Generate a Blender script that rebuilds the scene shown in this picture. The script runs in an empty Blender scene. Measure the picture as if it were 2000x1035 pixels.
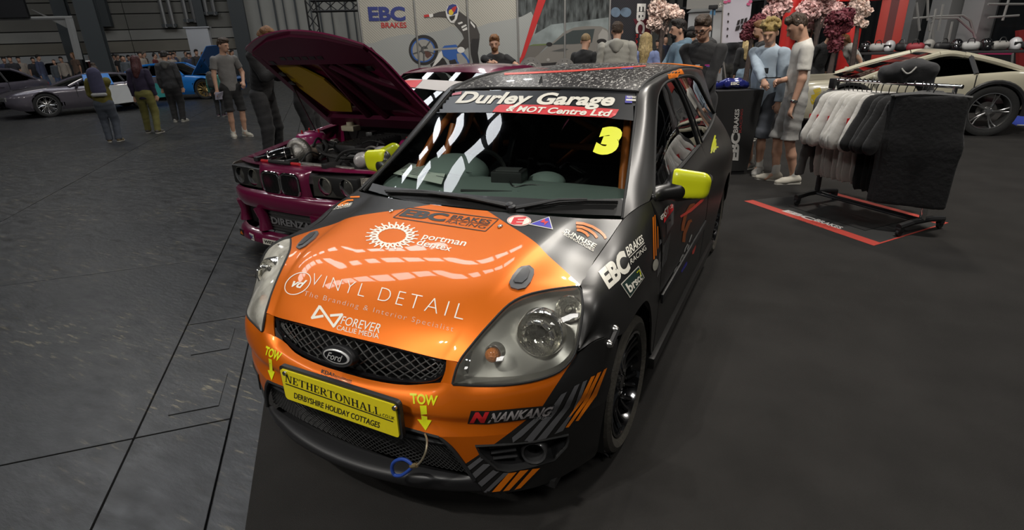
import bpy, bmesh, math, random
import numpy as np
from mathutils import Vector, Matrix
from mathutils.bvhtree import BVHTree
random.seed(7); np.random.seed(7)
PI = math.pi
SC = bpy.context.scene
COL = SC.collection
# ---------------------------------------------------------------- camera
# world frame = frame of the orange hatchback: +x its left side, +y towards its tail, z up, metres
F_PX = 1080.474
CAM = np.array([1.27751465, -1.11149918, 1.60147129])
_yaw, _pit, _rol = (math.radians(a) for a in (-27.60359109, 21.93148533, -2.03467454))
_fw = np.array([math.sin(_yaw)*math.cos(_pit), math.cos(_yaw)*math.cos(_pit), -math.sin(_pit)])
_rt = np.cross(_fw, [0, 0, 1.0]); _rt /= np.linalg.norm(_rt)
_up = np.cross(_rt, _fw)
_r2 = _rt*math.cos(_rol)+_up*math.sin(_rol); _u2 = -_rt*math.sin(_rol)+_up*math.cos(_rol)
CR = np.array([_r2, -_u2, _fw])
cam_data = bpy.data.cameras.new('camera'); cam = bpy.data.objects.new('camera', cam_data); COL.objects.link(cam)
cam_data.sensor_width = 36.0; cam_data.lens = F_PX/2000*36.0
cam_data.clip_start = 0.05; cam_data.clip_end = 300
cam.matrix_world = Matrix(((_r2[0], _u2[0], -_fw[0], CAM[0]), (_r2[1], _u2[1], -_fw[1], CAM[1]), (_r2[2], _u2[2], -_fw[2], CAM[2]), (0, 0, 0, 1)))
SC.camera = cam
# ---------------------------------------------------------------- world, exposure, lamps
SC.view_settings.view_transform = 'Standard'; SC.view_settings.look = 'None'
SC.view_settings.exposure = 0.0; SC.view_settings.gamma = 1.0; SC.view_settings.use_curve_mapping = False
W = bpy.data.worlds.new('hall_air'); SC.world = W; W.use_nodes = True
W.node_tree.nodes['Background'].inputs[0].default_value = (0.9, 0.95, 1.0, 1)
W.node_tree.nodes['Background'].inputs[1].default_value = 0.08
def area(name, loc, size, power, color=(1, 1, 1), target=None, size_y=None, spread=None):
    l = bpy.data.lights.new(name, 'AREA'); l.energy = power; l.color = color; l.size = size
    if size_y: l.shape = 'RECTANGLE'; l.size_y = size_y
    if spread: l.spread = math.radians(spread)
    o = bpy.data.objects.new(name, l); COL.objects.link(o); o.location = loc
    if target is not None:
        o.rotation_euler = (Vector(target)-Vector(loc)).to_track_quat('-Z', 'Y').to_euler()
    return o
def spot(name, loc, target, power, angle=50, blend=.6, radius=.12, color=(1, .96, .9)):
    l = bpy.data.lights.new(name, 'SPOT'); l.energy = power; l.spot_size = math.radians(angle); l.spot_blend = blend
    l.shadow_soft_size = radius; l.color = color
    o = bpy.data.objects.new(name, l); COL.objects.link(o); o.location = loc
    o.rotation_euler = (Vector(target)-Vector(loc)).to_track_quat('-Z', 'Y').to_euler()
    return o
for _x, _y, _p in ((-2.8, -14.1, 400), (6.4, -6.4, 430), (13.5, 9, 420), (-17, -8.5, 110), (-24, 10, 125), (-19.8, 23, 150)):
    area('hall_lamp', (_x, _y, 12.5), 2.2, _p, (1.0, .97, .92), (_x*.8, _y*.8+1, 0))
area('stand_lamp', (0.4, 11.6, 12.0), 1.0, 480, (1.0, .93, .82), (0.4, 3, 0))
for _k in range(3): spot('wall_fill', (-3.4+1.7*_k, 5.8+1.7*_k, 6.2), (-4.6+1.9*_k, 8.9+1.9*_k, 1.6), 520, 70, .9, .08)  # unseen spots put in to lighten the printed wall
area('people_fill', (2.4, 3.6, 6.6), .6, 340, (1.0, .95, .88), (1.6, 7.5, 1.0))  # unseen source, added to brighten the visitors at the back
spot('blossom_fill', (2.2, 9.2, 6.5), (3.2, 13, 1.8), 900, 75, .8, .3)  # added out of view to lift the blossom and right background
spot('left_spot', (-5.5, -4.2, 6.0), (-.6, .5, .5), 420, 26, .9, .08)
spot('stand_spot', (0.15, 5.2, 6.0), (0.25, .7, .8), 330, 46, .8, .06)
spot('stand_spot', (0.65, 5.1, 6.0), (0.35, 1.2, .8), 200, 46, .8, .06)
spot('front_spot', (-1.2, -3.6, 6.0), (0.0, .2, .5), 520, 34, .9, .06)
spot('front_spot', (-0.8, -3.6, 6.0), (0.3, .5, .7), 320, 34, .9, .06)
for _x in (-15.5, -14.3): area('hall_lamp', (_x, 28.8+(_x+15)*.5, 12.5), .5, 110, (1.0, .97, .92), (_x*.7, 24, 0))
spot('bay_fill', (-4.8, -3.6, 3.6), (-2.2, 2.3, 1.0), 330, 30, .9, .08)  # this and the next: unseen, added to brighten the maroon saloon and raised bonnet
spot('bay_fill', (-2.6, 4.6, 6.2), (-2.2, 2.9, .8), 260, 42, .9, .08)
# ---------------------------------------------------------------- pixel helpers
def ray(px, py):
    return CR.T @ np.array([(px-1000)/F_PX, (py-517.5)/F_PX, 1.0])
def atz(px, py, z=0.0):
    d = ray(px, py); return CAM+(z-CAM[2])/d[2]*d
def atx(px, py, x):
    d = ray(px, py); return CAM+(x-CAM[0])/d[0]*d
def aty(px, py, y):
    d = ray(px, py); return CAM+(y-CAM[1])/d[1]*d
def atplane(px, py, p0, n):
    d = ray(px, py); n = np.asarray(n, float); return CAM+((np.asarray(p0, float)-CAM)@n)/(d@n)*d
def horizon(px):
    return 111.03+(px-188.2)*(54.44-111.03)/(1780.9-188.2)
def stand(px, d):
    """ground point under image column px (at the horizon), d metres ahead of the camera"""
    r = ray(px, horizon(px)); h = np.array([math.sin(_yaw), math.cos(_yaw)])
    p = CAM[:2]+r[:2]/(r[:2]@h)*d
    return np.array([p[0], p[1], 0.0])
# ---------------------------------------------------------------- materials
MATS = {}
def mat(name, color=(.5, .5, .5), rough=.5, metal=0.0, coat=0.0, noise=0.0, nscale=20, bump=0.0, bscale=60, emit=0.0, spec=.5, coat_rough=.03, sheen=0.0, trans=0.0, stretch=None):
    if name in MATS: return MATS[name]
    m = bpy.data.materials.new(name); m.use_nodes = True; MATS[name] = m
    nt = m.node_tree; b = nt.nodes['Principled BSDF']
    b.inputs['Base Color'].default_value = (*color, 1); b.inputs['Roughness'].default_value = rough
    b.inputs['Metallic'].default_value = metal; b.inputs['Coat Weight'].default_value = coat
    b.inputs['Coat Roughness'].default_value = coat_rough; b.inputs['Specular IOR Level'].default_value = spec
    if sheen: b.inputs['Sheen Weight'].default_value = sheen
    if trans: b.inputs['Transmission Weight'].default_value = trans
    if emit:
        b.inputs['Emission Color'].default_value = (*color, 1); b.inputs['Emission Strength'].default_value = emit
    if noise or bump:
        tc = nt.nodes.new('ShaderNodeTexCoord'); src = tc.outputs['Object']
        if stretch:
            mp = nt.nodes.new('ShaderNodeMapping'); mp.inputs['Scale'].default_value = stretch
            nt.links.new(src, mp.inputs[0]); src = mp.outputs[0]
    if noise:
        n = nt.nodes.new('ShaderNodeTexNoise'); n.inputs['Scale'].default_value = nscale; n.inputs['Detail'].default_value = 4
        nt.links.new(src, n.inputs['Vector'])
        r = nt.nodes.new('ShaderNodeMapRange'); r.inputs['From Min'].default_value = .3; r.inputs['From Max'].default_value = .7
        r.inputs['To Min'].default_value = 1-noise; r.inputs['To Max'].default_value = 1+noise
        nt.links.new(n.outputs['Fac'], r.inputs['Value'])
        mx = nt.nodes.new('ShaderNodeMix'); mx.data_type = 'RGBA'; mx.blend_type = 'MULTIPLY'; mx.inputs['Factor'].default_value = 1
        mx.inputs['A'].default_value = (*color, 1); nt.links.new(r.outputs[0], mx.inputs['B'])
        nt.links.new(mx.outputs['Result'], b.inputs['Base Color'])
    if bump:
        n = nt.nodes.new('ShaderNodeTexNoise'); n.inputs['Scale'].default_value = bscale; n.inputs['Detail'].default_value = 3
        nt.links.new(src, n.inputs['Vector'])
        bp = nt.nodes.new('ShaderNodeBump'); bp.inputs['Strength'].default_value = bump; bp.inputs['Distance'].default_value = .02
        nt.links.new(n.outputs['Fac'], bp.inputs['Height']); nt.links.new(bp.outputs[0], b.inputs['Normal'])
    return m
def glass(name, tint=(.55, .62, .6), rough=0.0, ior=1.5, refl=1.0, haze=0.0):
    if name in MATS: return MATS[name]
    m = bpy.data.materials.new(name); m.use_nodes = True; MATS[name] = m
    nt = m.node_tree; nt.nodes.clear()
    o = nt.nodes.new('ShaderNodeOutputMaterial'); mx = nt.nodes.new('ShaderNodeMixShader')
    t = nt.nodes.new('ShaderNodeBsdfTransparent'); g = nt.nodes.new('ShaderNodeBsdfGlossy'); f = nt.nodes.new('ShaderNodeFresnel')
    t.inputs[0].default_value = (*tint, 1); g.inputs['Roughness'].default_value = rough; g.inputs['Color'].default_value = (refl, refl, refl, 1)
    f.inputs[0].default_value = ior
    nt.links.new(f.outputs[0], mx.inputs[0]); nt.links.new(t.outputs[0], mx.inputs[1]); nt.links.new(g.outputs[0], mx.inputs[2])
    if haze:      # scratched, yellowed polycarbonate: part of the light scatters in the pane
        d = nt.nodes.new('ShaderNodeBsdfDiffuse'); d.inputs[0].default_value = (.72, .70, .62, 1); m2 = nt.nodes.new('ShaderNodeMixShader'); n = nt.nodes.new('ShaderNodeTexNoise'); n.inputs['Scale'].default_value = 9; n.inputs['Detail'].default_value = 6
        tc = nt.nodes.new('ShaderNodeTexCoord'); nt.links.new(tc.outputs['Object'], n.inputs['Vector']); r = nt.nodes.new('ShaderNodeMapRange'); r.inputs['From Min'].default_value = .3; r.inputs['From Max'].default_value = .75; r.inputs['To Min'].default_value = haze*.4; r.inputs['To Max'].default_value = haze*1.6; nt.links.new(n.outputs['Fac'], r.inputs['Value'])
        nt.links.new(r.outputs[0], m2.inputs[0]); nt.links.new(t.outputs[0], m2.inputs[1]); nt.links.new(d.outputs[0], m2.inputs[2]); nt.links.new(m2.outputs[0], mx.inputs[1])
    nt.links.new(mx.outputs[0], o.inputs[0]); return m
# ---------------------------------------------------------------- objects
def children(o): return [c for c in bpy.data.objects if c.parent is o]
def tag(o, label=None, cat=None, group=None, kind=None):
    if label: o['label'] = label
    if cat: o['category'] = cat
    if group: o['group'] = group
    if kind: o['kind'] = kind
    return o
def thing(name, label, cat, loc=(0, 0, 0), rotz=0.0, group=None):
    o = bpy.data.objects.new(name, None); COL.objects.link(o); o.empty_display_size = .1
    o.location = tuple(loc); o.rotation_euler = (0, 0, rotz)
    return tag(o, label, cat, group)
def world_mat(o):
    m = Matrix.LocRotScale(o.location, o.rotation_euler, o.scale)
    return world_mat(o.parent) @ m if o.parent else m
class G:
    """mesh collector; build() links ONE object"""
    def __init__(s): s.v = []; s.f = []; s.m = []; s.mats = []
    def add(s, v, f, m=None):
        o = len(s.v); s.v.extend([tuple(map(float, p)) for p in v]); s.f.extend([tuple(int(i)+o for i in q) for q in f])
        if m is not None and m not in s.mats: s.mats.append(m)
        s.m.extend([s.mats.index(m) if m is not None else 0]*len(f)); return s
    def box(s, c, d, R=None, m=None, bev=0.0):
        x, y, z = (a/2 for a in d)
        if bev:
            bm = bmesh.new(); bmesh.ops.create_cube(bm, size=1.0)
            for w in bm.verts: w.co = Vector((w.co.x*d[0], w.co.y*d[1], w.co.z*d[2]))
            bmesh.ops.bevel(bm, geom=bm.edges[:], offset=bev, segments=2, affect='EDGES', profile=.6)
            bm.verts.index_update(); V = np.array([w.co for w in bm.verts]); F = [[w.index for w in q.verts] for q in bm.faces]; bm.free()
        else:
            V = np.array([(-x, -y, -z), (x, -y, -z), (x, y, -z), (-x, y, -z), (-x, -y, z), (x, -y, z), (x, y, z), (-x, y, z)])
            F = [(0, 3, 2, 1), (4, 5, 6, 7), (0, 1, 5, 4), (1, 2, 6, 5), (2, 3, 7, 6), (3, 0, 4, 7)]
        if R is not None: V = V @ np.asarray(R).T
        return s.add(V+np.asarray(c), F, m)
    def tube(s, pts, r, n=8, m=None, cap=True):
        P = np.array(pts, float); rr = np.full(len(P), r) if np.isscalar(r) else np.array(r)
        T = np.gradient(P, axis=0); T /= np.linalg.norm(T, axis=1)[:, None]+1e-12
        a = np.array([0, 0, 1.0]) if abs(T[0][2]) < .9 else np.array([1.0, 0, 0])
        u = np.cross(T[0], a); u /= np.linalg.norm(u); V = []
        for i in range(len(P)):
            u = u-T[i]*(u@T[i]); u /= np.linalg.norm(u)+1e-12; w = np.cross(T[i], u)
            for k in range(n):
                t = 2*PI*k/n; V.append(P[i]+rr[i]*(math.cos(t)*u+math.sin(t)*w))
        F = [(i*n+k, i*n+(k+1) % n, (i+1)*n+(k+1) % n, (i+1)*n+k) for i in range(len(P)-1) for k in range(n)]
        if cap: F += [tuple(range(n-1, -1, -1)), tuple((len(P)-1)*n+k for k in range(n))]
        return s.add(V, F, m)
    def lathe(s, prof, c=(0, 0, 0), axis=(0, 0, 1), n=32, m=None, arc=1.0):
        """prof: (radius, height along axis)"""
        A = np.array(axis, float); A /= np.linalg.norm(A)
        a = np.array([0, 0, 1.0]) if abs(A[2]) < .9 else np.array([1.0, 0, 0])
        u = np.cross(a, A); u /= np.linalg.norm(u); w = np.cross(A, u); V = []
        for r, h in prof:
            for k in range(n):
                t = 2*PI*k/n*arc; V.append(np.asarray(c)+A*h+r*(math.cos(t)*u+math.sin(t)*w))
        F = [(i*n+k, i*n+(k+1) % n, (i+1)*n+(k+1) % n, (i+1)*n+k) for i in range(len(prof)-1) for k in range(n)]
        return s.add(V, F, m)
    def ell(s, c, r, n=12, R=None, m=None):
        V = []; F = []
        for i in range(n//2+1):
            p = PI*i/(n//2)
            for k in range(n):
                t = 2*PI*k/n; V.append((math.sin(p)*math.cos(t)*r[0], math.sin(p)*math.sin(t)*r[1], math.cos(p)*r[2]))
        for i in range(n//2):
            for k in range(n): F.append((i*n+k, (i+1)*n+k, (i+1)*n+(k+1) % n, i*n+(k+1) % n))
        V = np.array(V)
        if R is not None: V = V @ np.asarray(R).T
        return s.add(V+np.asarray(c), F, m)
    def prism(s, poly, z0, z1, M=None, m=None):
        """polygon in local xy extruded z0..z1, M 4x4 numpy"""
        n = len(poly); V = np.array([(x, y, z0) for x, y in poly]+[(x, y, z1) for x, y in poly], float)
        if M is not None: V = V @ M[:3, :3].T+M[:3, 3]
        F = [tuple(range(n-1, -1, -1)), tuple(range(n, 2*n))]+[(i, (i+1) % n, n+(i+1) % n, n+i) for i in range(n)]
        return s.add(V, F, m)
    def mirror(s):
        n = len(s.v); s.v += [(-x, y, z) for x, y, z in s.v]
        s.f += [tuple(i+n for i in reversed(q)) for q in s.f]; s.m += list(s.m); return s
    def build(s, name, m=None, parent=None, smooth=40, weld=0.0, **kw):
        me = bpy.data.meshes.new(name); me.from_pydata(s.v, [], s.f)
        for k in (s.mats if s.mats and s.mats[0] is not None else ([m] if m else [])): me.materials.append(k)
        if len(s.mats) > 1: me.polygons.foreach_set('material_index', s.m)
        if weld:
            bm = bmesh.new(); bm.from_mesh(me); bmesh.ops.remove_doubles(bm, verts=bm.verts[:], dist=weld)
            bmesh.ops.recalc_face_normals(bm, faces=bm.faces[:]); bm.to_mesh(me); bm.free()
        if smooth:
            me.polygons.foreach_set('use_smooth', [True]*len(me.polygons))
            if smooth < 180: me.set_sharp_from_angle(angle=math.radians(smooth))
        me.update()
        o = bpy.data.objects.new(name, me); COL.objects.link(o)
        if parent is not None: o.parent = parent
        return tag(o, **{('cat' if k == 'cat' else k): v for k, v in kw.items()})
def cr(pts, n):
    """Catmull-Rom through pts, n samples by chord length"""
    P = np.array(pts, float)
    if len(P) == 1: return np.repeat(P, n, 0)
    if len(P) == 2: return P[0]+(P[1]-P[0])*np.linspace(0, 1, n)[:, None]
    d = np.r_[0, np.cumsum(np.linalg.norm(np.diff(P, axis=0), axis=1)**.75+1e-9)]
    t = np.linspace(0, d[-1], n); i = np.clip(np.searchsorted(d, t, side='right')-1, 0, len(P)-2)
    T = np.empty_like(P); T[1:-1] = ((P[1:-1]-P[:-2])/(d[1:-1]-d[:-2])[:, None]*(d[2:]-d[1:-1])[:, None]+(P[2:]-P[1:-1])/(d[2:]-d[1:-1])[:, None]*(d[1:-1]-d[:-2])[:, None])/(d[2:]-d[:-2])[:, None]
    T[0] = 1.5*(P[1]-P[0])/(d[1]-d[0])-.5*T[1]; T[-1] = 1.5*(P[-1]-P[-2])/(d[-1]-d[-2])-.5*T[-2]
    h = (d[i+1]-d[i])[:, None]; u = ((t-d[i])[:, None])/h
    return (2*u**3-3*u**2+1)*P[i]+(u**3-2*u**2+u)*h*T[i]+(-2*u**3+3*u**2)*P[i+1]+(u**3-u**2)*h*T[i+1]
def lin(pts, n):
    P = np.array(pts, float); d = np.r_[0, np.cumsum(np.linalg.norm(np.diff(P, axis=0), axis=1))]; t = np.linspace(0, d[-1], n)
    return np.stack([np.interp(t, d, P[:, k]) for k in range(3)], 1)
def loft(rows, nu, nv, lin_v=False):
    R = np.array([cr(r, nu) for r in rows]); C = np.array([(lin if lin_v else cr)(R[:, i], nv) for i in range(nu)])
    V = C.transpose(1, 0, 2).reshape(-1, 3)
    F = [(j*nu+i, j*nu+i+1, (j+1)*nu+i+1, (j+1)*nu+i) for j in range(nv-1) for i in range(nu-1)]
    return V, F
def grid(P):
    P = np.asarray(P, float); nv, nu = P.shape[:2]
    return P.reshape(-1, 3), [(j*nu+i, j*nu+i+1, (j+1)*nu+i+1, (j+1)*nu+i) for j in range(nv-1) for i in range(nu-1)]
def thicken(o, t):
    """give a sheet a real thickness (t metres, inwards) with closed rims"""
    bm = bmesh.new(); bm.from_mesh(o.data); bm.normal_update()
    src = bm.faces[:]; nrm = {v.index: v.normal.copy() for v in bm.verts}
    d = bmesh.ops.duplicate(bm, geom=src); vm = d['vert_map']
    inv = {}
    for a, b in vm.items():
        if isinstance(a, bmesh.types.BMVert) and a.is_valid: inv[a] = b
    bm.verts.index_update()
    edges = [e for e in bm.edges if len(e.link_faces) == 1]
    orig = set(src)
    be = [e for e in edges if e.link_faces[0] in orig]
    fs = [x for x in d['geom'] if isinstance(x, bmesh.types.BMFace)]
    for v in {v for q in src for v in q.verts}:
        w = vm[v]; w.co = v.co-v.normal*t
    bmesh.ops.reverse_faces(bm, faces=fs)
    for e in be:
        a, b = e.verts
        lp = e.link_loops[0]
        if lp.vert is a: a, b = b, a
        try:
            q = bm.faces.new((a, b, vm[b], vm[a])); q.smooth = True; q.material_index = e.link_faces[0].material_index
        except ValueError: pass
    bm.to_mesh(o.data); bm.free(); o.data.set_sharp_from_angle(angle=math.radians(38)); return o
def bvh_of(*objs):
    V = []; F = []
    for o in objs:
        M = world_mat(o); k = len(V); V += [M @ v.co for v in o.data.vertices]; F += [[i+k for i in q.vertices] for q in o.data.polygons]
    return BVHTree.FromPolygons(V, F)
# ---------------------------------------------------------------- lettering and stickers laid on surfaces
def text_mesh(s, bold=0.0, shear=0.0, space=1.0, res=4):
    """glyph outline mesh of s, scaled to 0..1 x 0..1; returns verts (n,2), tris, aspect"""
    cu = bpy.data.curves.new('t', 'FONT'); cu.body = s; cu.offset = bold; cu.shear = shear; cu.space_character = space; cu.resolution_u = res
    cu.align_x = 'CENTER'; cu.space_line = .95
    o = bpy.data.objects.new('t', cu); COL.objects.link(o)
    dg = bpy.context.evaluated_depsgraph_get(); me = o.evaluated_get(dg).to_mesh()
    V = np.array([v.co[:2] for v in me.vertices]); F = [list(p.vertices) for p in me.polygons]
    o.evaluated_get(dg).to_mesh_clear(); bpy.data.objects.remove(o); bpy.data.curves.remove(cu)
    a, b = V.min(0), V.max(0)
    return (V-a)/(b-a), F, (b-a)[0]/(b-a)[1]
SER = {'N': ([(-.02, 0, .30, .06), (.08, .06, .17, 1), (-.02, .94, .26, 1), (.62, .94, .94, 1), (.74, 0, .83, 1)], [((.10, 1), (.30, 1), (.83, 0), (.66, 0))]),
       'E': ([(.0, 0, .72, .07), (.10, 0, .28, 1), (0, .93, .70, 1), (.2, .47, .5, .55), (.64, 0, .72, .28), (.62, .74, .70, 1), (.46, .36, .52, .66)], []),
       'T': ([(.3, 0, .62, .06), (.37, 0, .55, 1), (0, .93, .92, 1), (0, .74, .06, 1), (.86, .74, .92, 1)], []),
       'H': ([(0, 0, .38, .06), (.10, 0, .28, 1), (0, .94, .38, 1), (.58, 0, .96, .06), (.68, 0, .86, 1), (.58, .94, .96, 1), (.2, .46, .75, .54)], []),
       'L': ([(0, 0, .72, .07), (.10, 0, .28, 1), (0, .94, .38, 1), (.65, 0, .72, .3)], []),
       'A': ([(-.05, 0, .25, .06), (.58, 0, 1.0, .06), (.22, .30, .62, .37)], [((.05, 0), (.14, 0), (.48, .93), (.42, 1.0)), ((.66, 0), (.88, 0), (.54, 1.0), (.40, 1.0))]),
       'R': ([(0, 0, .38, .06), (.10, 0, .28, 1), (0, .94, .5, 1), (.2, .46, .5, .53)], [((.34, .5), (.54, .5), (.98, 0), (.74, 0))]),
       'O': ([], [])}
def serif_mesh(s):
    V = []; F = []; x0 = 0.0
    for ch in s:
        rects, quads = SER[ch]; w = {'N': .98, 'E': .80, 'T': .96, 'H': 1.0, 'L': .78, 'A': 1.0, 'R': .96, 'O': 1.0}[ch]
        def poly(p):
            k = len(V); V.extend([(x0+a, b) for a, b in p]); F.append(list(range(k, k+len(p))))
        for a, b, c, d in rects: poly([(a, b), (c, b), (c, d), (a, d)])
        for q in quads: poly(q)
        if ch in 'OR':
            n = 20
            for i in range(n if ch == 'O' else n//2):
                t0, t1 = 2*PI*i/n, 2*PI*(i+1)/n
                if ch == 'R': t0 -= PI/2; t1 -= PI/2
                cx, cy, ro, so, ri, si = (.47, .5, .47, .52, .27, .46) if ch == 'O' else (.44, .73, .36, .27, .16, .21)
                poly([(cx+ro*math.cos(t0), cy+so*math.sin(t0)), (cx+ro*math.cos(t1), cy+so*math.sin(t1)), (cx+ri*math.cos(t1), cy+si*math.sin(t1)), (cx+ri*math.cos(t0), cy+si*math.sin(t0))])
        x0 += w+.06
    V = np.array(V); a, b = V.min(0), V.max(0); return (V-a)/(b-a), F, (b-a)[0]/(b-a)[1]
def homog(quad):
    """unit square (0,0)=BL .. to quad given as TL,TR,BR,BL"""
    TL, TR, BR, BL = (np.array(q, float) for q in quad); A = []; B = []
    for (u, v), (x, y) in zip(((0, 1), (1, 1), (1, 0), (0, 0)), (TL, TR, BR, BL)):
        A.append([u, v, 1, 0, 0, 0, -u*x, -v*x]); B.append(x); A.append([0, 0, 0, u, v, 1, -u*y, -v*y]); B.append(y)
    h = np.append(np.linalg.solve(np.array(A), np.array(B)), 1).reshape(3, 3)
    def f(V):
        V = np.asarray(V, float); q = np.c_[V, np.ones(len(V))] @ h.T; return q[:, :2]/q[:, 2:]
    return f
def cutgrid(V, F, step):
    """cut a planar mesh by a square grid so that it can follow a curved surface"""
    bm = bmesh.new(); vs = [bm.verts.new((x, y, 0)) for x, y in V]
    for q in F:
        try: bm.faces.new([vs[i] for i in q])
        except ValueError: pass
    lo = np.min(V, 0); hi = np.max(V, 0)
    for ax in (0, 1):
        c = lo[ax]+step
        while c < hi[ax]:
            co = [0, 0, 0]; no = [0, 0, 0]; co[ax] = c; no[ax] = 1
            bmesh.ops.bisect_plane(bm, geom=bm.verts[:]+bm.edges[:]+bm.faces[:], plane_co=co, plane_no=no); c += step
    bmesh.ops.triangulate(bm, faces=bm.faces[:]); bm.verts.index_update()
    R = np.array([v.co[:2] for v in bm.verts]), [[v.index for v in q.verts] for q in bm.faces]
    bm.free(); return R
def lay(name, V, F, m, parent, bvh, off=.0015, step=14, **kw):
    """lay a flat sticker (pixel coordinates) on the surface seen there; real geometry on the panel"""
    V, F = cutgrid(V, F, step); P = []; ok = []
    c = Vector(CAM)
    for x, y in V:
        d = Vector(ray(x, y)).normalized(); h = bvh.ray_cast(c, d)
        if h[0] is None: P.append((0, 0, 0)); ok.append(False)
        else:
            n = h[1] if h[1].dot(d) < 0 else -h[1]
            P.append(tuple(h[0]+n*off)); ok.append(True)
    P = np.array(P); F2 = []
    for q in F:
        if all(ok[i] for i in q):
            L = max(np.linalg.norm(P[q[i]]-P[q[i-1]]) for i in range(3))
            if L < .35:
                nn = np.cross(P[q[1]]-P[q[0]], P[q[2]]-P[q[0]])
                F2.append(q if nn @ (CAM-P[q[0]]) > 0 else q[::-1])
    used = sorted({i for q in F2 for i in q}); ix = {a: b for b, a in enumerate(used)}
    if not F2: print('EMPTY DECAL', name, kw); return None
    g = G(); V3 = P[used]
    if parent is not None:
        Mi = world_mat(parent).inverted(); V3 = [Mi @ Vector(p) for p in V3]
    g.add(V3, [[ix[i] for i in q] for q in F2]); return g.build(name, m, parent, smooth=60, **kw)
def sticker(name, poly, m, parent, bvh, **kw):
    return lay(name, np.array(poly, float), [list(range(len(poly)))], m, parent, bvh, **kw)
def lettering(s, quad, m, parent, bvh, bold=0.0, shear=0.0, space=1.0, name='lettering', serif=False, **kw):
    V, F, _ = serif_mesh(s) if serif else text_mesh(s, bold, shear, space)
    return lay(name, homog(quad)(V), F, m, parent, bvh, **kw)
def flat_text(s, M, w, h, m, parent=None, name='lettering', bold=0.0, shear=0.0, space=1.0, serif=False, depth=.002, g=None):
    """lettering in a local plane; M = 4x4 numpy (x right, y up, z out), fitted to w x h, origin at its lower left"""
    V, F, _ = serif_mesh(s) if serif else text_mesh(s, bold, shear, space, 3)
    P = np.c_[V*[w, h], np.full(len(V), depth)] @ M[:3, :3].T+M[:3, 3]
    if g is not None: g.add(P, F, m); return g
    return G().add(P, F).build(name, m, parent, smooth=0)
def frame(o, x, y):
    """4x4 from origin, x axis, y axis"""
    x = np.array(x, float); x /= np.linalg.norm(x); y = np.array(y, float); y = y-x*(x@y); y /= np.linalg.norm(y)
    M = np.eye(4); M[:3, 0] = x; M[:3, 1] = y; M[:3, 2] = np.cross(x, y); M[:3, 3] = o; return M
def rotz(a): return np.array([[math.cos(a), -math.sin(a), 0], [math.sin(a), math.cos(a), 0], [0, 0, 1.0]])
def rotx(a): return np.array([[1, 0, 0], [0, math.cos(a), -math.sin(a)], [0, math.sin(a), math.cos(a)]])
def roty(a): return np.array([[math.cos(a), 0, math.sin(a)], [0, 1, 0], [-math.sin(a), 0, math.cos(a)]])
def copy_tree(o, parent=None):
    c = o.copy(); COL.objects.link(c); c.parent = parent
    for ch in children(o): copy_tree(ch, c)
    return c
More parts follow.
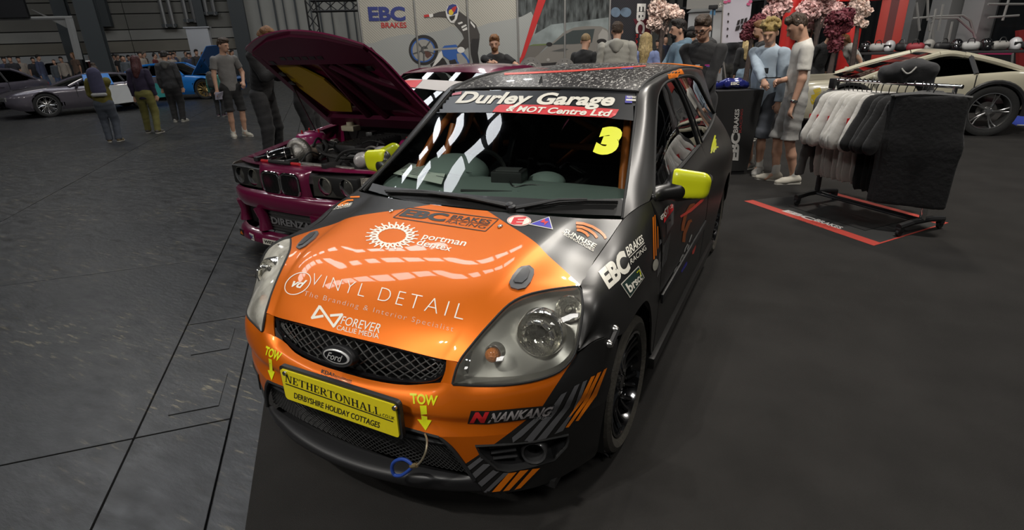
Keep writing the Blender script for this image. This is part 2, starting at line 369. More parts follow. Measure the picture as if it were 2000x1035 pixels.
# ---------------------------------------------------------------- organic shapes: smooth-blended solids meshed with surface nets
def C(a, b, ra, rb, k=.03, flat=None, f=1.0): return ('c', np.array(a, float), np.array(b, float), ra, rb, k, None if flat is None else np.array(flat, float)/np.linalg.norm(flat), f)
def E(c, r, k=.03, R=None): return ('e', np.array(c, float), np.array(r, float), k, None if R is None else np.asarray(R, float))
def sdf(prims, h, fold=0.0, fscale=28.0, seed=0, cuts=()):
    lo = []; hi = []
    for p in prims:
        if p[0] == 'c':
            r = max(p[3], p[4])*1.15; lo.append(np.minimum(p[1], p[2])-r); hi.append(np.maximum(p[1], p[2])+r)
        else: lo.append(p[1]-p[2].max()); hi.append(p[1]+p[2].max())
    lo = np.min(lo, 0)-3*h-fold; hi = np.max(hi, 0)+3*h+fold; n = np.ceil((hi-lo)/h).astype(int)+1
    ax = [lo[i]+h*np.arange(n[i]) for i in range(3)]; D = np.full(n, .5, np.float32)
    for p in prims:
        if p[0] == 'c': a = np.minimum(p[1], p[2]); b = np.maximum(p[1], p[2]); r = max(p[3], p[4])*1.1; k = p[5]
        else: a = b = p[1]; r = p[2].max(); k = p[3]
        m = r+k+2*h+.02
        s = [slice(max(0, int((a[i]-m-lo[i])/h)), min(n[i], int((b[i]+m-lo[i])/h)+2)) for i in range(3)]
        X = np.stack(np.meshgrid(ax[0][s[0]], ax[1][s[1]], ax[2][s[2]], indexing='ij'), -1)
        if p[0] == 'c':
            A, B = p[1], p[2]; q = X-A; ab = B-A
            if p[6] is not None:
                fl = p[6]; q = q+(1/p[7]-1)*(q@fl)[..., None]*fl; ab = ab+(1/p[7]-1)*(ab@fl)*fl
            t = np.clip((q@ab)/(ab@ab+1e-12), 0, 1); d = np.linalg.norm(q-t[..., None]*ab, axis=-1)-(p[3]+(p[4]-p[3])*t)
        else:
            q = X-p[1]
            if p[4] is not None: q = q@p[4]
            k0 = np.linalg.norm(q/p[2], axis=-1); k1 = np.linalg.norm(q/(p[2]**2), axis=-1)+1e-9; d = k0*(k0-1)/k1
        o = D[tuple(s)]; hh = np.clip(.5+.5*(o-d)/k, 0, 1)
        D[tuple(s)] = d*hh+o*(1-hh)-k*hh*(1-hh)
    if fold:
        rs = np.random.RandomState(seed); X = np.stack(np.meshgrid(*ax, indexing='ij'), -1)
        for i in range(3):
            w = rs.randn(3)*fscale*(.6+.4*i); w[2] *= 1.1; D += fold*(.6/(1+.4*i))*np.sin(X@w+rs.rand()*6+2*np.sin(X@rs.randn(3)*8))
    for c0, nn in cuts:
        X = np.stack(np.meshgrid(*ax, indexing='ij'), -1); D = np.maximum(D, (X-np.array(c0))@np.array(nn, float))
    # surface nets
    ins = D < 0; c = ins[:-1, :-1, :-1].astype(np.int8)
    cnt = np.zeros(tuple(n-1), np.int8); acc = np.zeros(tuple(n-1)+(3,), np.float32); num = np.zeros(tuple(n-1), np.float32)
    def sl(dx, dy, dz, e=(0, 0, 0)): return tuple(slice(d, D.shape[i]-1+d) for i, d in enumerate((dx, dy, dz)))
    for axx in range(3):
        for u in (0, 1):
            for v in (0, 1):
                a = [0, 0, 0]; oth = [i for i in range(3) if i != axx]; a[oth[0]] = u; a[oth[1]] = v; b = list(a); b[axx] = 1
                Da = D[sl(*a)]; Db = D[sl(*b)]; cr_ = (Da < 0) != (Db < 0); t = np.where(cr_, Da/(Da-Db+1e-12), 0)
                num += cr_; acc[..., axx] += t*cr_; acc[..., oth[0]] += u*cr_; acc[..., oth[1]] += v*cr_
    act = num > 0; idx = np.full(tuple(n-1), -1, int); idx[act] = np.arange(act.sum())
    ij = np.argwhere(act); V = lo+h*(ij+acc[act]/num[act][:, None]); F = []
    for axx in range(3):
        oth = [(axx+1) % 3, (axx+2) % 3]
        lo_s = [slice(1, D.shape[i]-1) for i in range(3)]; lo_s[axx] = slice(0, D.shape[axx]-1); hi_s = list(lo_s); hi_s[axx] = slice(1, D.shape[axx])
        A = ins[tuple(lo_s)]; B = ins[tuple(hi_s)]
        for sgn in (0, 1):
            e = np.argwhere(A & ~B if sgn == 0 else ~A & B)
            if not len(e): continue
            base = e.copy(); base[:, oth[0]] += 1; base[:, oth[1]] += 1
            def at(du, dv):
                q = base.copy(); q[:, oth[0]] -= du; q[:, oth[1]] -= dv; return idx[q[:, 0], q[:, 1], q[:, 2]]
            q = np.stack([at(0, 0), at(1, 0), at(1, 1), at(0, 1)], 1); F.append(q if sgn == 0 else q[:, ::-1])
    return V, np.concatenate(F)
def blob(name, prims, h, m, parent=None, fold=0.0, fscale=28.0, seed=0, cuts=(), **kw):
    V, F = sdf(prims, h, fold, fscale, seed, cuts); me = bpy.data.meshes.new(name)
    me.vertices.add(len(V)); me.vertices.foreach_set('co', V.astype(np.float32).ravel())
    me.loops.add(len(F)*4); me.loops.foreach_set('vertex_index', F.astype(np.int32).ravel())
    me.polygons.add(len(F)); me.polygons.foreach_set('loop_start', np.arange(0, len(F)*4, 4, dtype=np.int32))
    me.update(calc_edges=True); me.polygons.foreach_set('use_smooth', [True]*len(F)); me.materials.append(m)
    o = bpy.data.objects.new(name, me); COL.objects.link(o); o.parent = parent
    return tag(o, **kw)
# ================================================================ SETTING
S2 = math.sqrt(.5)
A_ = np.array([S2, S2, 0.0]); B_ = np.array([-S2, S2, 0.0])      # the hall's own axes: along the stands' back walls / away from the camera
def st(s, t, z=0.0): return A_*s+B_*t+np.array([0, 0, z])
RST = np.array([A_, B_, [0, 0, 1.0]]).T
# ---- floor material: worn dark paint with scuffs
def floor_mat():
    m = mat('worn_floor_paint', (.032, .034, .036), .42)
    nt = m.node_tree; b = nt.nodes['Principled BSDF']; N = nt.nodes.new; L = nt.links.new
    tc = N('ShaderNodeTexCoord')
    def noise(scale, rot, sc, det=6, rough=.6):
        mp = N('ShaderNodeMapping'); mp.inputs['Rotation'].default_value = (0, 0, rot); mp.inputs['Scale'].default_value = sc
        n = N('ShaderNodeTexNoise'); n.inputs['Scale'].default_value = scale; n.inputs['Detail'].default_value = det; n.inputs['Roughness'].default_value = rough
        L(tc.outputs['Object'], mp.inputs[0]); L(mp.outputs[0], n.inputs['Vector']); return n.outputs['Fac']
    def rng(x, a, b2, c=0.0, d=1.0):
        r = N('ShaderNodeMapRange'); r.inputs['From Min'].default_value = a; r.inputs['From Max'].default_value = b2; r.inputs['To Min'].default_value = c; r.inputs['To Max'].default_value = d
        L(x, r.inputs['Value']); return r.outputs[0]
    def mul(a, c):
        q = N('ShaderNodeMath'); q.operation = 'MULTIPLY'; L(a, q.inputs[0])
        (L(c, q.inputs[1]) if hasattr(c, 'links') else q.inputs[1].__setattr__('default_value', c)); return q.outputs[0]
    scr = rng(noise(5.5, -PI/4, (1, 7, 1), 9, .68), .565, .645); patch = rng(noise(.9, 0, (1, 1, 1), 3), .44, .60)
    scr2 = rng(noise(7, -PI/4, (1, 14, 1), 8, .65), .66, .72); wear = mul(scr, patch)
    mx = N('ShaderNodeMix'); mx.data_type = 'RGBA'; L(mul(wear, .75), mx.inputs['Factor']); mx.inputs['B'].default_value = (.21, .18, .115, 1)
    base = N('ShaderNodeMix'); base.data_type = 'RGBA'; base.inputs['A'].default_value = (.0135, .0138, .0142, 1); base.inputs['B'].default_value = (.0245, .025, .0258, 1)
    L(rng(noise(1.6, .4, (1, 2.5, 1)), .35, .7), base.inputs['Factor']); L(base.outputs['Result'], mx.inputs['A'])
    m2 = N('ShaderNodeMix'); m2.data_type = 'RGBA'; L(mul(scr2, .35), m2.inputs['Factor']); L(mx.outputs['Result'], m2.inputs['A']); m2.inputs['B'].default_value = (.15, .15, .145, 1)
    L(m2.outputs['Result'], b.inputs['Base Color']); L(rng(noise(5, .2, (1, 3, 1)), .3, .7, .30, .52), b.inputs['Roughness'])
    bp = N('ShaderNodeBump'); bp.inputs['Strength'].default_value = .22; bp.inputs['Distance'].default_value = .01; L(noise(14, PI/4, (1, 3, 1)), bp.inputs['Height']); L(bp.outputs[0], b.inputs['Normal'])
    return m
M_FLOOR = floor_mat()
M_CARPET = mat('stand_carpet', (.026, .0245, .023), .95, noise=.16, nscale=3, bump=.5, bscale=420, spec=.2)
g = G(); g.box((0, 0, -.31), (130, 130, .6), RST); floor = g.build('floor', mat('floor_base', (.012, .012, .013), .6), smooth=0, kind='structure')
def plate(s0, s1, t0, t1, par=floor):
    q = .004; G().box(st((s0+s1)/2, (t0+t1)/2, -.001), (s1-s0-2*q, t1-t0-2*q, .018), RST, bev=.003).build('floor_plate', M_FLOOR, par, smooth=0)
for a, b in ((-3.3, -.85), (-.85, -.02), (-.02, .77), (.77, 1.92), (1.92, 3.1), (3.1, 4.3), (4.3, 5.5), (5.5, 6.8), (6.8, 9), (9, 12), (12, 16)): plate(-.92, -.52, a, b)
plate(-.52, -.36, -3.3, 5.0); plate(-.52, -.36, 5, 16)
for s0, s1 in ((-3.35, -.92), (-5.8, -3.35), (-8.25, -5.8), (-10.7, -8.25), (-13.2, -10.7), (-16, -13.2), (-20, -16), (-25, -20)):
    for t0, t1 in ((-3.3, .77), (.77, 3.2), (3.2, 5.65), (5.65, 8.1), (8.1, 10.6), (10.6, 13), (13, 18), (18, 26)): plate(s0, s1, t0, t1)
plate(-.36, 30, 16, 26); plate(-.92, -.36, 16, 26); plate(-25, 0, 26, 40); plate(0, 32, 26, 40); plate(-40, -25, -3, 40)
# fine lids let into the service duct
for s, t, w, h in ((-.70, 1.05, .22, .30), (-.72, 1.62, .20, .26), (-.70, -.3, .2, .28)):
    G().box(st(s, t, .0095), (w, h, .006), RST, bev=.002).build('floor_lid', M_FLOOR, floor, smooth=0)
g = G(); g.box(st(19.62, 4, -.294), (40, 23, .612), RST)
carpet = g.build('floor_carpet', M_CARPET, floor, smooth=0)
# ---- hall back wall, parallel to the stands
M_CLAD = [mat('cladding_tan', (.20, .185, .15), .7, noise=.1, nscale=.5), mat('cladding_pale', (.30, .295, .27), .7, noise=.08, nscale=.5), mat('cladding_dim', (.17, .165, .145), .7, noise=.1, nscale=.5), mat('cladding_white', (.42, .43, .43), .65, noise=.06, nscale=.5)]
TW = 34.0
g = G(); g.box(st(-5, TW+.3, 7), (110, .4, 14), RST); wall = g.build('wall_back', mat('wall_core', (.05, .05, .05), .8), smooth=0, kind='structure')
def wz(px, py, t): return atplane(px, py, st(0, t), B_)
zs = [0, wz(250, 103, TW)[2], wz(250, 79.5, TW)[2], wz(250, 58, TW)[2], wz(250, 27, TW)[2], wz(250, 4, TW)[2], 9.0]
s_split = wz(476, 60, TW) @ A_
for i, c in enumerate((3, 0, 1, 2, 2, 2)):
    s0 = -48.0
    while s0 < s_split-.1:
        s1 = min(s0+6.5, s_split); z0, z1 = zs[i], zs[i+1]
        G().box(st((s0+s1)/2, TW+.05, (z0+z1)/2), (s1-s0-.03, .12, z1-z0-.05), RST).build('wall_panel', M_CLAD[c], wall, smooth=0); s0 = s1
M_STEEL = mat('dark_painted_steel', (.05, .058, .062), .5)
M_RIBW = mat('ribbed_wall_white', (.40, .395, .36), .7, noise=.06, nscale=.6)
M_BLK = mat('black_matt', (.012, .012, .013), .7)
pan = G(); pan.box(st((s_split+50)/2, TW+.08, 7), (50-s_split, .1, 13.9), RST); pan.build('wall_panel', M_RIBW, wall, smooth=0)
for k in range(62):
    s = s_split+1.0+k*.62+(.16 if k % 3 == 1 else 0)
    G().box(st(s, TW-.06, 7), (.10 if k % 2 else .07, .16, 13.8), RST).build('wall_rib', M_STEEL, wall, smooth=0)
def post(px, py, w, t, z0, z1, name='steel_column', m=M_STEEL, d=.4):
    p = wz(px, py, t); s = p@A_; g = G(); g.box(st(s, t, (z0+z1)/2), (w, .05, z1-z0), RST)
    g.box(st(s, t+d/2, (z0+z1)/2), (w*.25, d, z1-z0), RST); g.box(st(s, t+d, (z0+z1)/2), (w, .05, z1-z0), RST)
    return g.build(name, m, smooth=0)
for px, py, w, t, z0, lab in ((178, 60, .75, 29, 0, 'thick dark steel column leaning over the parked cars at far left'), (206, 50, .5, 33.5, 3.0, 'dark steel column on the far wall ending above the crowd'), (392, 40, .42, 33.5, 2.9, 'grey steel column above the pale box cabinet on far wall'), (466, 40, .75, 33.3, 0, 'wide dark steel column where siding meets the ribbed wall'), (122, 40, .55, 31, 0, 'dark steel column second from the left edge')):
    tag(post(px, py, w, t, z0, 13.5), lab, 'column')
# pipes hanging down the wall in pairs
for px0, py0, lab, grp in ((331, 54, 'pair of grey pipes ending lowest beside the dark column', None), (373, 44, 'pair of grey pipes at right of the two similar pairs', None), (411, 30, 'short dim pair of pipes above the pale cabinet', None)):
    p = wz(px0, py0, TW-.3); s = p@A_; r = thing('pipe_pair', lab, 'pipe', st(s, TW-.3, p[2]))
    for k in (-.15, .22):
        G().tube([(k*S2, k*S2, 0), (k*S2, k*S2, 8)], .11, 8).build('pipe', mat('pipe_metal', (.30, .30, .30), .4, .6), r)
    g = G(); 
    for z in (.1, 2.3): g.box((.03*S2, .03*S2, z), (.7, .2, .14), RST)
    g.build('pipe_bracket', M_STEEL, r, smooth=0)
p = wz(397, 105, 30); r = thing('wall_cabinet', 'tall pale box cabinet standing behind the far crowd', 'cabinet', st(p@A_, 30, 0))
G().box((0, 0, 1.35), (.95, .6, 2.7), RST, bev=.03).build('body', mat('cabinet_white', (.42, .43, .45), .5), r); G().box((0, 0, 2.73), (1.1, .7, .06), RST).build('cap', mat('cabinet_white'), r, smooth=0)
# bracketed gantry arm at the upper left
p0 = wz(70, 20, 29); r = thing('gantry_arm', 'pale bracket arm jutting from the column at upper left', 'bracket', st(p0@A_, 29, p0[2]))
q = [wz(x, y, 29)-st(p0@A_, 29, p0[2]) for x, y in ((60, 18), (92, 32), (138, 34), (133, 56))]
g = G(); v = list(q)+[a+B_*.15 for a in q]; g.add(v, [(0, 1, 2, 3), (7, 6, 5, 4), (0, 4, 5, 1), (1, 5, 6, 2), (2, 6, 7, 3), (3, 7, 4, 0)]); g.build('gusset', mat('gantry_grey', (.2, .2, .19), .6), r, smooth=0)
G().tube([wz(135, 36, 29)-st(p0@A_, 29, p0[2]), wz(155, 116, 29)-st(p0@A_, 29, p0[2])], .16, 6).build('strut', mat('gantry_pale', (.3, .3, .29), .6), r)
G().tube([wz(0, 37, 29)-st(p0@A_, 29, p0[2]), wz(142, 34, 29)-st(p0@A_, 29, p0[2])], .07, 6).build('rail', mat('gantry_pale'), r)
g = G(); a0 = wz(-30, -40, 28.8); b0 = wz(58, 34, 28.8); g.box((a0+b0)/2, (abs((b0-a0)@A_), .2, abs(a0[2]-b0[2])), RST)
tag(g.build('roller_shutter', mat('shutter_black', (.008, .008, .01), .6), smooth=0), 'black shutter box in the top left corner of the hall', 'shutter')
# ---- ceiling with strip skylights (seen only as reflections)
g = G(); g.box((4, 10, 14.2), (120, 120, .2), RST); ceil = g.build('ceiling', mat('ceiling_dark', (.035, .035, .04), .8), smooth=0, kind='structure')
M_SKY = mat('skylight', (.93, .96, 1.0), emit=10.0)
for t, s0, s1 in ((11.0, -10, 4.0), (14.6, -13, 5.2), (18.2, -13, 2)):
    s = s0
    while s < s1:
        G().box(st(s+.6, t, 14.05), (1.02 if int(s*3) % 4 else .7, 1.05, .1), RST).build('skylight_panel', M_SKY, ceil, smooth=0); s += 1.25
# ---- truss arch by the far stand
def truss(g, a, b, w=.28, n=8):
    a = np.array(a, float); b = np.array(b, float); d = (b-a)/np.linalg.norm(b-a); u = np.cross(d, B_); u /= np.linalg.norm(u); v = np.cross(d, u)
    co = [(u*i+v*j)*w/2 for i, j in ((-1, -1), (1, -1), (1, 1), (-1, 1))]
    for c in co: g.tube([a+c, b+c], .028, 5)
    L = np.linalg.norm(b-a); m = max(2, int(L/w/1.2))
    for i in range(m):
        p = a+(b-a)*i/m; q = a+(b-a)*(i+1)/m
        for j in range(4): g.tube([p+co[j], q+co[(j+1) % 4]], .013, 4, cap=False)
TT = 17.0
r = thing('truss_arch', 'black lattice truss arch standing behind the open maroon bonnet', 'truss', st(wz(612, 40, TT)@A_, TT, 0))
o = st(wz(612, 40, TT)@A_, TT, 0); zt = wz(612, 12, TT)[2]; e = wz(730, 8, TT)@A_-wz(612, 40, TT)@A_
g = G(); truss(g, (0, 0, 0), (0, 0, zt+.15)); g.build('upright', M_BLK, r); g = G(); truss(g, A_*-.0+np.array([0, 0, zt]), A_*e+np.array([0, 0, zt])); g.build('crossbar', M_BLK, r)
g = G(); truss(g, A_*e, A_*e+np.array([0, 0, zt+.15])); g.build('upright', M_BLK, r)
# ================================================================ PRINTED BACK WALL OF THE BRAKE STAND (shell scheme, 1 m bays)
W0 = np.array([-5.38, 8.10, 0.0]); TB = W0@B_; SB = W0@A_; WH = 2.5
bw = thing('display_wall', 'printed exhibition back wall with blue logo, stunt biker and grey car', 'wall', W0)
M_CARB = mat('poster_pale', (.40, .385, .335), .55)
def hatch(m, c2, scale=70, ang=PI/4, fac=.5):
    nt = m.node_tree; b = nt.nodes['Principled BSDF']; tc = nt.nodes.new('ShaderNodeTexCoord'); mp = nt.nodes.new('ShaderNodeMapping'); mp.inputs['Rotation'].default_value = (0, ang, -PI/4)
    w = nt.nodes.new('ShaderNodeTexWave'); w.inputs['Scale'].default_value = scale; w.bands_direction = 'X'; nt.links.new(tc.outputs['Object'], mp.inputs[0])
    mp2 = nt.nodes.new('ShaderNodeMapping'); mp.inputs['Rotation'].default_value = (0, 0, -PI/4); mp2.inputs['Rotation'].default_value = (0, ang, 0); nt.links.new(mp.outputs[0], mp2.inputs[0]); nt.links.new(mp2.outputs[0], w.inputs['Vector'])
    r = nt.nodes.new('ShaderNodeMapRange'); r.inputs['From Min'].default_value = .55; r.inputs['From Max'].default_value = .8; r.inputs['To Max'].default_value = fac; nt.links.new(w.outputs['Fac'], r.inputs['Value'])
    mx = nt.nodes.new('ShaderNodeMix'); mx.data_type = 'RGBA'; mx.inputs['A'].default_value = b.inputs['Base Color'].default_value; mx.inputs['B'].default_value = (*c2, 1)
    nt.links.new(r.outputs[0], mx.inputs['Factor']); nt.links.new(mx.outputs['Result'], b.inputs['Base Color']); return m
hatch(M_CARB, (.2, .19, .165), 9, PI/4, .75)
M_DARKP = mat('poster_forest', (.055, .062, .062), .45, noise=.9, nscale=5, stretch=(3, 3, .8)); M_CARBD = hatch(mat('poster_carbon', (.016, .016, .02), .35), (.05, .05, .055), 10, PI/4, .9)
for i in range(-1, 5):
    G().box(A_*(i+.5)+B_*.02+np.array([0, 0, WH/2]), (.96, .03, WH-.02), RST).build('panel', M_CARB if i < 2 else (M_DARKP if i < 4 else M_CARBD), bw, smooth=0)
for i in range(-1, 6):
    G().lathe([(.021, 0), (.021, WH+.03), (.0, WH+.03)], A_*i-B_*.012, n=12).build('post', mat('aluminium', (.55, .55, .53), .35, .85), bw)
for z in (.04, WH-.03): G().box(A_*2+B_*.0+np.array([0, 0, z]), (6, .035, .05), RST).build('rail', mat('aluminium'), bw, smooth=0)
def wp(V, layer): return np.array([atplane(x, y, W0-B_*(.0+layer*.0015), B_)-W0 for x, y in V])
def wpoly(poly, m, layer, name='print', base=None):
    P = np.array(poly, float)
    if base: P = P/base[0]+np.array(base[1])
    V, F = cutgrid(P, [list(range(len(P)))], 400); return G().add(wp(V, layer), F).build(name, m, bw, smooth=0)
def wtext(s, quad, m, layer, **kw):
    V, F, _ = text_mesh(s, **kw); return G().add(wp(homog(quad)(V), layer), F).build('lettering', m, bw, smooth=0)
def circ(c, rx, ry, n=28, a0=0, a1=2*PI): return [(c[0]+rx*math.cos(a0+(a1-a0)*i/n), c[1]+ry*math.sin(a0+(a1-a0)*i/n)) for i in range(n if a1-a0 > 6.2 else n+1)]
b1 = (6.6667, (700, 0)); b2 = (6.25, (1000, 0))
M_HILL = hatch(mat('print_hill', (.295, .305, .295), .55), (.21, .215, .205), 9, PI/4, .3)
wpoly([(60, 1060), (20, 570), (200, 560), (380, 490), (640, 440), (760, 460), (900, 430), (1100, 390), (1200, 340), (1400, 390), (1560, 350), (1700, 300), (1990, 250), (2130, 215), (2250, 150), (2330, 320), (2110, 1060)], M_HILL, 1, 'hill', b1)
M_NAVY = mat('print_navy', (.018, .03, .17), .5); M_RED = mat('print_red', (.42, .02, .02), .5); M_WHT = mat('print_white', (.62, .61, .58), .5); M_PBLK = mat('print_black', (.018, .016, .016), .5)
wtext('EBC', [(717.5, 13), (790.5, 12.5), (792.5, 41), (721, 41.5)], M_NAVY, 2, bold=.045)
wtext('BRAKES', [(744, 44), (793.5, 43.5), (794.5, 54), (745, 54.5)], M_RED, 2, bold=.02)
M_BLUE = mat('print_blue', (.03, .10, .34), .45); M_GREY = mat('print_grey', (.28, .27, .25), .5); M_DGREY = mat('print_dark_grey', (.07, .07, .068), .5); M_YEL = mat('print_yellow', (.6, .42, .03), .5)
wpoly(circ((848, 652), 192, 198, 36), M_PBLK, 3, 'tyre_print', b1); wpoly(circ((842, 655), 158, 158, 32), M_BLUE, 4, 'rim_print', b1); wpoly(circ((842, 655), 138, 140, 32), M_GREY, 5, 'disc_print', b1)
wpoly(circ((860, 650), 50, 52, 18), M_DGREY, 6, 'hub_print', b1)
for a in range(5):
    t = a*2*PI/5+.3; wpoly([(850+30*math.cos(t-.3), 655+30*math.sin(t-.3)), (850+150*math.cos(t-.06), 655+150*math.sin(t-.06)), (850+150*math.cos(t+.06), 655+150*math.sin(t+.06)), (850+30*math.cos(t+.3), 655+30*math.sin(t+.3))], M_DGREY, 6, 'spoke_print', b1)
wpoly([(850, 640), (1290, 615), (1290, 640), (850, 665)], M_GREY, 7, 'fork_print', b1); wpoly([(860, 660), (930, 680), (960, 720), (900, 760), (870, 730)], mat('print_brown', (.09, .04, .03), .5), 7, 'caliper_print', b1)
wpoly([(935, 835), (1080, 740), (1120, 770), (1170, 860), (1150, 895), (955, 895)], M_PBLK, 6, 'engine_print', b1)
wpoly([(1075, 640), (1120, 595), (1270, 580), (1330, 640), (1400, 720), (1450, 800), (1460, 870), (1330, 860), (1260, 790), (1180, 780), (1110, 730)], M_BLUE, 6, 'tank_print', b1)
wpoly([(1280, 700), (1330, 690), (1410, 780), (1440, 860), (1330, 850), (1290, 790)], M_GREY, 7, 'fairing_print', b1); wpoly([(960, 870), (1050, 690), (1085, 660), (1100, 740), (1050, 800), (1000, 850)], M_WHT, 7, 'plate_print', b1)
wpoly([(1180, 790), (1260, 770), (1300, 870), (1200, 880)], M_PBLK, 7, 'frame_print', b1)
wpoly([(1480, 490), (1580, 480), (1555, 690), (1585, 865), (1500, 865), (1470, 720), (1440, 660)], M_PBLK, 6, 'leg_print', b1)
M_LEATH = mat('print_leather', (.045, .04, .037), .5)
wpoly([(1300, 140), (1420, 225), (1530, 320), (1580, 450), (1575, 505), (1480, 505), (1445, 600), (1340, 680), (1285, 610), (1375, 500), (1350, 430), (1250, 310), (1290, 230)], M_LEATH, 7, 'jacket_print', b1)
wpoly([(965, 185), (1050, 155), (1150, 140), (1160, 225), (1060, 215), (970, 218)], M_LEATH, 7, 'sleeve_print', b1); wpoly([(850, 195), (915, 185), (925, 215), (860, 228)], M_RED, 8, 'glove_print', b1); wpoly([(915, 185), (970, 178), (975, 215), (930, 232)], M_WHT, 8, 'cuff_print', b1)
for pl in ([(1340, 345), (1400, 315), (1410, 335), (1345, 372)], [(1350, 385), (1412, 352), (1418, 385), (1365, 405)], [(1290, 300), (1350, 280), (1360, 300), (1310, 320)], [(1460, 270), (1520, 340), (1515, 370), (1460, 300)]): wpoly(pl, M_WHT, 8, 'patch_print', b1)
wpoly(circ((1335, 650), 50, 40, 12), M_WHT, 8, 'hand_print', b1)
wpoly([(1145, 205), (1135, 150), (1160, 85), (1220, 50), (1275, 55), (1305, 100), (1300, 180), (1280, 250), (1240, 300), (1200, 295), (1165, 250)], M_WHT, 8, 'helmet_print', b1)
wpoly([(1150, 130), (1175, 75), (1225, 52), (1272, 60), (1292, 110), (1285, 170), (1225, 200), (1160, 180)], M_NAVY, 9, 'shell_print', b1); wpoly(circ((1207, 160), 32, 38, 16), M_YEL, 10, 'dot_print', b1)
wpoly([(1225, 100), (1262, 80), (1282, 85), (1268, 125), (1248, 160), (1228, 150), (1212, 115)], M_RED, 11, 'mark_print', b1); wpoly([(1180, 215), (1262, 195), (1250, 250), (1215, 275), (1192, 250)], M_PBLK, 10, 'visor_print', b1)
# grey car print
wpoly([(105, 800), (140, 600), (270, 420), (480, 300), (900, 250), (1190, 210), (1190, 560), (700, 830), (105, 830)], mat('print_smoke', (.20, .23, .23), .5, noise=.35, nscale=2.2), 2, 'smoke_print', b2)
wpoly([(120, 760), (200, 560), (440, 545), (300, 690), (260, 790)], mat('print_tarmac', (.12, .11, .10), .5), 3, 'track_print', b2); wpoly([(200, 560), (260, 540), (520, 530), (520, 548)], mat('print_grass', (.11, .14, .05), .5), 4, 'verge_print', b2)
M_CARP = mat('print_car', (.17, .16, .145), .5)
wpoly([(255, 720), (440, 570), (560, 460), (640, 385), (760, 335), (900, 318), (1080, 320), (1150, 350), (1200, 400), (1230, 560), (1100, 640), (980, 800), (330, 810)], M_CARP, 4, 'body_print', b2)
wpoly([(490, 545), (640, 425), (740, 372), (1010, 352), (975, 520), (760, 538)], mat('print_glass', (.045, .055, .055), .4), 5, 'screen_print', b2); wpoly([(1050, 560), (1055, 430), (1105, 350), (1160, 380), (1190, 440), (1190, 560)], M_GREY, 5, 'window_print', b2)
wpoly(circ((455, 540), 38, 26, 16), M_PBLK, 6, 'mirror_print', b2); wpoly(circ((1095, 505), 60, 32, 16), M_PBLK, 6, 'mirror_print', b2)
wpoly([(480, 625), (620, 590), (690, 600), (640, 628)], M_DGREY, 6, 'vent_print', b2); wpoly([(330, 772), (480, 765), (700, 740), (800, 700), (780, 815), (330, 815)], M_PBLK, 6, 'grille_print', b2); wpoly(circ((442, 730), 20, 20, 14), M_GREY, 7, 'roundel_print', b2)
wpoly([(335, -60), (430, -60), (412, 0), (155, 690), (60, 840), (46, 790), (110, 690)], M_RED, 8, 'red_stripe', b2)
M_BLUR = mat('print_light_blur', (.10, .14, .19), .5, noise=.5, nscale=4); wpoly(circ((1265, 150), 60, 62, 20), M_BLUR, 3, 'light_print', b2); wpoly(circ((1390, 150), 66, 60, 20), M_BLUR, 3, 'light_print', b2)
wpoly([(1480, 230), (1690, 230), (1690, 700), (1600, 700), (1560, 430)], mat('print_red_glow', (.09, .012, .02), .5), 3, 'glow_print', b2)
wtext('EBC', [(1262, 7), (1259, 65), (1241, 65), (1244.5, 7)], M_WHT, 5, bold=.045); wtext('BRAKES', [(1257, 67), (1254, 125), (1247, 125), (1249.5, 67)], M_WHT, 5, bold=.02); wtext('RACING', [(1246.5, 67), (1243.5, 122), (1239.5, 122), (1241.8, 67)], M_RED, 5)
# ================================================================ ORANGE AND BLACK RACE HATCHBACK
def crs(P, per):
    """Catmull-Rom through P with a fixed number of samples per segment"""
    P = np.array(P, float); n = len(P); per = [per]*(n-1) if np.isscalar(per) else per
    d = np.r_[0, np.cumsum(np.linalg.norm(np.diff(P, axis=0), axis=1)**.75+1e-6)]; T = np.empty_like(P)
    if n == 2: T[:] = (P[1]-P[0])/(d[1]-d[0])
    else:
        T[1:-1] = ((P[1:-1]-P[:-2])/(d[1:-1]-d[:-2])[:, None]*(d[2:]-d[1:-1])[:, None]+(P[2:]-P[1:-1])/(d[2:]-d[1:-1])[:, None]*(d[1:-1]-d[:-2])[:, None])/(d[2:]-d[:-2])[:, None]
        T[0] = 1.5*(P[1]-P[0])/(d[1]-d[0])-.5*T[1]; T[-1] = 1.5*(P[-1]-P[-2])/(d[-1]-d[-2])-.5*T[-2]
    o = [P[0]]
    for i in range(n-1):
        h = d[i+1]-d[i]
        for j in range(1, per[i]+1):
            u = j/per[i]; o.append((2*u**3-3*u**2+1)*P[i]+(u**3-2*u**2+u)*h*T[i]+(-2*u**3+3*u**2)*P[i+1]+(u**3-u**2)*h*T[i+1])
    return np.array(o)
def net(rows, pv, pu):
    R = np.array(rows, float); Cc = np.stack([crs(R[:, i], pv) for i in range(R.shape[1])], 1)
    return np.array([crs(r, pu) for r in Cc])
def full(rows):
    """half rows starting at x = 0 -> rows across the whole car"""
    return [[(-x, y, z) for x, y, z in reversed(r[1:])]+list(r) for r in rows]
CO = np.array([0, 2.0, 0])
car = thing('hatchback_car', 'orange and black three-door race hatchback in front, big yellow 3 on windscreen', 'car', CO)
def shift(g): g.v = [(x, y-CO[1], z) for x, y, z in g.v]; return g
def cp(name, g, m, parent=None, **kw): return shift(g).build(name, m, parent or car, **kw)
def ng(N): g = G(); g.add(*grid(N)); return g
def orient(o, out):
    """make a sheet's normals point roughly along out(center)"""
    me = o.data; s = sum(p.normal.dot(Vector(out))*p.area for p in me.polygons)
    if s < 0: me.flip_normals()
    return o
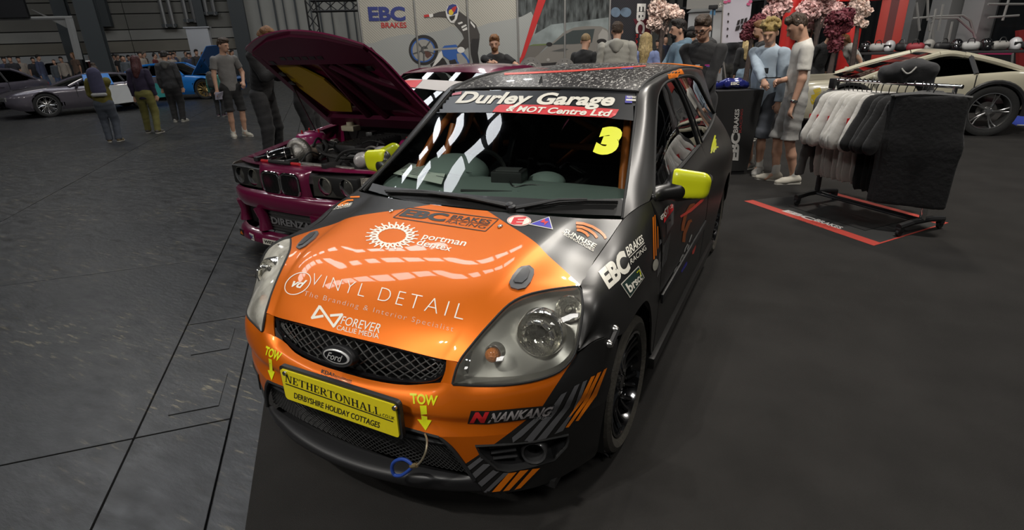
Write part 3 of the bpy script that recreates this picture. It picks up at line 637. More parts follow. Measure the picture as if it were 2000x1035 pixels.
P_ORANGE = dict(color=(.72, .148, .001), rough=.42, metal=.50, coat=.55, coat_rough=.03); P_SATIN = dict(color=(.045, .044, .043), rough=.38, metal=.75, coat=.12, coat_rough=.25)
M_ORANGE = mat('orange_pearl_paint', **P_ORANGE); M_SATIN = mat('satin_black_wrap', **P_SATIN)
def two_tone(name, planes):
    """orange paint that turns black past crisp vinyl edges; planes (a, b, c, d): black where a|x|+b*y+c*z > d"""
    m = mat(name, **P_ORANGE); nt = m.node_tree; N = nt.nodes.new; L = nt.links.new; A = nt.nodes['Principled BSDF']; B = N('ShaderNodeBsdfPrincipled'); mx = N('ShaderNodeMixShader')
    for k, v in (('Base Color', (*P_SATIN['color'], 1)), ('Roughness', P_SATIN['rough']), ('Metallic', P_SATIN['metal']), ('Coat Weight', P_SATIN['coat']), ('Coat Roughness', .25)): B.inputs[k].default_value = v
    tc = N('ShaderNodeTexCoord'); ab = N('ShaderNodeVectorMath'); ab.operation = 'ABSOLUTE'; sx = N('ShaderNodeSeparateXYZ'); L(tc.outputs['Object'], ab.inputs[0]); L(ab.outputs[0], sx.inputs[0]); sy = N('ShaderNodeSeparateXYZ'); L(tc.outputs['Object'], sy.inputs[0])
    cb = N('ShaderNodeCombineXYZ'); L(sx.outputs[0], cb.inputs[0]); L(sy.outputs[1], cb.inputs[1]); L(sy.outputs[2], cb.inputs[2]); last = None
    for a, b, c, d in planes:
        dt = N('ShaderNodeVectorMath'); dt.operation = 'DOT_PRODUCT'; dt.inputs[1].default_value = (a, b, c); L(cb.outputs[0], dt.inputs[0]); g = N('ShaderNodeMath'); g.operation = 'GREATER_THAN'; g.inputs[1].default_value = d-2*b; L(dt.outputs['Value'], g.inputs[0])
        if last is None: last = g.outputs[0]
        else: q = N('ShaderNodeMath'); q.operation = 'MAXIMUM'; L(last, q.inputs[0]); L(g.outputs[0], q.inputs[1]); last = q.outputs[0]
    L(last, mx.inputs[0]); L(A.outputs[0], mx.inputs[1]); L(B.outputs[0], mx.inputs[2]); L(mx.outputs[0], nt.nodes['Material Output'].inputs[0]); return m
M_BONNET = two_tone('bonnet_livery', [(.607, 1, 0, .938)]); M_BUMP = two_tone('bumper_livery', [(2.08, 0, -1, .8735), (.89, 0, -1, .0735)])
M_GLOSSB = mat('gloss_black', (.008, .008, .009), .15, coat=1.0); M_PLAS = mat('black_plastic', (.016, .016, .017), .5); M_RUB = mat('black_rubber', (.012, .012, .012), .75)
M_CHROME = mat('chrome', (.75, .75, .74), .08, 1.0); M_STEELB = mat('bolt_steel', (.55, .54, .52), .25, 1.0)
M_VYEL = mat('fluoro_yellow', (.72, .76, .01), .35, coat=.6); M_VWHT = mat('vinyl_white', (.74, .71, .62), .4); M_VBLK = mat('vinyl_black', (.012, .012, .012), .4); M_VRED = mat('vinyl_red', (.58, .02, .025), .4)
M_VORG = mat('vinyl_orange', (.70, .17, .005), .35); M_VGRY = mat('vinyl_grey', (.10, .10, .105), .35); M_VBLU = mat('vinyl_blue', (.04, .035, .38), .4); M_VLG = mat('vinyl_light_grey', (.22, .22, .22), .35)
M_CARBR = mat('forged_carbon', (.02, .02, .022), .32, .1, coat=.35)
def carbon():
    nt = M_CARBR.node_tree; b = nt.nodes['Principled BSDF']; tc = nt.nodes.new('ShaderNodeTexCoord'); n = nt.nodes.new('ShaderNodeTexNoise'); n.inputs['Scale'].default_value = 75; n.inputs['Detail'].default_value = 6; n.inputs['Roughness'].default_value = .75
    r = nt.nodes.new('ShaderNodeMapRange'); r.inputs['From Min'].default_value = .555; r.inputs['From Max'].default_value = .59; mp = nt.nodes.new('ShaderNodeMapping'); mp.inputs['Scale'].default_value = (1, .45, 1); mp.inputs['Rotation'].default_value = (0, 0, .5); nt.links.new(tc.outputs['Object'], mp.inputs[0]); nt.links.new(mp.outputs[0], n.inputs['Vector']); nt.links.new(n.outputs['Fac'], r.inputs['Value'])
    mx = nt.nodes.new('ShaderNodeMix'); mx.data_type = 'RGBA'; mx.inputs['A'].default_value = (.016, .013, .013, 1); mx.inputs['B'].default_value = (.66, .64, .60, 1); nt.links.new(r.outputs[0], mx.inputs['Factor']); nt.links.new(mx.outputs['Result'], b.inputs['Base Color'])
carbon()
# ---------------- bonnet
BON = [[(0, .090, .700), (.2, .098, .697), (.36, .118, .683), (.39, .124, .681), (.412, .127, .681), (.431, .128, .681)],
       [(0, .165, .757), (.2, .168, .754), (.385, .178, .738), (.405, .18, .733), (.43, .18, .728), (.452, .18, .723)],
       [(0, .25, .807), (.21, .252, .804), (.415, .256, .787), (.437, .256, .781), (.46, .256, .776), (.482, .255, .771)],
       [(0, .335, .842), (.21, .335, .839), (.432, .334, .826), (.456, .334, .818), (.486, .334, .814), (.515, .333, .810)],
       [(0, .42, .868), (.22, .42, .865), (.445, .42, .853), (.472, .42, .844), (.535, .428, .838), (.598, .438, .826)],
       [(0, .52, .889), (.22, .52, .886), (.455, .52, .874), (.485, .52, .863), (.59, .515, .845), (.679, .514, .823)],
       [(0, .68, .915), (.24, .68, .912), (.475, .68, .900), (.508, .68, .889), (.60, .69, .869), (.672, .70, .849)],
       [(0, .775, .930), (.25, .79, .928), (.49, .81, .917), (.527, .815, .907), (.62, .82, .898), (.685, .82, .888)],
       [(0, .845, .941), (.28, .865, .940), (.51, .905, .935), (.56, .925, .931), (.63, .955, .928), (.690, .985, .924)]]
bonnet = cp('bonnet', ng(net(full(BON), 9, [6, 5, 5, 10, 10, 10, 10, 5, 5, 6])), M_BONNET, smooth=60); orient(bonnet, (0, -.3, 1)); thicken(bonnet, .012)
# ---------------- front bumper : beam, cheeks, lip
BT = [(0, .062, .568), (.12, .064, .569), (.25, .080, .576), (.343, .108, .592), (.385, .100, .610), (.424, .092, .617), (.493, .12, .614), (.595, .163, .619), (.666, .228, .619), (.71, .283, .628), (.737, .337, .660), (.79, .403, .697), (.82, .53, .642)]
B1 = [(0, .036, .553), (.12, .038, .553), (.25, .054, .558), (.343, .074, .572), (.385, .077, .582), (.424, .080, .588), (.493, .102, .590), (.597, .149, .592), (.672, .215, .592), (.72, .275, .595), (.755, .333, .612), (.80, .40, .632), (.823, .505, .600)]
B2 = [(0, .020, .505), (.12, .022, .505), (.25, .030, .505), (.343, .046, .507), (.387, .054, .508), (.43, .064, .51), (.498, .09, .512), (.60, .143, .514), (.675, .21, .515), (.722, .265, .515), (.757, .315, .52), (.80, .38, .53), (.822, .455, .53)]
B3 = [(x, y+.007, z-.012) for x, y, z in B2]
B4 = [(0, .020, .456), (.12, .022, .455), (.25, .026, .452), (.343, .034, .448), (.388, .043, .443), (.43, .058, .445), (.50, .088, .448), (.60, .147, .452), (.67, .212, .455), (.715, .262, .456), (.75, .307, .457), (.79, .362, .457), (.817, .425, .455)]
beam = net(full([BT, B1, B2, B3, B4]), [4, 5, 1, 5], 3)
CH = [B4[4:],
      [(.422, .057, .405), (.455, .068, .405), (.52, .097, .40), (.61, .152, .40), (.675, .215, .40), (.718, .265, .40), (.75, .31, .40), (.785, .36, .40), (.814, .41, .40)],
      [(.457, .070, .340), (.485, .082, .338), (.54, .11, .335), (.62, .167, .33), (.678, .225, .33), (.718, .275, .33), (.748, .32, .33), (.78, .362, .33), (.808, .40, .33)],
      [(.485, .085, .268), (.51, .097, .265), (.56, .127, .262), (.63, .182, .26), (.682, .237, .26), (.715, .285, .259), (.745, .328, .259), (.775, .368, .259), (.80, .40, .259)],
      [(.503, .098, .215), (.525, .11, .21), (.57, .14, .202), (.64, .20, .197), (.68, .248, .196), (.71, .292, .196), (.737, .338, .199), (.762, .38, .204), (.785, .42, .212)]]
cheek = net(CH, 6, 4)
tab = net([[(.385, .126, .680), (.408, .127, .679), (.428, .127, .678)], [(.384, .116, .645), (.406, .112, .645), (.426, .110, .645)], [(.372, .101, .605), (.395, .098, .611), (.424, .092, .617)]], 3, 3)
LP = [[(0, .040, .262), (.13, .044, .265), (.27, .052, .272), (.36, .066, .274), (.42, .078, .274), (.478, .088, .276)], [(0, -.016, .246), (.13, -.011, .249), (.27, .010, .259), (.36, .036, .264), (.42, .056, .266), (.487, .086, .266)],
      [(0, -.016, .222), (.13, -.011, .224), (.27, .008, .230), (.36, .034, .233), (.42, .055, .235), (.497, .092, .238)], [(0, .0, .205), (.13, .005, .206), (.27, .022, .208), (.36, .045, .210), (.42, .064, .212), (.505, .099, .216)], [(0, .10, .212), (.13, .10, .212), (.27, .12, .214), (.36, .13, .215), (.42, .14, .216), (.50, .16, .218)]]
FOG = [(929, 871), (985, 868), (1045, 862), (1109, 849), (1110, 860), (1106, 872), (1082, 898), (1040, 910), (993, 920), (971, 916), (940, 889)]
def inside(poly, x, y):
    c = False; j = len(poly)-1
    for i in range(len(poly)):
        if (poly[i][1] > y) != (poly[j][1] > y) and x < (poly[j][0]-poly[i][0])*(y-poly[i][1])/(poly[j][1]-poly[i][1])+poly[i][0]: c = not c
        j = i
    return c
def px(X):
    q = CR @ (np.asarray(X)-CAM); return 1000+F_PX*q[0]/q[2], 517.5+F_PX*q[1]/q[2]
V, F = grid(cheek); VR, FR = V.copy(), list(F)
cheek_bvh0 = BVHTree.FromPolygons([Vector(v) for v in V], F)
F = [q for q in F if not inside(FOG, *px(np.mean(V[list(q)], 0)))]
g = G(); g.add(*grid(beam)); g.add(V, F); g.add(V*[-1, 1, 1], F); g.add(*grid(tab)); g.add(grid(tab)[0]*[-1, 1, 1], grid(tab)[1])
bumper = cp('front_bumper', g, M_BUMP, smooth=50, weld=.0015); orient(bumper, (0, -1, 0)); 
beam_bvh = bvh_of(bumper); thicken(bumper, .006)
lip = cp('splitter_lip', ng(net(full(LP), 4, 4)), mat('lip_black', (.013, .013, .014), .45), smooth=50); orient(lip, (0, -1, 0)); thicken(lip, .005)
# fog lamp wells
hit = [np.array(cheek_bvh0.ray_cast(Vector(CAM), Vector(ray(*p)))[0]) for p in FOG]
for s in (1, -1):
    L = np.array(hit)*[s, 1, 1]; ctr = L.mean(0); inn = L*.82+ctr*.18+np.array([-.02*s, .055, .0]); g = G(); n = len(L)
    g.add(np.r_[L, inn], [(i, (i+1) % n, n+(i+1) % n, n+i) for i in range(n)]+[tuple(range(n, 2*n))])
    well = cp('fog_lamp_well', g, M_PLAS, smooth=30)
    g = G(); g.tube(np.r_[L, L[:2]], .0055, 6); shift(g).build('rim', M_RUB, well)
    c = np.array(atplane(1043, 882, hit[7]+np.array([0, .012, 0]), (0.5, -.85, 0)))*[s, 1, 1]; g = G(); ax = (.35*s, -.9, .05)
    g.lathe([(.030, -.03), (.034, .008), (.040, .012), (.044, .004), (.044, -.03)], c, ax, 28); shift(g).build('fog_lamp_ring', mat('fog_ring', (.035, .035, .036), .3, coat=.5), well)
    g = G()
    for k in range(3):
        a = np.array(cheek_bvh0.ray_cast(Vector(CAM), Vector(ray(950+4*k, 880+11*k)))[0])*[s, 1, 1]; b = np.array(cheek_bvh0.ray_cast(Vector(CAM), Vector(ray(1000+2*k, 874+12*k)))[0])*[s, 1, 1]
        g.tube([a+np.array([0, .018, 0]), b+np.array([0, .022, 0])], .006, 6)
    shift(g).build('fog_slats', M_PLAS, well)
# ---------------- upper grille
GT = [(0, .096, .692), (.12, .099, .690), (.25, .112, .683), (.345, .124, .672), (.378, .128, .664)]; GB = [(0, .070, .574), (.12, .072, .575), (.25, .088, .582), (.335, .112, .598), (.372, .120, .625)]
rec = lambda P, d: [(x, y+d, z) for x, y, z in P]
GS = net(full([rec(GT, .022), [(x, (a+b)/2+.012, (c+d)/2) for (x, a, c), (_, b, d) in zip(GT, GB)], rec(GB, .022)]), 6, 4)
grille = cp('grille', ng(GS+np.array([0, .045, 0])), M_VBLK); 
g = G(); fr = np.r_[crs([(-x, y, z) for x, y, z in reversed(GT)]+GT[1:], 4), crs(list(reversed(GB))+[(-x, y, z) for x, y, z in GB[1:]], 4)]; fr = np.r_[fr, fr[:2]]
g.tube(fr+np.array([0, .006, 0]), .0085, 8); shift(g).build('grille_frame', M_GLOSSB, grille)
def on(Gd, u, v):
    nv, nu = Gd.shape[:2]; a, b = np.clip(v, 0, 1)*(nv-1), np.clip(u, 0, 1)*(nu-1); i, j = min(int(a), nv-2), min(int(b), nu-2); a -= i; b -= j
    return (Gd[i, j]*(1-a)+Gd[i+1, j]*a)*(1-b)+(Gd[i, j+1]*(1-a)+Gd[i+1, j+1]*a)*b
def mesh_bars(Gd, nx, slope, r, sides=5, dy=(0, 0, 0)):
    g = G()
    for sg in (1, -1):
        for k in range(-int(slope)-1, nx+int(slope)+2):
            pts = []
            for i in range(25):
                v = i/24; u = (k+sg*v*slope)/nx
                if 0 <= u <= 1: pts.append(on(Gd, u, v)+np.array(dy))
            if len(pts) > 2: g.tube(pts, r, sides)
    return g
shift(mesh_bars(GS, 22, 3.6, .0024)).build('mesh_bars', mat('mesh_metal', (.17, .17, .165), .4, .7), grille, kind='stuff')
# oval badge
Bc = np.array([0, .044, .643]); ga = G(); MB = frame(Bc, (1, 0, 0), (0, .36, 1))
ga.lathe([(1, 0)], n=3) if False else None
def oval(rx, ry, z0, z1, n=40, dome=.0):
    g = G(); V = []
    rings = [(1, z0), (1, z1), (.85, z1+dome*.6), (.5, z1+dome), (.001, z1+dome*1.15)]
    for k, z in rings: V += [(rx*k*math.cos(2*PI*i/n), ry*k*math.sin(2*PI*i/n), z) for i in range(n)]
    g.add(np.array(V) @ MB[:3, :3].T+MB[:3, 3], [(j*n+i, j*n+(i+1) % n, (j+1)*n+(i+1) % n, (j+1)*n+i) for j in range(len(rings)-1) for i in range(n)]); return g
shift(oval(.068, .034, -.03, .002)).build('badge_mount', M_PLAS, grille)
badge = shift(oval(.0575, .0235, 0, .006, dome=.003)).build('badge_ring', mat('badge_silver', (.62, .62, .61), .3, .5), grille)
shift(oval(.050, .0185, .006, .0092, dome=.001)).build('badge_face', M_GLOSSB, grille)
Mx = MB.copy(); Mx[:3, 3] = Bc+MB[:3, :3] @ np.array([-.034, -.012, .0115])-CO; flat_text('Ford', Mx, .068, .0235, mat('badge_silver'), grille, 'badge_script', bold=.01, shear=.35)
# ---------------- lower grille
OT = [(x, y+.012, z-.004) for x, y, z in B4[:5]]; OB = [(0, .046, .255), (.12, .05, .258), (.27, .058, .266), (.38, .07, .270), (.478, .088, .272)]
OM = [(0, .03, .355), (.14, .032, .355), (.29, .042, .355), (.37, .054, .355), (.447, .070, .355)]
LG = net(full([OT, OM, OB]), 8, 4)+np.array([0, .02, 0]); lgr = cp('lower_grille', ng(LG+np.array([0, .05, 0])), M_VBLK)
shift(mesh_bars(LG, 46, 9, .0017, 4)).build('mesh_bars', mat('mesh_black', (.035, .035, .035), .5, .3), lgr, kind='stuff')
g = G(); L = np.array([(-x, y, z) for x, y, z in reversed(OT)]+OT[1:]); g.tube(crs(L, 4)-[0, .008, 0], .007, 6)
for s in (1, -1): g.tube(crs(np.array([OT[-1], (.422, .063, .402), (.457, .076, .338), (.485, .09, .27)])*[s, 1, 1], 5)-[0, .006, 0], .008, 6)
for zz in (.40,): g.tube(crs(full([[(0, .045, zz), (.15, .047, zz), (.3, .056, zz), (.41, .075, zz)]])[0], 4), .010, 6)
shift(g).build('grille_frame', M_PLAS, lgr)
# ---------------- headlamps
HI = [(.424, .093, .6215), (.431, .128, .681), (.452, .18, .723), (.482, .255, .771), (.515, .333, .811), (.545, .38, .822), (.598, .438, .826), (.679, .512, .823)]
HO = [(.426, .092, .6205), (.493, .12, .617), (.595, .163, .623), (.666, .228, .623), (.71, .284, .633), (.735, .33, .665), (.738, .372, .727), (.729, .423, .793), (.70, .488, .822)]
hi = cr(HI, 26); ho = cr(HO, 26)
def lens_rows(b, dep=0.0, sc=1.0):
    mid = (hi+ho)/2+np.array([.35, -.8, .45])*(np.sin(np.linspace(.08, .96, 26)*PI)*b)[:, None]
    P = np.stack([np.stack([crs([a, m, c], 8) for a, m, c in zip(hi, mid, ho)], 0)], 0)[0]
    c = P.reshape(-1, 3).mean(0); return (P-c)*sc+c+np.array([-.25, .8, -.3])*dep
LEN = lens_rows(.022); lens_bvh = BVHTree.FromPolygons([Vector(v) for v in grid(LEN)[0]], grid(LEN)[1])
M_LENS = glass('lamp_lens', (.94, .94, .91), .02, 1.4, haze=.05); M_LENSL = glass('lamp_lens_hazed', (.80, .80, .74), .10, 1.45, haze=.55); M_BOWL = mat('lamp_reflector', (.86, .85, .80), .12, .95, bump=.22, bscale=40); M_BEZ = mat('lamp_bezel', (.36, .36, .34), .30, .55); M_AMB = mat('amber_lens', (.55, .16, .01), .25, coat=.8, bump=.5, bscale=150)
def lpt(x, y, d, s): return (np.array(lens_bvh.ray_cast(Vector(CAM), Vector(ray(x, y)))[0])+np.array([-.10, 1, -.12])*d)*[s, 1, 1]
for s in (1, -1):
    SV = np.array([s, 1, 1]); h = cp('headlamp', ng(lens_rows(-.012, .072, .93)*SV), M_BEZ if s > 0 else mat('lamp_bezel_lit', (.46, .46, .43), .4, .5), smooth=60)  # left bezel and housing paler: stronger light on that side put into colour
    P = lens_rows(.022)*SV; orient(shift(ng(P)).build('lens', M_LENS if s > 0 else M_LENSL, h, smooth=60), (.3*s, -.8, .4))
    e = np.r_[P[:, 0], P[::-1, -1]]; e2 = (lens_rows(-.012, .072, .93)*SV); e2 = np.r_[e2[:, 0], e2[::-1, -1]]; n = len(e)
    g = G(); g.add(np.r_[e, e2], [(i, (i+1) % n, n+(i+1) % n, n+i) for i in range(n)]); shift(g).build('housing', M_BEZ if s > 0 else mat('lamp_bezel_lit', (.46, .46, .43), .4, .5), h)
    g = G(); g.tube(np.r_[e, e[:2]], .0045, 6); shift(g).build('seal', M_RUB, h)
    ax = np.array([.16*s, -1, .22])
    c = lpt(1048, 660, .036, s); g = G(); g.lathe([(.018, -.045), (.04, -.035), (.058, -.018), (.069, 0), (.073, .007), (.076, .006), (.079, -.004), (.082, -.03)], c, ax, 36); shift(g).build('reflector', M_BOWL, h)
    g = G(); g.lathe([(.017, -.05), (.017, -.012), (.014, -.006), (.0, -.004)], c, ax, 16); shift(g).build('bulb_cap', mat('bulb_cap', (.10, .10, .10), .3, .8), h)
    g = G()
    for k in range(7):
        t = PI/2+(k-3)*.62; g.box(c+np.array([.05*math.cos(t), -.012, .05*math.sin(t)]), (.012, .022, .028), roty(-t), bev=.002)
    shift(g).build('facets', M_BOWL, h)
    c = lpt(1104, 612, .045, s); g = G(); g.lathe([(.01, -.035), (.03, -.022), (.041, .0), (.044, .004), (.046, -.01)], c, ax, 28); shift(g).build('side_reflector', M_BOWL, h); g = G(); g.ell(c-np.array([0, .004, 0]), (.014, .022, .014), 12); shift(g).build('side_bulb', M_LENS, h)
    c = lpt(953, 702, .030, s); g = G(); g.lathe([(.0, .012), (.014, .010), (.022, .003), (.024, -.004), (.024, -.03)], c, ax, 24); shift(g).build('amber_indicator', M_AMB, h)
    g = G(); g.lathe([(.025, -.03), (.025, -.004), (.029, -.003), (.031, -.012), (.031, -.035)], c+np.array([.004*s, .0, .006]), ax, 24); shift(g).build('indicator_bezel', M_BEZ, h)
# ---------------- wings, doors, quarters, pillars
def strip3(rows, bulge, n1=2, per=3):
    """columns given as (top, mid, bottom) -> net with rounded shoulder"""
    R = [[], [], [], []]
    for T, m, b in rows:
        T, m, b = map(np.array, (T, m, b)); R[0].append(T); R[1].append(T*.55+m*.45+np.array([bulge, 0, bulge*.6])); R[2].append(m); R[3].append(b)
    return net(R, [4, 4, 6], per)
WG = [((.738, .345, .684), (.740, .347, .678), (.744, .350, .674)), ((.738, .370, .727), (.765, .40, .714), (.788, .409, .700)), ((.730, .423, .795), (.785, .465, .748), (.812, .49, .668)), ((.704, .488, .824), (.778, .54, .780), (.828, .575, .645)),
      ((.683, .53, .826), (.772, .62, .790), (.834, .66, .660)), ((.677, .70, .851), (.776, .74, .805), (.837, .75, .666)), ((.690, .82, .890), (.786, .84, .825), (.835, .86, .645)), ((.696, .985, .926), (.797, .97, .825), (.828, .97, .565)),
      ((.715, 1.07, .942), (.802, 1.05, .80), (.820, 1.06, .44)), ((.735, 1.14, .950), (.808, 1.12, .75), (.812, 1.115, .28)), ((.752, 1.188, .953), (.814, 1.183, .70), (.805, 1.18, .212))]
DR = []
for y, bx, bz in ((1.194, .752, .953), (1.5, .753, .960), (1.9, .753, .970), (2.3, .751, .986), (2.42, .749, .993)): DR.append(((bx, y, bz), (.815+.006*(y-1.2), y, .72), (.806, y, .21)))
QT = [((.749, 2.428, .993), (.822, 2.428, .74), (.806, 2.428, .21)), ((.743, 2.75, 1.02), (.832, 2.80, .76), (.812, 2.925, .22)), ((.738, 2.9, 1.03), (.838, 2.93, .78), (.826, 2.965, .36)), ((.732, 3.05, 1.045), (.842, 3.07, .80), (.840, 3.06, .52)),
      ((.72, 3.17, 1.055), (.844, 3.18, .81), (.846, 3.17, .615)), ((.706, 3.29, 1.062), (.843, 3.29, .81), (.848, 3.287, .64)), ((.69, 3.42, 1.04), (.835, 3.42, .80), (.842, 3.41, .61)), ((.67, 3.55, 1.01), (.82, 3.56, .79), (.828, 3.53, .51)), ((.65, 3.66, .99), (.80, 3.68, .77), (.812, 3.62, .35)), ((.62, 3.80, .965), (.76, 3.84, .75), (.74, 3.86, .25))]
# pillar strip: windscreen edge / crown / window edge
PL = [((.690, 1.000, .924), (.712, 1.06, .944), (.748, 1.185, .955)), ((.662, 1.128, .992), (.700, 1.19, 1.00), (.742, 1.26, .985)), ((.630, 1.290, 1.089), (.672, 1.34, 1.095), (.702, 1.405, 1.092)), ((.582, 1.530, 1.243), (.622, 1.57, 1.255), (.652, 1.62, 1.238)),
      ((.545, 1.704, 1.360), (.585, 1.735, 1.368), (.618, 1.80, 1.335)), ((.548, 1.90, 1.392), (.590, 1.91, 1.390), (.606, 1.96, 1.368)), ((.560, 2.4, 1.417), (.600, 2.4, 1.408), (.606, 2.4, 1.380)), ((.556, 2.9, 1.404), (.598, 2.88, 1.392), (.606, 2.82, 1.357)), ((.540, 3.40, 1.370), (.592, 3.2, 1.34), (.618, 3.02, 1.30)), ((.535, 3.60, 1.350), (.62, 3.42, 1.22), (.652, 3.16, 1.20)), ((.62, 3.80, .967), (.66, 3.60, 1.03), (.705, 3.30, 1.066))]
skins = {}
for nm, rows, bl in (('front_wing', WG, .012), ('door', DR, .020), ('rear_quarter_panel', QT, .016)):
    for s in (1, -1):
        N = strip3(rows, bl)*[s, 1, 1]; o = cp(nm, ng(N), M_SATIN, smooth=50); orient(o, (s, 0, 0)); skins[nm, s] = o
for s in (1, -1):
    N = net(np.array(PL).transpose(1, 0, 2)*[s, 1, 1], [5, 5], 5); o = cp('roof_pillar', ng(N), M_SATIN, smooth=60); orient(o, (s, 0, .5)); skins['pillar', s] = o
pil_bvh = bvh_of(skins['pillar', 1]); side_bvh = bvh_of(skins['front_wing', 1], skins['door', 1], skins['rear_quarter_panel', 1]); wing_bvh = bvh_of(skins['front_wing', 1])
for k, o in skins.items(): thicken(o, .008)
RF = [[(0, 1.655, 1.378), (.28, 1.667, 1.375), (.46, 1.69, 1.366), (.534, 1.708, 1.359)], [(0, 1.9, 1.421), (.28, 1.9, 1.416), (.46, 1.9, 1.404), (.536, 1.9, 1.392)], [(0, 2.4, 1.450), (.28, 2.4, 1.445), (.47, 2.4, 1.431), (.550, 2.4, 1.418)], [(0, 2.9, 1.444), (.28, 2.9, 1.438), (.47, 2.9, 1.42), (.546, 2.9, 1.405)], [(0, 3.40, 1.408), (.28, 3.40, 1.402), (.46, 3.40, 1.386), (.53, 3.40, 1.371)], [(0, 3.62, 1.375), (.28, 3.62, 1.371), (.45, 3.61, 1.36), (.525, 3.60, 1.35)]]
roof = cp('roof', ng(net(full(RF), 6, 4)), M_CARBR, smooth=60); orient(roof, (0, 0, 1)); roof_bvh = bvh_of(roof); thicken(roof, .008)
for s in (1, -1):
    g = G(); g.tube(crs(np.array([(.541, 1.69, 1.352), (.542, 1.9, 1.395), (.555, 2.4, 1.421), (.551, 2.9, 1.408), (.535, 3.40, 1.374), (.53, 3.6, 1.352)])*[s, 1, 1], 6), .009, 6); cp('roof_gutter', g, M_RUB)
g = G(); g.tube([(0, 1.74, 1.385), (0, 1.74, 1.40), (0, 1.752, 1.425)], [.016, .009, .004], 10); cp('aerial_base', g, M_PLAS)
WS = [[(0, 1.652, 1.372), (.3, 1.668, 1.369), (.538, 1.706, 1.353)], [(0, 1.46, 1.251), (.32, 1.483, 1.247), (.576, 1.535, 1.236)], [(0, 1.19, 1.100), (.34, 1.217, 1.097), (.626, 1.294, 1.084)], [(0, 1.02, 1.005), (.36, 1.052, 1.001), (.658, 1.132, .988)], [(0, .868, .922), (.37, .91, .921), (.682, 1.018, .916)]]
WSN = net(full(WS), 14, 14); M_SCREEN = glass('windscreen_glass', (.76, .82, .79), 0.0, 1.40)
screen = cp('windscreen', ng(WSN), M_SCREEN, smooth=60); orient(screen, (0, -.7, .7)); ws_bvh = bvh_of(screen)
g = G(); e = np.r_[WSN[::-1, -1], WSN[0, ::-1], WSN[:, 0]]; g.tube(e+np.array([0, -.002, .002]), .007, 6); cp('windscreen_seal', g, M_RUB)
def gl(name, rows, tint, s, bulge=.01):
    N = net(np.array(rows)*[s, 1, 1], 5, 5); o = cp(name, ng(N), glass('side_glass', (.30, .32, .32), 0, 1.75), smooth=60); return orient(o, (s, 0, .2)), N
SG1 = [[(.746, 1.245, .965), (.698, 1.425, 1.092), (.646, 1.635, 1.232), (.606, 1.82, 1.333), (.598, 1.975, 1.368), (.597, 2.22, 1.377)], [(.75, 1.40, .96), (.722, 1.55, 1.05), (.685, 1.75, 1.16), (.660, 1.95, 1.235), (.652, 2.1, 1.255), (.650, 2.30, 1.26)], [(.752, 1.50, .962), (.750, 1.65, .968), (.749, 1.85, .972), (.748, 2.05, .978), (.748, 2.2, .984), (.747, 2.38, .99)]]
SG2 = [[(.598, 2.30, 1.378), (.599, 2.55, 1.375), (.601, 2.82, 1.350), (.612, 3.0, 1.30)], [(.660, 2.38, 1.23), (.660, 2.6, 1.23), (.660, 2.85, 1.21), (.650, 3.12, 1.19)], [(.746, 2.46, .997), (.739, 2.75, 1.022), (.726, 3.0, 1.042), (.702, 3.27, 1.066)]]
for s in (1, -1):
    o, N = gl('door_window', SG1, None, s); g = G(); g.tube(np.r_[N[::-1, 0][:-1], N[0], N[:, -1], N[-1, ::-1]]+np.array([.004*s, 0, 0]), .009, 6); shift(g).build('window_seal', M_RUB, o)
    o, N = gl('quarter_window', SG2, None, s); g = G(); g.tube(np.r_[N[::-1, 0][:-1], N[0], N[:, -1], N[-1, ::-1]]+np.array([.004*s, 0, 0]), .009, 6); shift(g).build('window_seal', M_RUB, o)
    g = G(); g.add(*grid(net(np.array([[(.602, 2.225, 1.378), (.602, 2.30, 1.379)], [(.66, 2.31, 1.245), (.665, 2.385, 1.235)], [(.754, 2.385, .99), (.752, 2.46, .996)]])*[s, 1, 1], 5, 2))); o = cp('window_pillar', g, M_GLOSSB); orient(o, (s, 0, 0)); thicken(o, .01)
    g = G(); g.box((.828*s, 1.80, .50), (.012, 1.2, .045), bev=.004); cp('door_rub_strip', g, M_PLAS)
    g = G(); g.box((.80*s, 2.02, .195), (.06, 1.78, .06), bev=.012); cp('sill', g, M_SATIN)
    hd = G(); hd.tube(crs([(.826*s, 2.20, .80), (.843*s, 2.23, .802), (.843*s, 2.33, .808), (.826*s, 2.37, .81)], 3), .012, 8); cp('door_handle', hd, M_SATIN)
TG = [[(0, 3.655, 1.365), (.28, 3.65, 1.36), (.525, 3.60, 1.348)], [(0, 3.79, 1.15), (.3, 3.78, 1.15), (.575, 3.715, 1.14)], [(0, 3.87, .975), (.33, 3.86, .975), (.62, 3.80, .965)], [(0, 3.92, .75), (.4, 3.915, .75), (.76, 3.84, .75)], [(0, 3.95, .5), (.4, 3.94, .5), (.775, 3.87, .5)], [(0, 3.92, .25), (.4, 3.91, .25), (.74, 3.86, .25)]]
o = cp('tailgate', ng(net(full(TG), 4, 4)), M_SATIN, smooth=60); orient(o, (0, 1, 0)); thicken(o, .006)
o = cp('rear_window', ng(net(full([[(x*.86, y+.012, z-.03) for x, y, z in TG[0]], [(x*.86, y+.012, z) for x, y, z in TG[1]], [(x*.86, y+.012, z+.03) for x, y, z in TG[2]]]), 4, 4)), M_GLOSSB)
g = G(); g.add(*grid(net(full([[(0, 3.50, 1.412), (.3, 3.5, 1.406), (.52, 3.48, 1.38)], [(0, 3.70, 1.405), (.3, 3.70, 1.40), (.53, 3.67, 1.375)]]), 3, 4))); o = cp('roof_spoiler', g, M_VORG); thicken(o, .02)
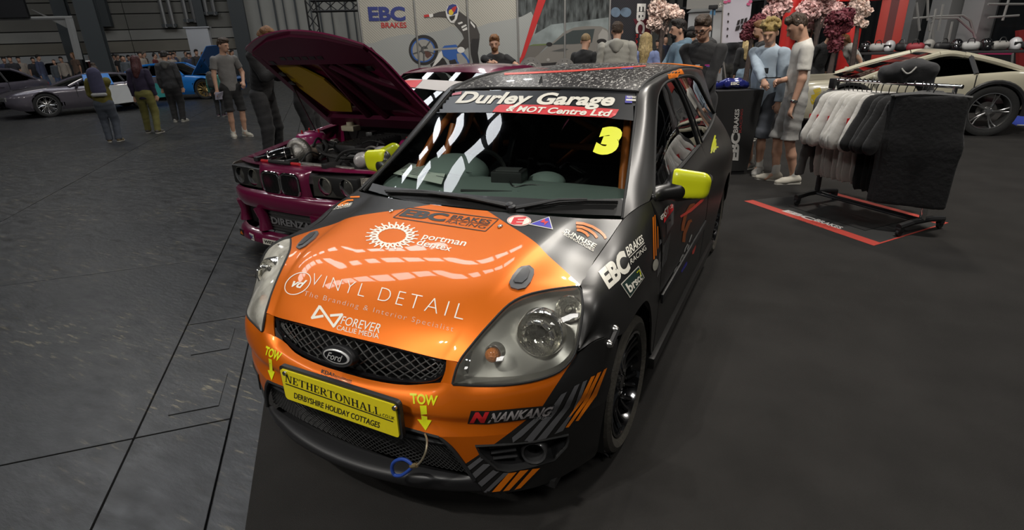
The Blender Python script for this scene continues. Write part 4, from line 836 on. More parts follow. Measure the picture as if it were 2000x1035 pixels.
# cowl, floor pan, wheel wells
g = G(); g.add(*grid(net(full([[(0, .80, .915), (.3, .83, .912), (.55, .90, .905), (.70, .97, .895)], [(0, .90, .925), (.37, .935, .918), (.6, 1.0, .91), (.70, 1.03, .905)]]), 3, 4))); cp('cowl_panel', g, M_PLAS)
g = G(); g.box((0, 2.0, .19), (1.40, 3.5, .03)); g.box((0, .55, .45), (.86, .75, .45)); g.box((0, 2.3, .40), (1.36, 2.3, .40)); cp('underbody', g, M_VBLK, smooth=0)
for s in (1, -1):
    for yc in (.80, 3.287):
        P = []; g = G()
        for k in range(15):
            t = -.35+(PI+.7)*k/14; rr = .335 if yc < 1 else .34
            P.append([(.46*s, yc-rr*math.cos(t), .29+rr*math.sin(t)), (.80*s, yc-rr*math.cos(t), .29+rr*math.sin(t))])
        L_in = [p[0] for p in P]; g.add(*grid(P)); g.add(L_in, [tuple(range(15))]); cp('wheel_arch_liner', g, M_VBLK)
# ---------------- wheels
M_TYRE = mat('tyre_rubber', (.048, .043, .034), .8, noise=.25, nscale=14, bump=.2, bscale=60); M_RIM = mat('wheel_gloss_black', (.010, .010, .011), .16, .5, coat=1.0)
def wheel(par, c, s, R=.288, Rr=.212, wid=.20, spokes=11, m=M_RIM, tm=M_TYRE, seg=56, paired=True, groove=True, hubm=None):
    """s = +1 outer face towards +x; the wheel is a part, tyre and rim its sub-parts"""
    g = G(); h = wid/2; w = s
    prof = [(Rr+.004, h*.82), (Rr+.022, h*.93), (R-.032, h*1.0), (R-.010, h*.90), (R-.001, h*.70), (R, h*.40), (R-.006, h*.385), (R-.006, h*.33), (R, h*.32), (R, -h*.32), (R-.006, -h*.33), (R-.006, -h*.385), (R, -h*.40), (R-.001, -h*.7), (R-.012, -h*.92), (R-.04, -h), (Rr, -h*.82)]
    t = par(g.lathe(prof, c, (w, 0, 0), seg), 'wheel', tm)
    if groove:
        g = G()
        for k in range(26):
            a = 2*PI*k/26
            for sd in (1, -1):
                p = np.array(c)+np.array([w*sd*h*.60, math.cos(a+.06*sd)*(R-.0015), math.sin(a+.06*sd)*(R-.0015)]); g.box(p, (h*.5, .006, .006), rotx(a) @ rotz(.5*sd))
        par(g, 'tread_cuts', M_VBLK, t)
    g = G(); g.lathe([(Rr+.006, h*.84), (Rr+.008, h*.90), (Rr-.002, h*.91), (Rr-.006, h*.80), (Rr-.014, h*.45), (Rr-.016, -h*.8)], c, (w, 0, 0), seg); rim = par(g, 'rim', m, t)
    g = G(); f = h*.55
    for k in range(spokes):
        a0 = 2*PI*k/spokes
        for d in ((-.10, .10) if paired else (0,)):
            P = []
            for i in range(6):
                u = i/5; r = .045+(Rr-.055)*u; a = a0+d*(.35+.9*u)+.10*u*u; x = w*(f-.020*math.sin(u*PI)+.016*u)
                P.append(np.array(c)+np.array([x, r*math.cos(a), r*math.sin(a)]))
            g.tube(P, [.011, .0105, .0095, .009, .0095, .012], 6)
    par(g, 'spokes', m, t)
    g = G(); g.lathe([(.0, f+.012), (.030, f+.011), (.034, f+.004), (.060, f-.002), (.066, f-.012), (.066, f-.05)], c, (w, 0, 0), 28); par(g, 'hub', hubm or m, t)
    g = G()
    for k in range(4):
        a = PI/4+k*PI/2; g.lathe([(0, f+.012), (.008, f+.012), (.009, f-.01)], np.array(c)+np.array([0, .048*math.cos(a), .048*math.sin(a)]), (w, 0, 0), 6)
    par(g, 'wheel_nuts', M_STEELB, t)
    g = G(); g.lathe([(.0, 0), (.135, 0), (.135, -.02), (.0, -.02)], np.array(c)+np.array([w*(-h*.1), 0, 0]), (w, 0, 0), 32); par(g, 'brake_disc', mat('brake_disc', (.25, .24, .23), .3, .9), t)
    return t
def carpar(g, name, m, parent=None): return shift(g).build(name, m, parent or car, smooth=38)
for s in (1, -1):
    for yc in (.80, 3.287): wheel(carpar, (.705*s, yc, .287), s)
# bolts holding bumper to wing
for x, y in ((1201, 643), (1189, 672)):
    p = np.array(side_bvh.ray_cast(Vector(CAM), Vector(ray(x, y)))[0] or beam_bvh.ray_cast(Vector(CAM), Vector(ray(x, y)))[0]); g = G(); g.lathe([(.0, .014), (.008, .014), (.010, .011), (.015, .004), (.015, -.004)], p, (1, -.25, .1), 16); cp('bolt', g, M_STEELB)
g = G(); a, b = (np.array((side_bvh if y < 660 else beam_bvh).ray_cast(Vector(CAM), Vector(ray(x, y)))[0])+np.array([.006, 0, 0]) for x, y in ((1201, 645), (1190, 670))); g.tube([a, b], .011, 6); cp('strap', g, M_PLAS)
# ---------------- mirrors
for s in (1, -1):
    Q = np.array([s, 1, 1]); K = lambda a, b, ra, rb, k=.02, fl=(0, 1, 0), f=.62: C(np.array(a)*Q, np.array(b)*Q, ra, rb, k, fl, f)
    hs = blob('door_mirror', [K((.825, 1.378, 1.010), (.922, 1.388, 1.006), .046, .038), K((.825, 1.378, .962), (.918, 1.388, .968), .048, .040), C(np.array((.74, 1.31, .955))*Q, np.array((.83, 1.365, .965))*Q, .030, .042, .03), C(np.array((.745, 1.25, .95))*Q, np.array((.745, 1.36, .95))*Q, .022, .03, .03)], .006, M_SATIN)
    hs.data.transform(Matrix.Translation((0, -2, 0))); hs.parent = car
    cp_ = blob('mirror_cap', [K((.825, 1.366, 1.012), (.925, 1.378, 1.008), .050, .042), K((.825, 1.366, .962), (.920, 1.378, .968), .050, .042)], .006, M_VYEL, cuts=[((.806*s, 0, 0), (-s, 0, 0)), ((0, 1.392, 0), (0, 1, 0)), ((0, 0, .934), (0, 0, -1))]); cp_.data.transform(Matrix.Translation((0, -2, 0))); cp_.parent = hs
    g = G(); g.ell((.88*s, 1.42, .985), (.075, .006, .05), 16); shift(g).build('mirror_glass', M_CHROME, hs)
# ---------------- wipers
def wiper(pts, bl, off=.012):
    P = []
    for x, y in pts:
        h = ws_bvh.ray_cast(Vector(CAM), Vector(ray(x, y))); P.append(np.array(h[0])+np.array([0, -.7, .7])*off if h[0] else np.array(atplane(x, y, (0, .90, .95), (0, -.25, 1))))
    return P
for arm, blade in (([(1000, 409), (920, 392), (850, 384), (760, 380)], [(757, 377), (830, 378), (900, 388), (1003, 404)]), ([(1005, 414), (1060, 404), (1095, 397), (1150, 396)], [(1026, 411), (1095, 400), (1150, 397), (1208, 398)])):
    w = cp('wiper', G().tube(wiper(arm, 0, .03), [.010, .008, .006, .005], 6), M_PLAS)
    shift(G().tube(wiper(blade, 0, .012), .008, 6)).build('wiper_blade', M_RUB, w); shift(G().tube(wiper(blade, 0, .024), .0045, 6)).build('blade_spine', M_PLAS, w)
    q = wiper(arm[:1], 0, .03)[0]; shift(G().lathe([(.016, -.02), (.016, .012), (.0, .016)], q, (0, -.3, 1), 14)).build('spindle_cap', M_PLAS, w)
# ---------------- inside
M_DASH = mat('dash_plastic', (.17, .215, .195), .75); M_CAGE = mat('cage_orange', (.46, .12, .02), .4); M_SEAT = mat('seat_cloth', (.018, .018, .02), .85)
g = G(); g.add(*grid(net(full([[(0, .96, .895), (.35, 1.0, .892), (.66, 1.10, .885)], [(0, 1.12, .945), (.36, 1.14, .945), (.665, 1.18, .935)], [(0, 1.36, .955), (.36, 1.37, .955), (.68, 1.40, .945)], [(0, 1.46, .91), (.36, 1.47, .91), (.69, 1.48, .90)], [(0, 1.47, .62), (.36, 1.47, .62), (.69, 1.47, .62)]]), 4, 4))); dash = cp('dashboard', g, M_DASH, smooth=60)
for a, b in ((900, 1000), (1010, 1100), (1112, 1200)): 
    p = [np.array(atz(a+(b-a)*i/4, 372+(a+(b-a)*i/4-900)*.034, .945)) for i in range(5)]; shift(G().tube(p, .007, 4)).build('dash_vent', M_VBLK, dash)
o = blob('instrument_hood', [E((-.36, 1.40, .955), (.19, .15, .10)), E((.16, 1.44, .935), (.10, .08, .05))], .012, M_DASH); o.data.transform(Matrix.Translation((0, -2, 0))); o.parent = dash
for nm, seq in (('roll_cage', [[(-.60, 1.30, .60), (-.58, 1.36, .96), (-.50, 1.70, 1.27), (-.46, 1.86, 1.335), (-.46, 2.35, 1.36)], [(.60, 1.30, .60), (.58, 1.36, .96), (.50, 1.70, 1.27), (.46, 1.86, 1.335), (.46, 2.35, 1.36)], [(-.46, 1.84, 1.33), (0, 1.82, 1.345), (.46, 1.84, 1.33)], [(-.62, 2.35, .3), (-.62, 2.35, 1.0), (-.52, 2.35, 1.30), (-.40, 2.35, 1.37), (.40, 2.35, 1.37), (.52, 2.35, 1.30), (.62, 2.35, 1.0), (.62, 2.35, .3)], [(-.56, 2.35, .95), (.56, 2.35, .95)], [(-.45, 2.35, 1.33), (.60, 3.2, .55)], [(.45, 2.35, 1.33), (-.60, 3.2, .55)], [(-.60, 1.32, .85), (.60, 1.32, .85)], [(-.48, 1.60, 1.18), (-.50, 1.50, .98)]]),):
    g = G()
    for q in seq: g.tube(crs(q, 5) if len(q) > 3 else q, .021, 10)
    cp(nm, g, M_CAGE)
st_ = blob('bucket_seat', [C((-.36, 1.95, .42), (-.36, 2.20, .40), .19, .20, .05, (0, 0, 1), .5), C((-.36, 2.22, .45), (-.36, 2.38, 1.02), .20, .16, .06, (0, 1, 0), .4), C((-.54, 2.1, .75), (-.54, 2.28, .8), .06, .06, .06), C((-.18, 2.1, .75), (-.18, 2.28, .8), .06, .06, .06), C((-.47, 2.22, 1.06), (-.47, 2.30, 1.07), .05, .05, .05), C((-.25, 2.22, 1.06), (-.25, 2.30, 1.07), .05, .05, .05)], .018, M_SEAT); st_.data.transform(Matrix.Translation((0, -2, 0))); st_.parent = car
for x in (-.43, -.29): shift(G().tube(crs([(x, 2.12, .62), (x, 2.22, .88), (x, 2.32, 1.02)], 4), .022, 6)).build('harness_strap', M_VBLK, st_)
o = G(); o.lathe([(.165, -.012), (.178, 0), (.165, .012), (.152, 0), (.165, -.012)], (-.36, 1.66, .86), (0, -.92, .38), 30); o.tube([(-.52, 1.66, .86), (-.20, 1.66, .86)], .014, 6); o.tube([(-.36, 1.66, .86), (-.36, 1.70, .72)], .014, 6); o.lathe([(.04, -.02), (.04, .02), (0, .025)], (-.36, 1.65, .86), (0, -.92, .38), 16); cp('steering_wheel', o, M_VBLK)
o = cp('data_box', G().box((.02, 1.30, .985), (.16, .11, .06), rotz(.15), bev=.008), mat('box_black', (.03, .03, .03), .4)); shift(G().tube(crs([(.05, 1.24, .97), (.10, 1.20, .96), (.15, 1.24, .965), (.22, 1.26, .96)], 5), .004, 5)).build('cable', M_VBLK, o); shift(G().box((.02, 1.30, 1.018), (.12, .07, .006), rotz(.15))).build('box_lid', mat('box_grey', (.08, .08, .08), .4), o)
M_PAPER = mat('paper', (.72, .76, .68), .7)
zd = .972
def sheet(poly, label, lines):
    P = [np.array(atz(x, y, zd)) for x, y in poly]; P = [p+np.array([0, 0, .012*(i in (0, 1))]) for i, p in enumerate(P)]; c = sum(P)/4; g = G(); g.add([p-c for p in P], [(0, 1, 2, 3)]); o = g.build('paper_sheet', M_PAPER, smooth=0); o.location = c; tag(o, label, 'paper'); 
    n = np.cross(P[1]-P[0], P[3]-P[0]); n *= np.sign(n[2])/np.linalg.norm(n); M = frame(P[3]-c+n*.002, P[2]-P[3], P[0]-P[3]); w = np.linalg.norm(P[2]-P[3]); hh = np.linalg.norm(P[0]-P[3])
    g = G()
    for k in range(lines):
        y0 = .88-.8*k/lines; x1 = .9-.25*((k*37) % 5)/5; V = np.array([(.1, y0), (x1, y0), (x1, y0+.025), (.1, y0+.025)])*[w, hh]; g.add(np.c_[V, np.zeros(4)] @ M[:3, :3].T+M[:3, 3], [(0, 1, 2, 3)])
    g.build('print_lines', mat('ink', (.05, .06, .07), .6), o, smooth=0); return o
sheet([(800, 322), (845, 330), (815, 349), (768, 339)], 'left paper sheet of small print lying on the hatchback dashboard', 9)
sheet([(846, 331), (873, 336), (862, 360), (822, 351)], 'right paper sheet lying on the hatchback dashboard beside the other', 3)
# ---------------- livery and lettering
bon_bvh = bvh_of(bonnet)
def Z(s, o, pts): return [(x/s+o[0], y/s+o[1]) for x, y in pts]
def strokes(name, lines, w, m, bvh, parent=None, **kw):
    V = []; F = []
    for L in lines:
        L = np.array(L, float); T = np.gradient(L, axis=0); T /= np.linalg.norm(T, axis=1)[:, None]; Nn = np.c_[-T[:, 1], T[:, 0]]*w/2; k = len(V); n = len(L)
        V += list(L+Nn)+list(L-Nn); F += [(k+i, k+i+1, k+n+i+1, k+n+i) for i in range(n-1)]
    return lay(name, np.array(V), F, m, parent or car, bvh, **kw)
def ring(c, X, Y, n=40, a0=0, a1=2*PI): return [(c[0]+X[0]*math.cos(t)+Y[0]*math.sin(t), c[1]+X[1]*math.cos(t)+Y[1]*math.sin(t)) for t in np.linspace(a0, a1, n)]
bl = dict(parent=bonnet, bvh=bon_bvh)
strokes('frame_lines', [[(797, 405), (974, 428)], [(974, 428), (948, 452)], [(948, 452), (768, 425)], [(768, 425), (797, 405)]], 1.5, M_VBLK, bon_bvh, bonnet)
lettering('EBC', [(797, 408), (880, 418.5), (866, 434), (778, 422)], M_VBLK, bold=.05, **bl); lettering('BRAKES', [(886, 420), (962, 430), (956, 438), (879, 427)], M_VBLK, bold=.02, **bl)
strokes('underline', [[(877, 428.5), (955, 439.6)]], 1, M_VBLK, bon_bvh, bonnet); lettering('RACING', [(876, 430), (953, 441), (946, 447), (869, 435)], M_VBLK, **bl)
# ring of p shapes
V, F, _ = text_mesh('p', .03, .1); VV = []; FF = []
for i in range(22):
    t = 2*PI*i/22; r = V*[.22, .50]-[.11, .25]; k = len(VV); ca, sa = math.cos(t), math.sin(t)
    for a, b in r: q = np.array([(.78-b)*ca-(a+.0)*sa*-1, (.78-b)*sa+a*ca*-1]); VV.append((766+47*q[0]+19*q[1], 461+8*q[0]-25*q[1]))
    FF += [[j+k for j in q] for q in F]
lay('ring_of_letters', np.array(VV), FF, M_VWHT, bonnet, bon_bvh)
lettering('portman', [(830, 457.5), (914, 471.5), (905, 485), (821, 470)], M_VWHT, bold=.012, **bl); lettering('dentex', [(821, 467), (885, 481), (879, 491.5), (811.5, 478.5)], M_VWHT, bold=.012, **bl)
lettering('VINYL DETAIL', [(614, 534), (913, 596), (904, 625), (606, 556)], M_VWHT, bold=-.022, space=1.35, **bl); lettering('The Branding & Interior Specialist', [(596, 568), (887, 638), (884, 651), (592, 580)], mat('vinyl_silver', (.55, .50, .42), .4), bold=-.02, space=1.25, **bl)
strokes('logo_ring', [ring((582, 554), (21, 4.5), (14, -21))], 1.6, M_VWHT, bon_bvh, bonnet); lettering('vd', [(577, 544), (601, 548), (590, 564), (567, 560)], M_VWHT, bold=.03, shear=.2, **bl)
lettering('FOREVER', [(671, 617.5), (748, 634), (741, 651), (665, 633)], M_VWHT, **bl); lettering('CALLIE MEDIA', [(660, 635), (741, 652), (740, 662), (657, 644)], M_VWHT, **bl)
strokes('bow_logo', [Z(3.235, (440, 360), q) for q in ([(600, 768), (548, 848)], [(545, 845), (622, 832)], [(597, 770), (690, 903)], [(685, 900), (742, 820)], [(744, 824), (664, 830)])], 5, M_VWHT, bon_bvh, bonnet)
sticker('round_badge', ring((1014, 431.7), (23.6, 1), (1, -10.6)), M_VWHT, bonnet, bon_bvh, off=.0022); strokes('badge_ring', [ring((1014, 431.7), (21.8, 1), (1, -9.2))], .9, M_VRED, bon_bvh, bonnet, off=.003)
lettering('E', Z(5.556, (880, 380), [(690, 252), (830, 247), (775, 330), (650, 326)]), M_VRED, bold=.06, off=.003, **bl)
sticker('triangle_border', Z(5.556, (880, 380), [(1072, 243), (1112, 383), (845, 327)]), M_VWHT, bonnet, bon_bvh, off=.0022); sticker('triangle', Z(5.556, (880, 380), [(1066, 252), (1100, 374), (866, 325)]), M_VBLU, bonnet, bon_bvh, off=.003)
sticker('bolt_mark', Z(5.556, (880, 380), [(1010, 275), (1030, 278), (1020, 298), (1065, 300), (1015, 342), (1020, 315), (972, 308)]), M_VRED, bonnet, bon_bvh, off=.004)
strokes('orange_arcs', [Z(5.556, (880, 380), q) for q in ([(1360, 312), (1440, 318), (1540, 352), (1620, 402), (1665, 445), (1684, 480)], [(1365, 350), (1430, 358), (1500, 388), (1560, 430), (1590, 472)], [(1370, 385), (1420, 395), (1470, 422), (1498, 458)])], 5, M_VORG, bon_bvh, bonnet, off=.002)
lettering('SUNRISE', Z(5.556, (880, 380), [(1252, 372), (1592, 545), (1560, 588), (1225, 408)]), M_VWHT, bold=.03, off=.002, **bl); lettering('TECHNOLOGIES', Z(5.556, (880, 380), [(1212, 404), (1560, 595), (1548, 622), (1200, 425)]), M_VWHT, bold=.01, off=.002, **bl)
strokes('orange_arcs', [Z(3.235, (440, 360), q) for q in ([(850, 80), (790, 82), (740, 102), (705, 130)], [(810, 100), (770, 104), (735, 120), (712, 138)], [(780, 120), (755, 124), (730, 138)])], 3, M_VORG, bon_bvh, bonnet, off=.002)
lettering('SUNRISE', Z(3.235, (440, 360), [(665, 142), (806, 116), (796, 132), (650, 158)]), M_VWHT, bold=.03, off=.002, **bl); lettering('TECHNOLOGIES', Z(3.235, (440, 360), [(648, 160), (795, 134), (785, 143), (628, 173)]), M_VWHT, off=.002, **bl)
# bonnet catches and pins
for out, inn in (([(1018, 522), (1034, 520), (1043, 528), (1043, 537), (1036, 553), (1026, 564), (1012, 567), (998, 563), (994, 553), (1000, 540), (1010, 527)], [(1020, 527), (1031, 525), (1035, 532), (1030, 547), (1020, 556), (1006, 555), (1003, 550), (1011, 538)]), (Z(4.14, (450, 430), [(535, 225), (560, 240), (610, 215), (690, 150), (716, 112), (710, 95), (690, 95), (650, 108), (600, 145), (550, 200)]), Z(4.14, (450, 430), [(556, 215), (590, 205), (665, 145), (690, 112), (660, 118), (615, 150)]))):
    o = sticker('bonnet_catch', out, mat('catch_grey', (.09, .09, .092), .4, .3), bonnet, bon_bvh, off=.006, step=8); thicken(o, .006); q = sticker('catch_flap', inn, mat('catch_flap', (.06, .06, .062), .35, .3), o, bon_bvh, off=.010, step=8)
    if q: thicken(q, .005)
for x, y in ((977, 443), (765, 413)):
    h = bon_bvh.ray_cast(Vector(CAM), Vector(ray(x, y)))[0]; g = G(); g.ell((h.x, h.y, h.z+.003), (.010, .016, .007), 12); cp('bonnet_pin', g, M_STEELB, bonnet)
    bonnet_children = None
for o in children(bonnet):
    if o.name.startswith('bonnet_pin'): pass
# bumper
bb = dict(parent=bumper, bvh=beam_bvh)
for pl in ([(543, 248), (561, 237), (500, 400), (392, 550), (374, 552), (470, 400)], [(505, 268), (527, 258), (450, 430), (335, 588), (315, 591), (420, 440)], [(468, 290), (490, 282), (430, 420), (350, 520), (335, 530), (410, 410)]): sticker('orange_stripe', Z(3.04, (1000, 640), pl), M_VORG, bumper, beam_bvh, off=.0025, step=6)
for pl in ([(0, 650), (110, 555), (150, 520), (185, 520), (60, 640), (5, 680)], [(55, 690), (200, 520), (290, 395), (325, 378), (260, 500), (110, 685)], [(140, 670), (300, 480), (370, 345), (400, 330), (340, 470), (200, 655)], [(250, 630), (360, 490), (420, 320), (445, 308), (395, 450), (300, 610)]): sticker('grey_stripe', Z(3.04, (1000, 640), pl), M_VGRY, bumper, beam_bvh, off=.002, step=6)
for pl, m, n in (([(110, 885), (185, 828), (197, 840), (120, 902)], M_VGRY, 'grey_stripe'), ([(135, 914), (205, 853), (220, 870), (152, 932)], M_VGRY, 'grey_stripe'), ([(165, 950), (240, 886), (258, 900), (182, 966)], M_VGRY, 'grey_stripe'), ([(190, 990), (278, 905), (302, 905), (208, 993)], M_VGRY, 'grey_stripe'), ([(226, 990), (300, 906), (335, 902), (262, 986)], M_VORG, 'orange_stripe'), ([(275, 986), (350, 896), (387, 892), (302, 982)], M_VORG, 'orange_stripe'), ([(325, 980), (405, 888), (437, 885), (352, 972)], M_VORG, 'orange_stripe')): sticker(n, Z(2.25, (860, 520), pl), m, bumper, beam_bvh, off=.0025, step=6)
sticker('logo_backing', [(920, 802), (957, 802), (1083, 790), (1075, 813), (951, 828), (913, 827)], M_VBLK, bumper, beam_bvh, off=.002, step=7); lettering('NANKANG', [(959, 806), (1081, 792.5), (1073, 811), (952, 825)], mat('vinyl_pinkish_grey', (.36, .33, .33), .4), bold=.04, shear=.2, off=.0035, **bb); lettering('N', [(926, 804), (956, 803.5), (949, 824.5), (917, 825)], M_VRED, bold=.07, shear=.1, off=.0035, **bb); lettering('TYRES', [(1041, 813), (1068, 810), (1066, 817), (1039, 820)], M_VLG, off=.0035, **bb)
lettering('TOW', [(800.6, 767.6), (856, 772.5), (853.4, 792.5), (803, 788)], M_VYEL, bold=.035, off=.002, **bb); sticker('arrow', Z(3.696, (480, 700), [(1258, 340), (1307, 338), (1313, 440), (1345, 443), (1300, 520), (1240, 437), (1272, 440)]), M_VYEL, bumper, beam_bvh, off=.002)
lettering('TOW', [(521, 675), (552.7, 690), (545, 706.5), (517, 692)], M_VYEL, bold=.035, off=.002, **bb); sticker('arrow', Z(4.14, (450, 620), [(312, 330), (338, 340), (345, 428), (362, 440), (337, 510), (305, 425), (322, 425)]), M_VYEL, bumper, beam_bvh, off=.002)
lettering('KDA', [(629, 721.5), (650.5, 728), (648.5, 735.5), (627.5, 729)], M_VBLK, bold=.02, off=.002, **bb); lettering('Recruitment', [(651, 729), (688.5, 741), (687, 748.5), (649, 736)], M_VBLK, off=.002, **bb); lettering('DENTAL RECRUITMENT AGENCY', [(627.5, 731), (685, 747.5), (684, 751.6), (627, 735.5)], M_VBLK, bold=.01, off=.002, **bb)
# number plate board
yp = -.012; pc = [np.array(aty(x, y, yp)) for x, y in ((552, 722), (777, 795), (775, 853), (553, 776))]
PQ = frame((pc[3]+pc[0]+pc[1]+pc[2])/4, pc[1]-pc[0]+pc[2]-pc[3], pc[0]-pc[3]); pw = np.linalg.norm(pc[1]-pc[0]+pc[2]-pc[3])/2; ph = np.linalg.norm(pc[0]-pc[3]+pc[1]-pc[2])/2
def rrect(w, h, r, n=5): return [(sx*(w/2-r)+r*math.cos(a), sy*(h/2-r)+r*math.sin(a)) for sx, sy, a0 in ((1, 1, 0), (-1, 1, PI/2), (-1, -1, PI), (1, -1, 1.5*PI)) for a in np.linspace(a0, a0+PI/2, n)]
plate_ = cp('number_plate', G().prism(rrect(pw, ph, .012), -.006, .0, PQ), mat('plate_yellow', (.78, .66, .012), .4, coat=.3), smooth=0); pl_bvh = bvh_of(plate_)
MP = PQ.copy(); shift(G().prism(rrect(pw+.02, ph+.02, .016), -.022, -.0065, MP)).build('plate_backing', M_PLAS, plate_, smooth=0)
pk = dict(parent=plate_, bvh=pl_bvh, off=.001, step=60)
lettering('NETHERTONHALL', [(557.5, 731), (742, 796.5), (744, 812.5), (557, 745)], M_VBLK, serif=True, **pk); strokes('rule', [[(558, 749), (768, 823.5)]], 2, M_VBLK, pl_bvh, plate_, off=.001, step=60); lettering('.CO.UK', [(746, 806.5), (771, 814), (770.5, 820.5), (745.5, 813)], M_VBLK, **pk); lettering('DERBYSHIRE HOLIDAY COTTAGES', [(575, 766), (743, 825), (741, 836), (574.5, 777)], M_VBLK, bold=.015, **pk)
for x, y in ((556, 729), (770.5, 797)): p = np.array(aty(x, y, yp-.004)); shift(G().lathe([(.008, -.004), (.008, .004), (.003, .006), (0, .006)], p, (0, -1, .1), 14)).build('plate_screw', M_STEELB, plate_)
# tow loop
g = G(); P = [aty(x, y, d) for x, y, d in ((830, 848, .03), (834, 862, .0), (832, 880, -.02), (825, 897, -.03), (814, 909, -.035))]; g.tube(crs(P, 4), .0035, 6); tow = cp('tow_cable', g, mat('cable_steel', (.30, .26, .18), .45, .6))
g = G(); P = [aty(x, y, -.036) for x, y in ((806, 910), (800, 903), (789, 897), (777, 898), (767, 906), (766, 918), (770, 927), (780, 929), (793, 923), (804, 913))]; g.tube(crs(P, 4), .0058, 8); shift(g).build('blue_sleeve', mat('blue_sleeve', (.02, .06, .30), .4), tow); shift(G().tube([aty(803, 910, -.036), aty(814, 908, -.036)], .008, 8)).build('ferrule', mat('ferrule', (.35, .27, .15), .4, .7), tow)
# sunstrip
lay('sun_strip', np.array([(888, 174), (960, 171.5), (1060, 171.5), (1150, 175), (1246, 181), (1240.5, 236.5), (1130, 226), (1030, 221.5), (960, 220), (835, 221)]), [list(range(10))], mat('strip_black', (.010, .011, .013), .3), screen, ws_bvh, off=.002, step=6)
wb = dict(parent=screen, bvh=ws_bvh)
lettering('Durley Garage', [(902, 179.5), (1204, 184), (1197, 216), (885, 209.5)], M_VWHT, bold=.035, shear=.22, off=.005, step=10, **wb)
sticker('red_banner', [(962, 219.3), (969, 210), (977, 205), (1080, 206), (1209, 214.5), (1202, 226), (1193, 231)] , M_VRED, screen, ws_bvh, off=.0035, step=8); lettering('& MOT Centre Ltd', [(993, 207.5), (1197, 216.5), (1193, 229.5), (988, 218.5)], M_VWHT, bold=.03, shear=.2, off=.0055, step=10, **wb)
lettering('3', [(1166, 247), (1217, 249), (1208, 305), (1157, 302)], M_VYEL, bold=.085, shear=.16, off=.003, step=10, **wb)
sticker('pink_sticker', [(885, 183.5), (903, 179.5), (901, 185.5), (883, 187.5)], mat('vinyl_pink', (.55, .16, .2), .5), screen, ws_bvh, off=.005); sticker('blue_sticker', [(1221.6, 188.4), (1245, 189), (1244, 203), (1220.6, 202)], M_VBLU, screen, ws_bvh, off=.005); lettering('TESTING', [(1224, 189.5), (1243.5, 190), (1243, 194), (1223.5, 193.5)], M_VWHT, bold=.03, off=.0065, **wb); sticker('sticker_band', [(1223, 195.5), (1243, 196), (1242.5, 199), (1222.5, 198.5)], M_VWHT, screen, ws_bvh, off=.0065)
sticker('lower_band', [(728, 358), (757, 365), (850, 373), (948, 383), (1100, 391), (1217, 388), (1215, 422), (1100, 418), (960, 412), (880, 402), (800, 394), (720, 372)], M_VBLK, screen, ws_bvh, off=.0015, step=6)
# wing and door graphics
wl = dict(parent=car, bvh=side_bvh, off=.002)
lettering('EBC', [(1168, 531), (1217, 486), (1232, 527), (1189, 566)], M_VWHT, bold=.05, **wl); lettering('BRAKES', [(1221, 484), (1253, 458), (1257, 472), (1226, 502)], M_VWHT, bold=.02, **wl); strokes('underline', [[(1228, 503.5), (1258, 474)]], 1.1, M_VWHT, side_bvh); lettering('RACING', [(1230, 507), (1259, 479), (1262, 487), (1231.5, 517.5)], M_VWHT, **wl)
sticker('badge_border', [(1212, 555), (1246.5, 519), (1258, 542), (1230, 582)], M_VWHT, car, side_bvh, off=.0015); sticker('badge_panel', [(1213.6, 555.3), (1246, 521.5), (1256.3, 542), (1230, 579.5)], mat('vinyl_green_black', (.02, .04, .035), .35), car, side_bvh, off=.003); lettering('brscc', [(1219, 556), (1249, 530), (1253, 545), (1229, 573)], M_VWHT, bold=.03, parent=car, bvh=side_bvh, off=.0045)
strokes('tick', [[(1242, 533), (1247, 527), (1249, 536), (1251, 540)]], 2, M_VYEL, side_bvh, off=.0045)
for pl in ([(130, 300), (142, 285), (152, 740), (138, 745)], [(150, 275), (160, 270), (172, 700), (160, 710)], [(176, 245), (186, 240), (192, 610), (182, 640)]): sticker('orange_stripe', Z(5.45, (1250, 370), pl), M_VORG, car, side_bvh, off=.002)
sticker('grey_band', Z(5.45, (1250, 370), [(270, 240), (360, 150), (355, 360), (300, 450), (205, 600), (215, 400)]), mat('vinyl_mid_grey', (.085, .085, .085), .35), car, side_bvh, off=.0012)
sticker('orange_band', Z(5.45, (1250, 370), [(215, 400), (262, 340), (260, 500), (225, 580), (200, 600)]), mat('vinyl_rust', (.25, .06, .008), .35), car, side_bvh, off=.0022)
sticker('red_plate', Z(5.45, (1250, 370), [(172, 315), (330, 155), (345, 165), (350, 215), (205, 420)]), M_VRED, car, side_bvh, off=.0032); lettering('FIESTA', Z(5.45, (1250, 370), [(180, 318), (252, 240), (258, 285), (192, 370)]), M_VWHT, bold=.03, parent=car, bvh=side_bvh, off=.0045); lettering('ST', Z(5.45, (1250, 370), [(248, 215), (295, 170), (298, 250), (258, 305)]), M_VWHT, bold=.03, parent=car, bvh=side_bvh, off=.0045); lettering('CUP', Z(5.45, (1250, 370), [(302, 170), (340, 160), (345, 190), (306, 215)]), M_VWHT, parent=car, bvh=side_bvh, off=.0045)
for k in range(9): strokes('pin_stripe', [Z(5.45, (1250, 370), [(205+k*14, 670-k*26), (180+k*12, 930-k*22)])], .6, M_VLG, side_bvh, off=.002)
sticker('red_swoosh', Z(5.45, (1250, 370), [(420, 280), (520, 215), (640, 110), (680, 100), (660, 130), (540, 235), (430, 300)]), mat('vinyl_coral', (.65, .06, .04), .35), car, side_bvh, off=.003)
for q in ([(450, 440), (455, 380), (480, 270), (540, 170), (580, 160)], [(460, 560), (470, 470), (520, 340), (548, 330)]): strokes('orange_arcs', [Z(5.45, (1250, 370), q)], 6, mat('vinyl_rust'), side_bvh, off=.002)
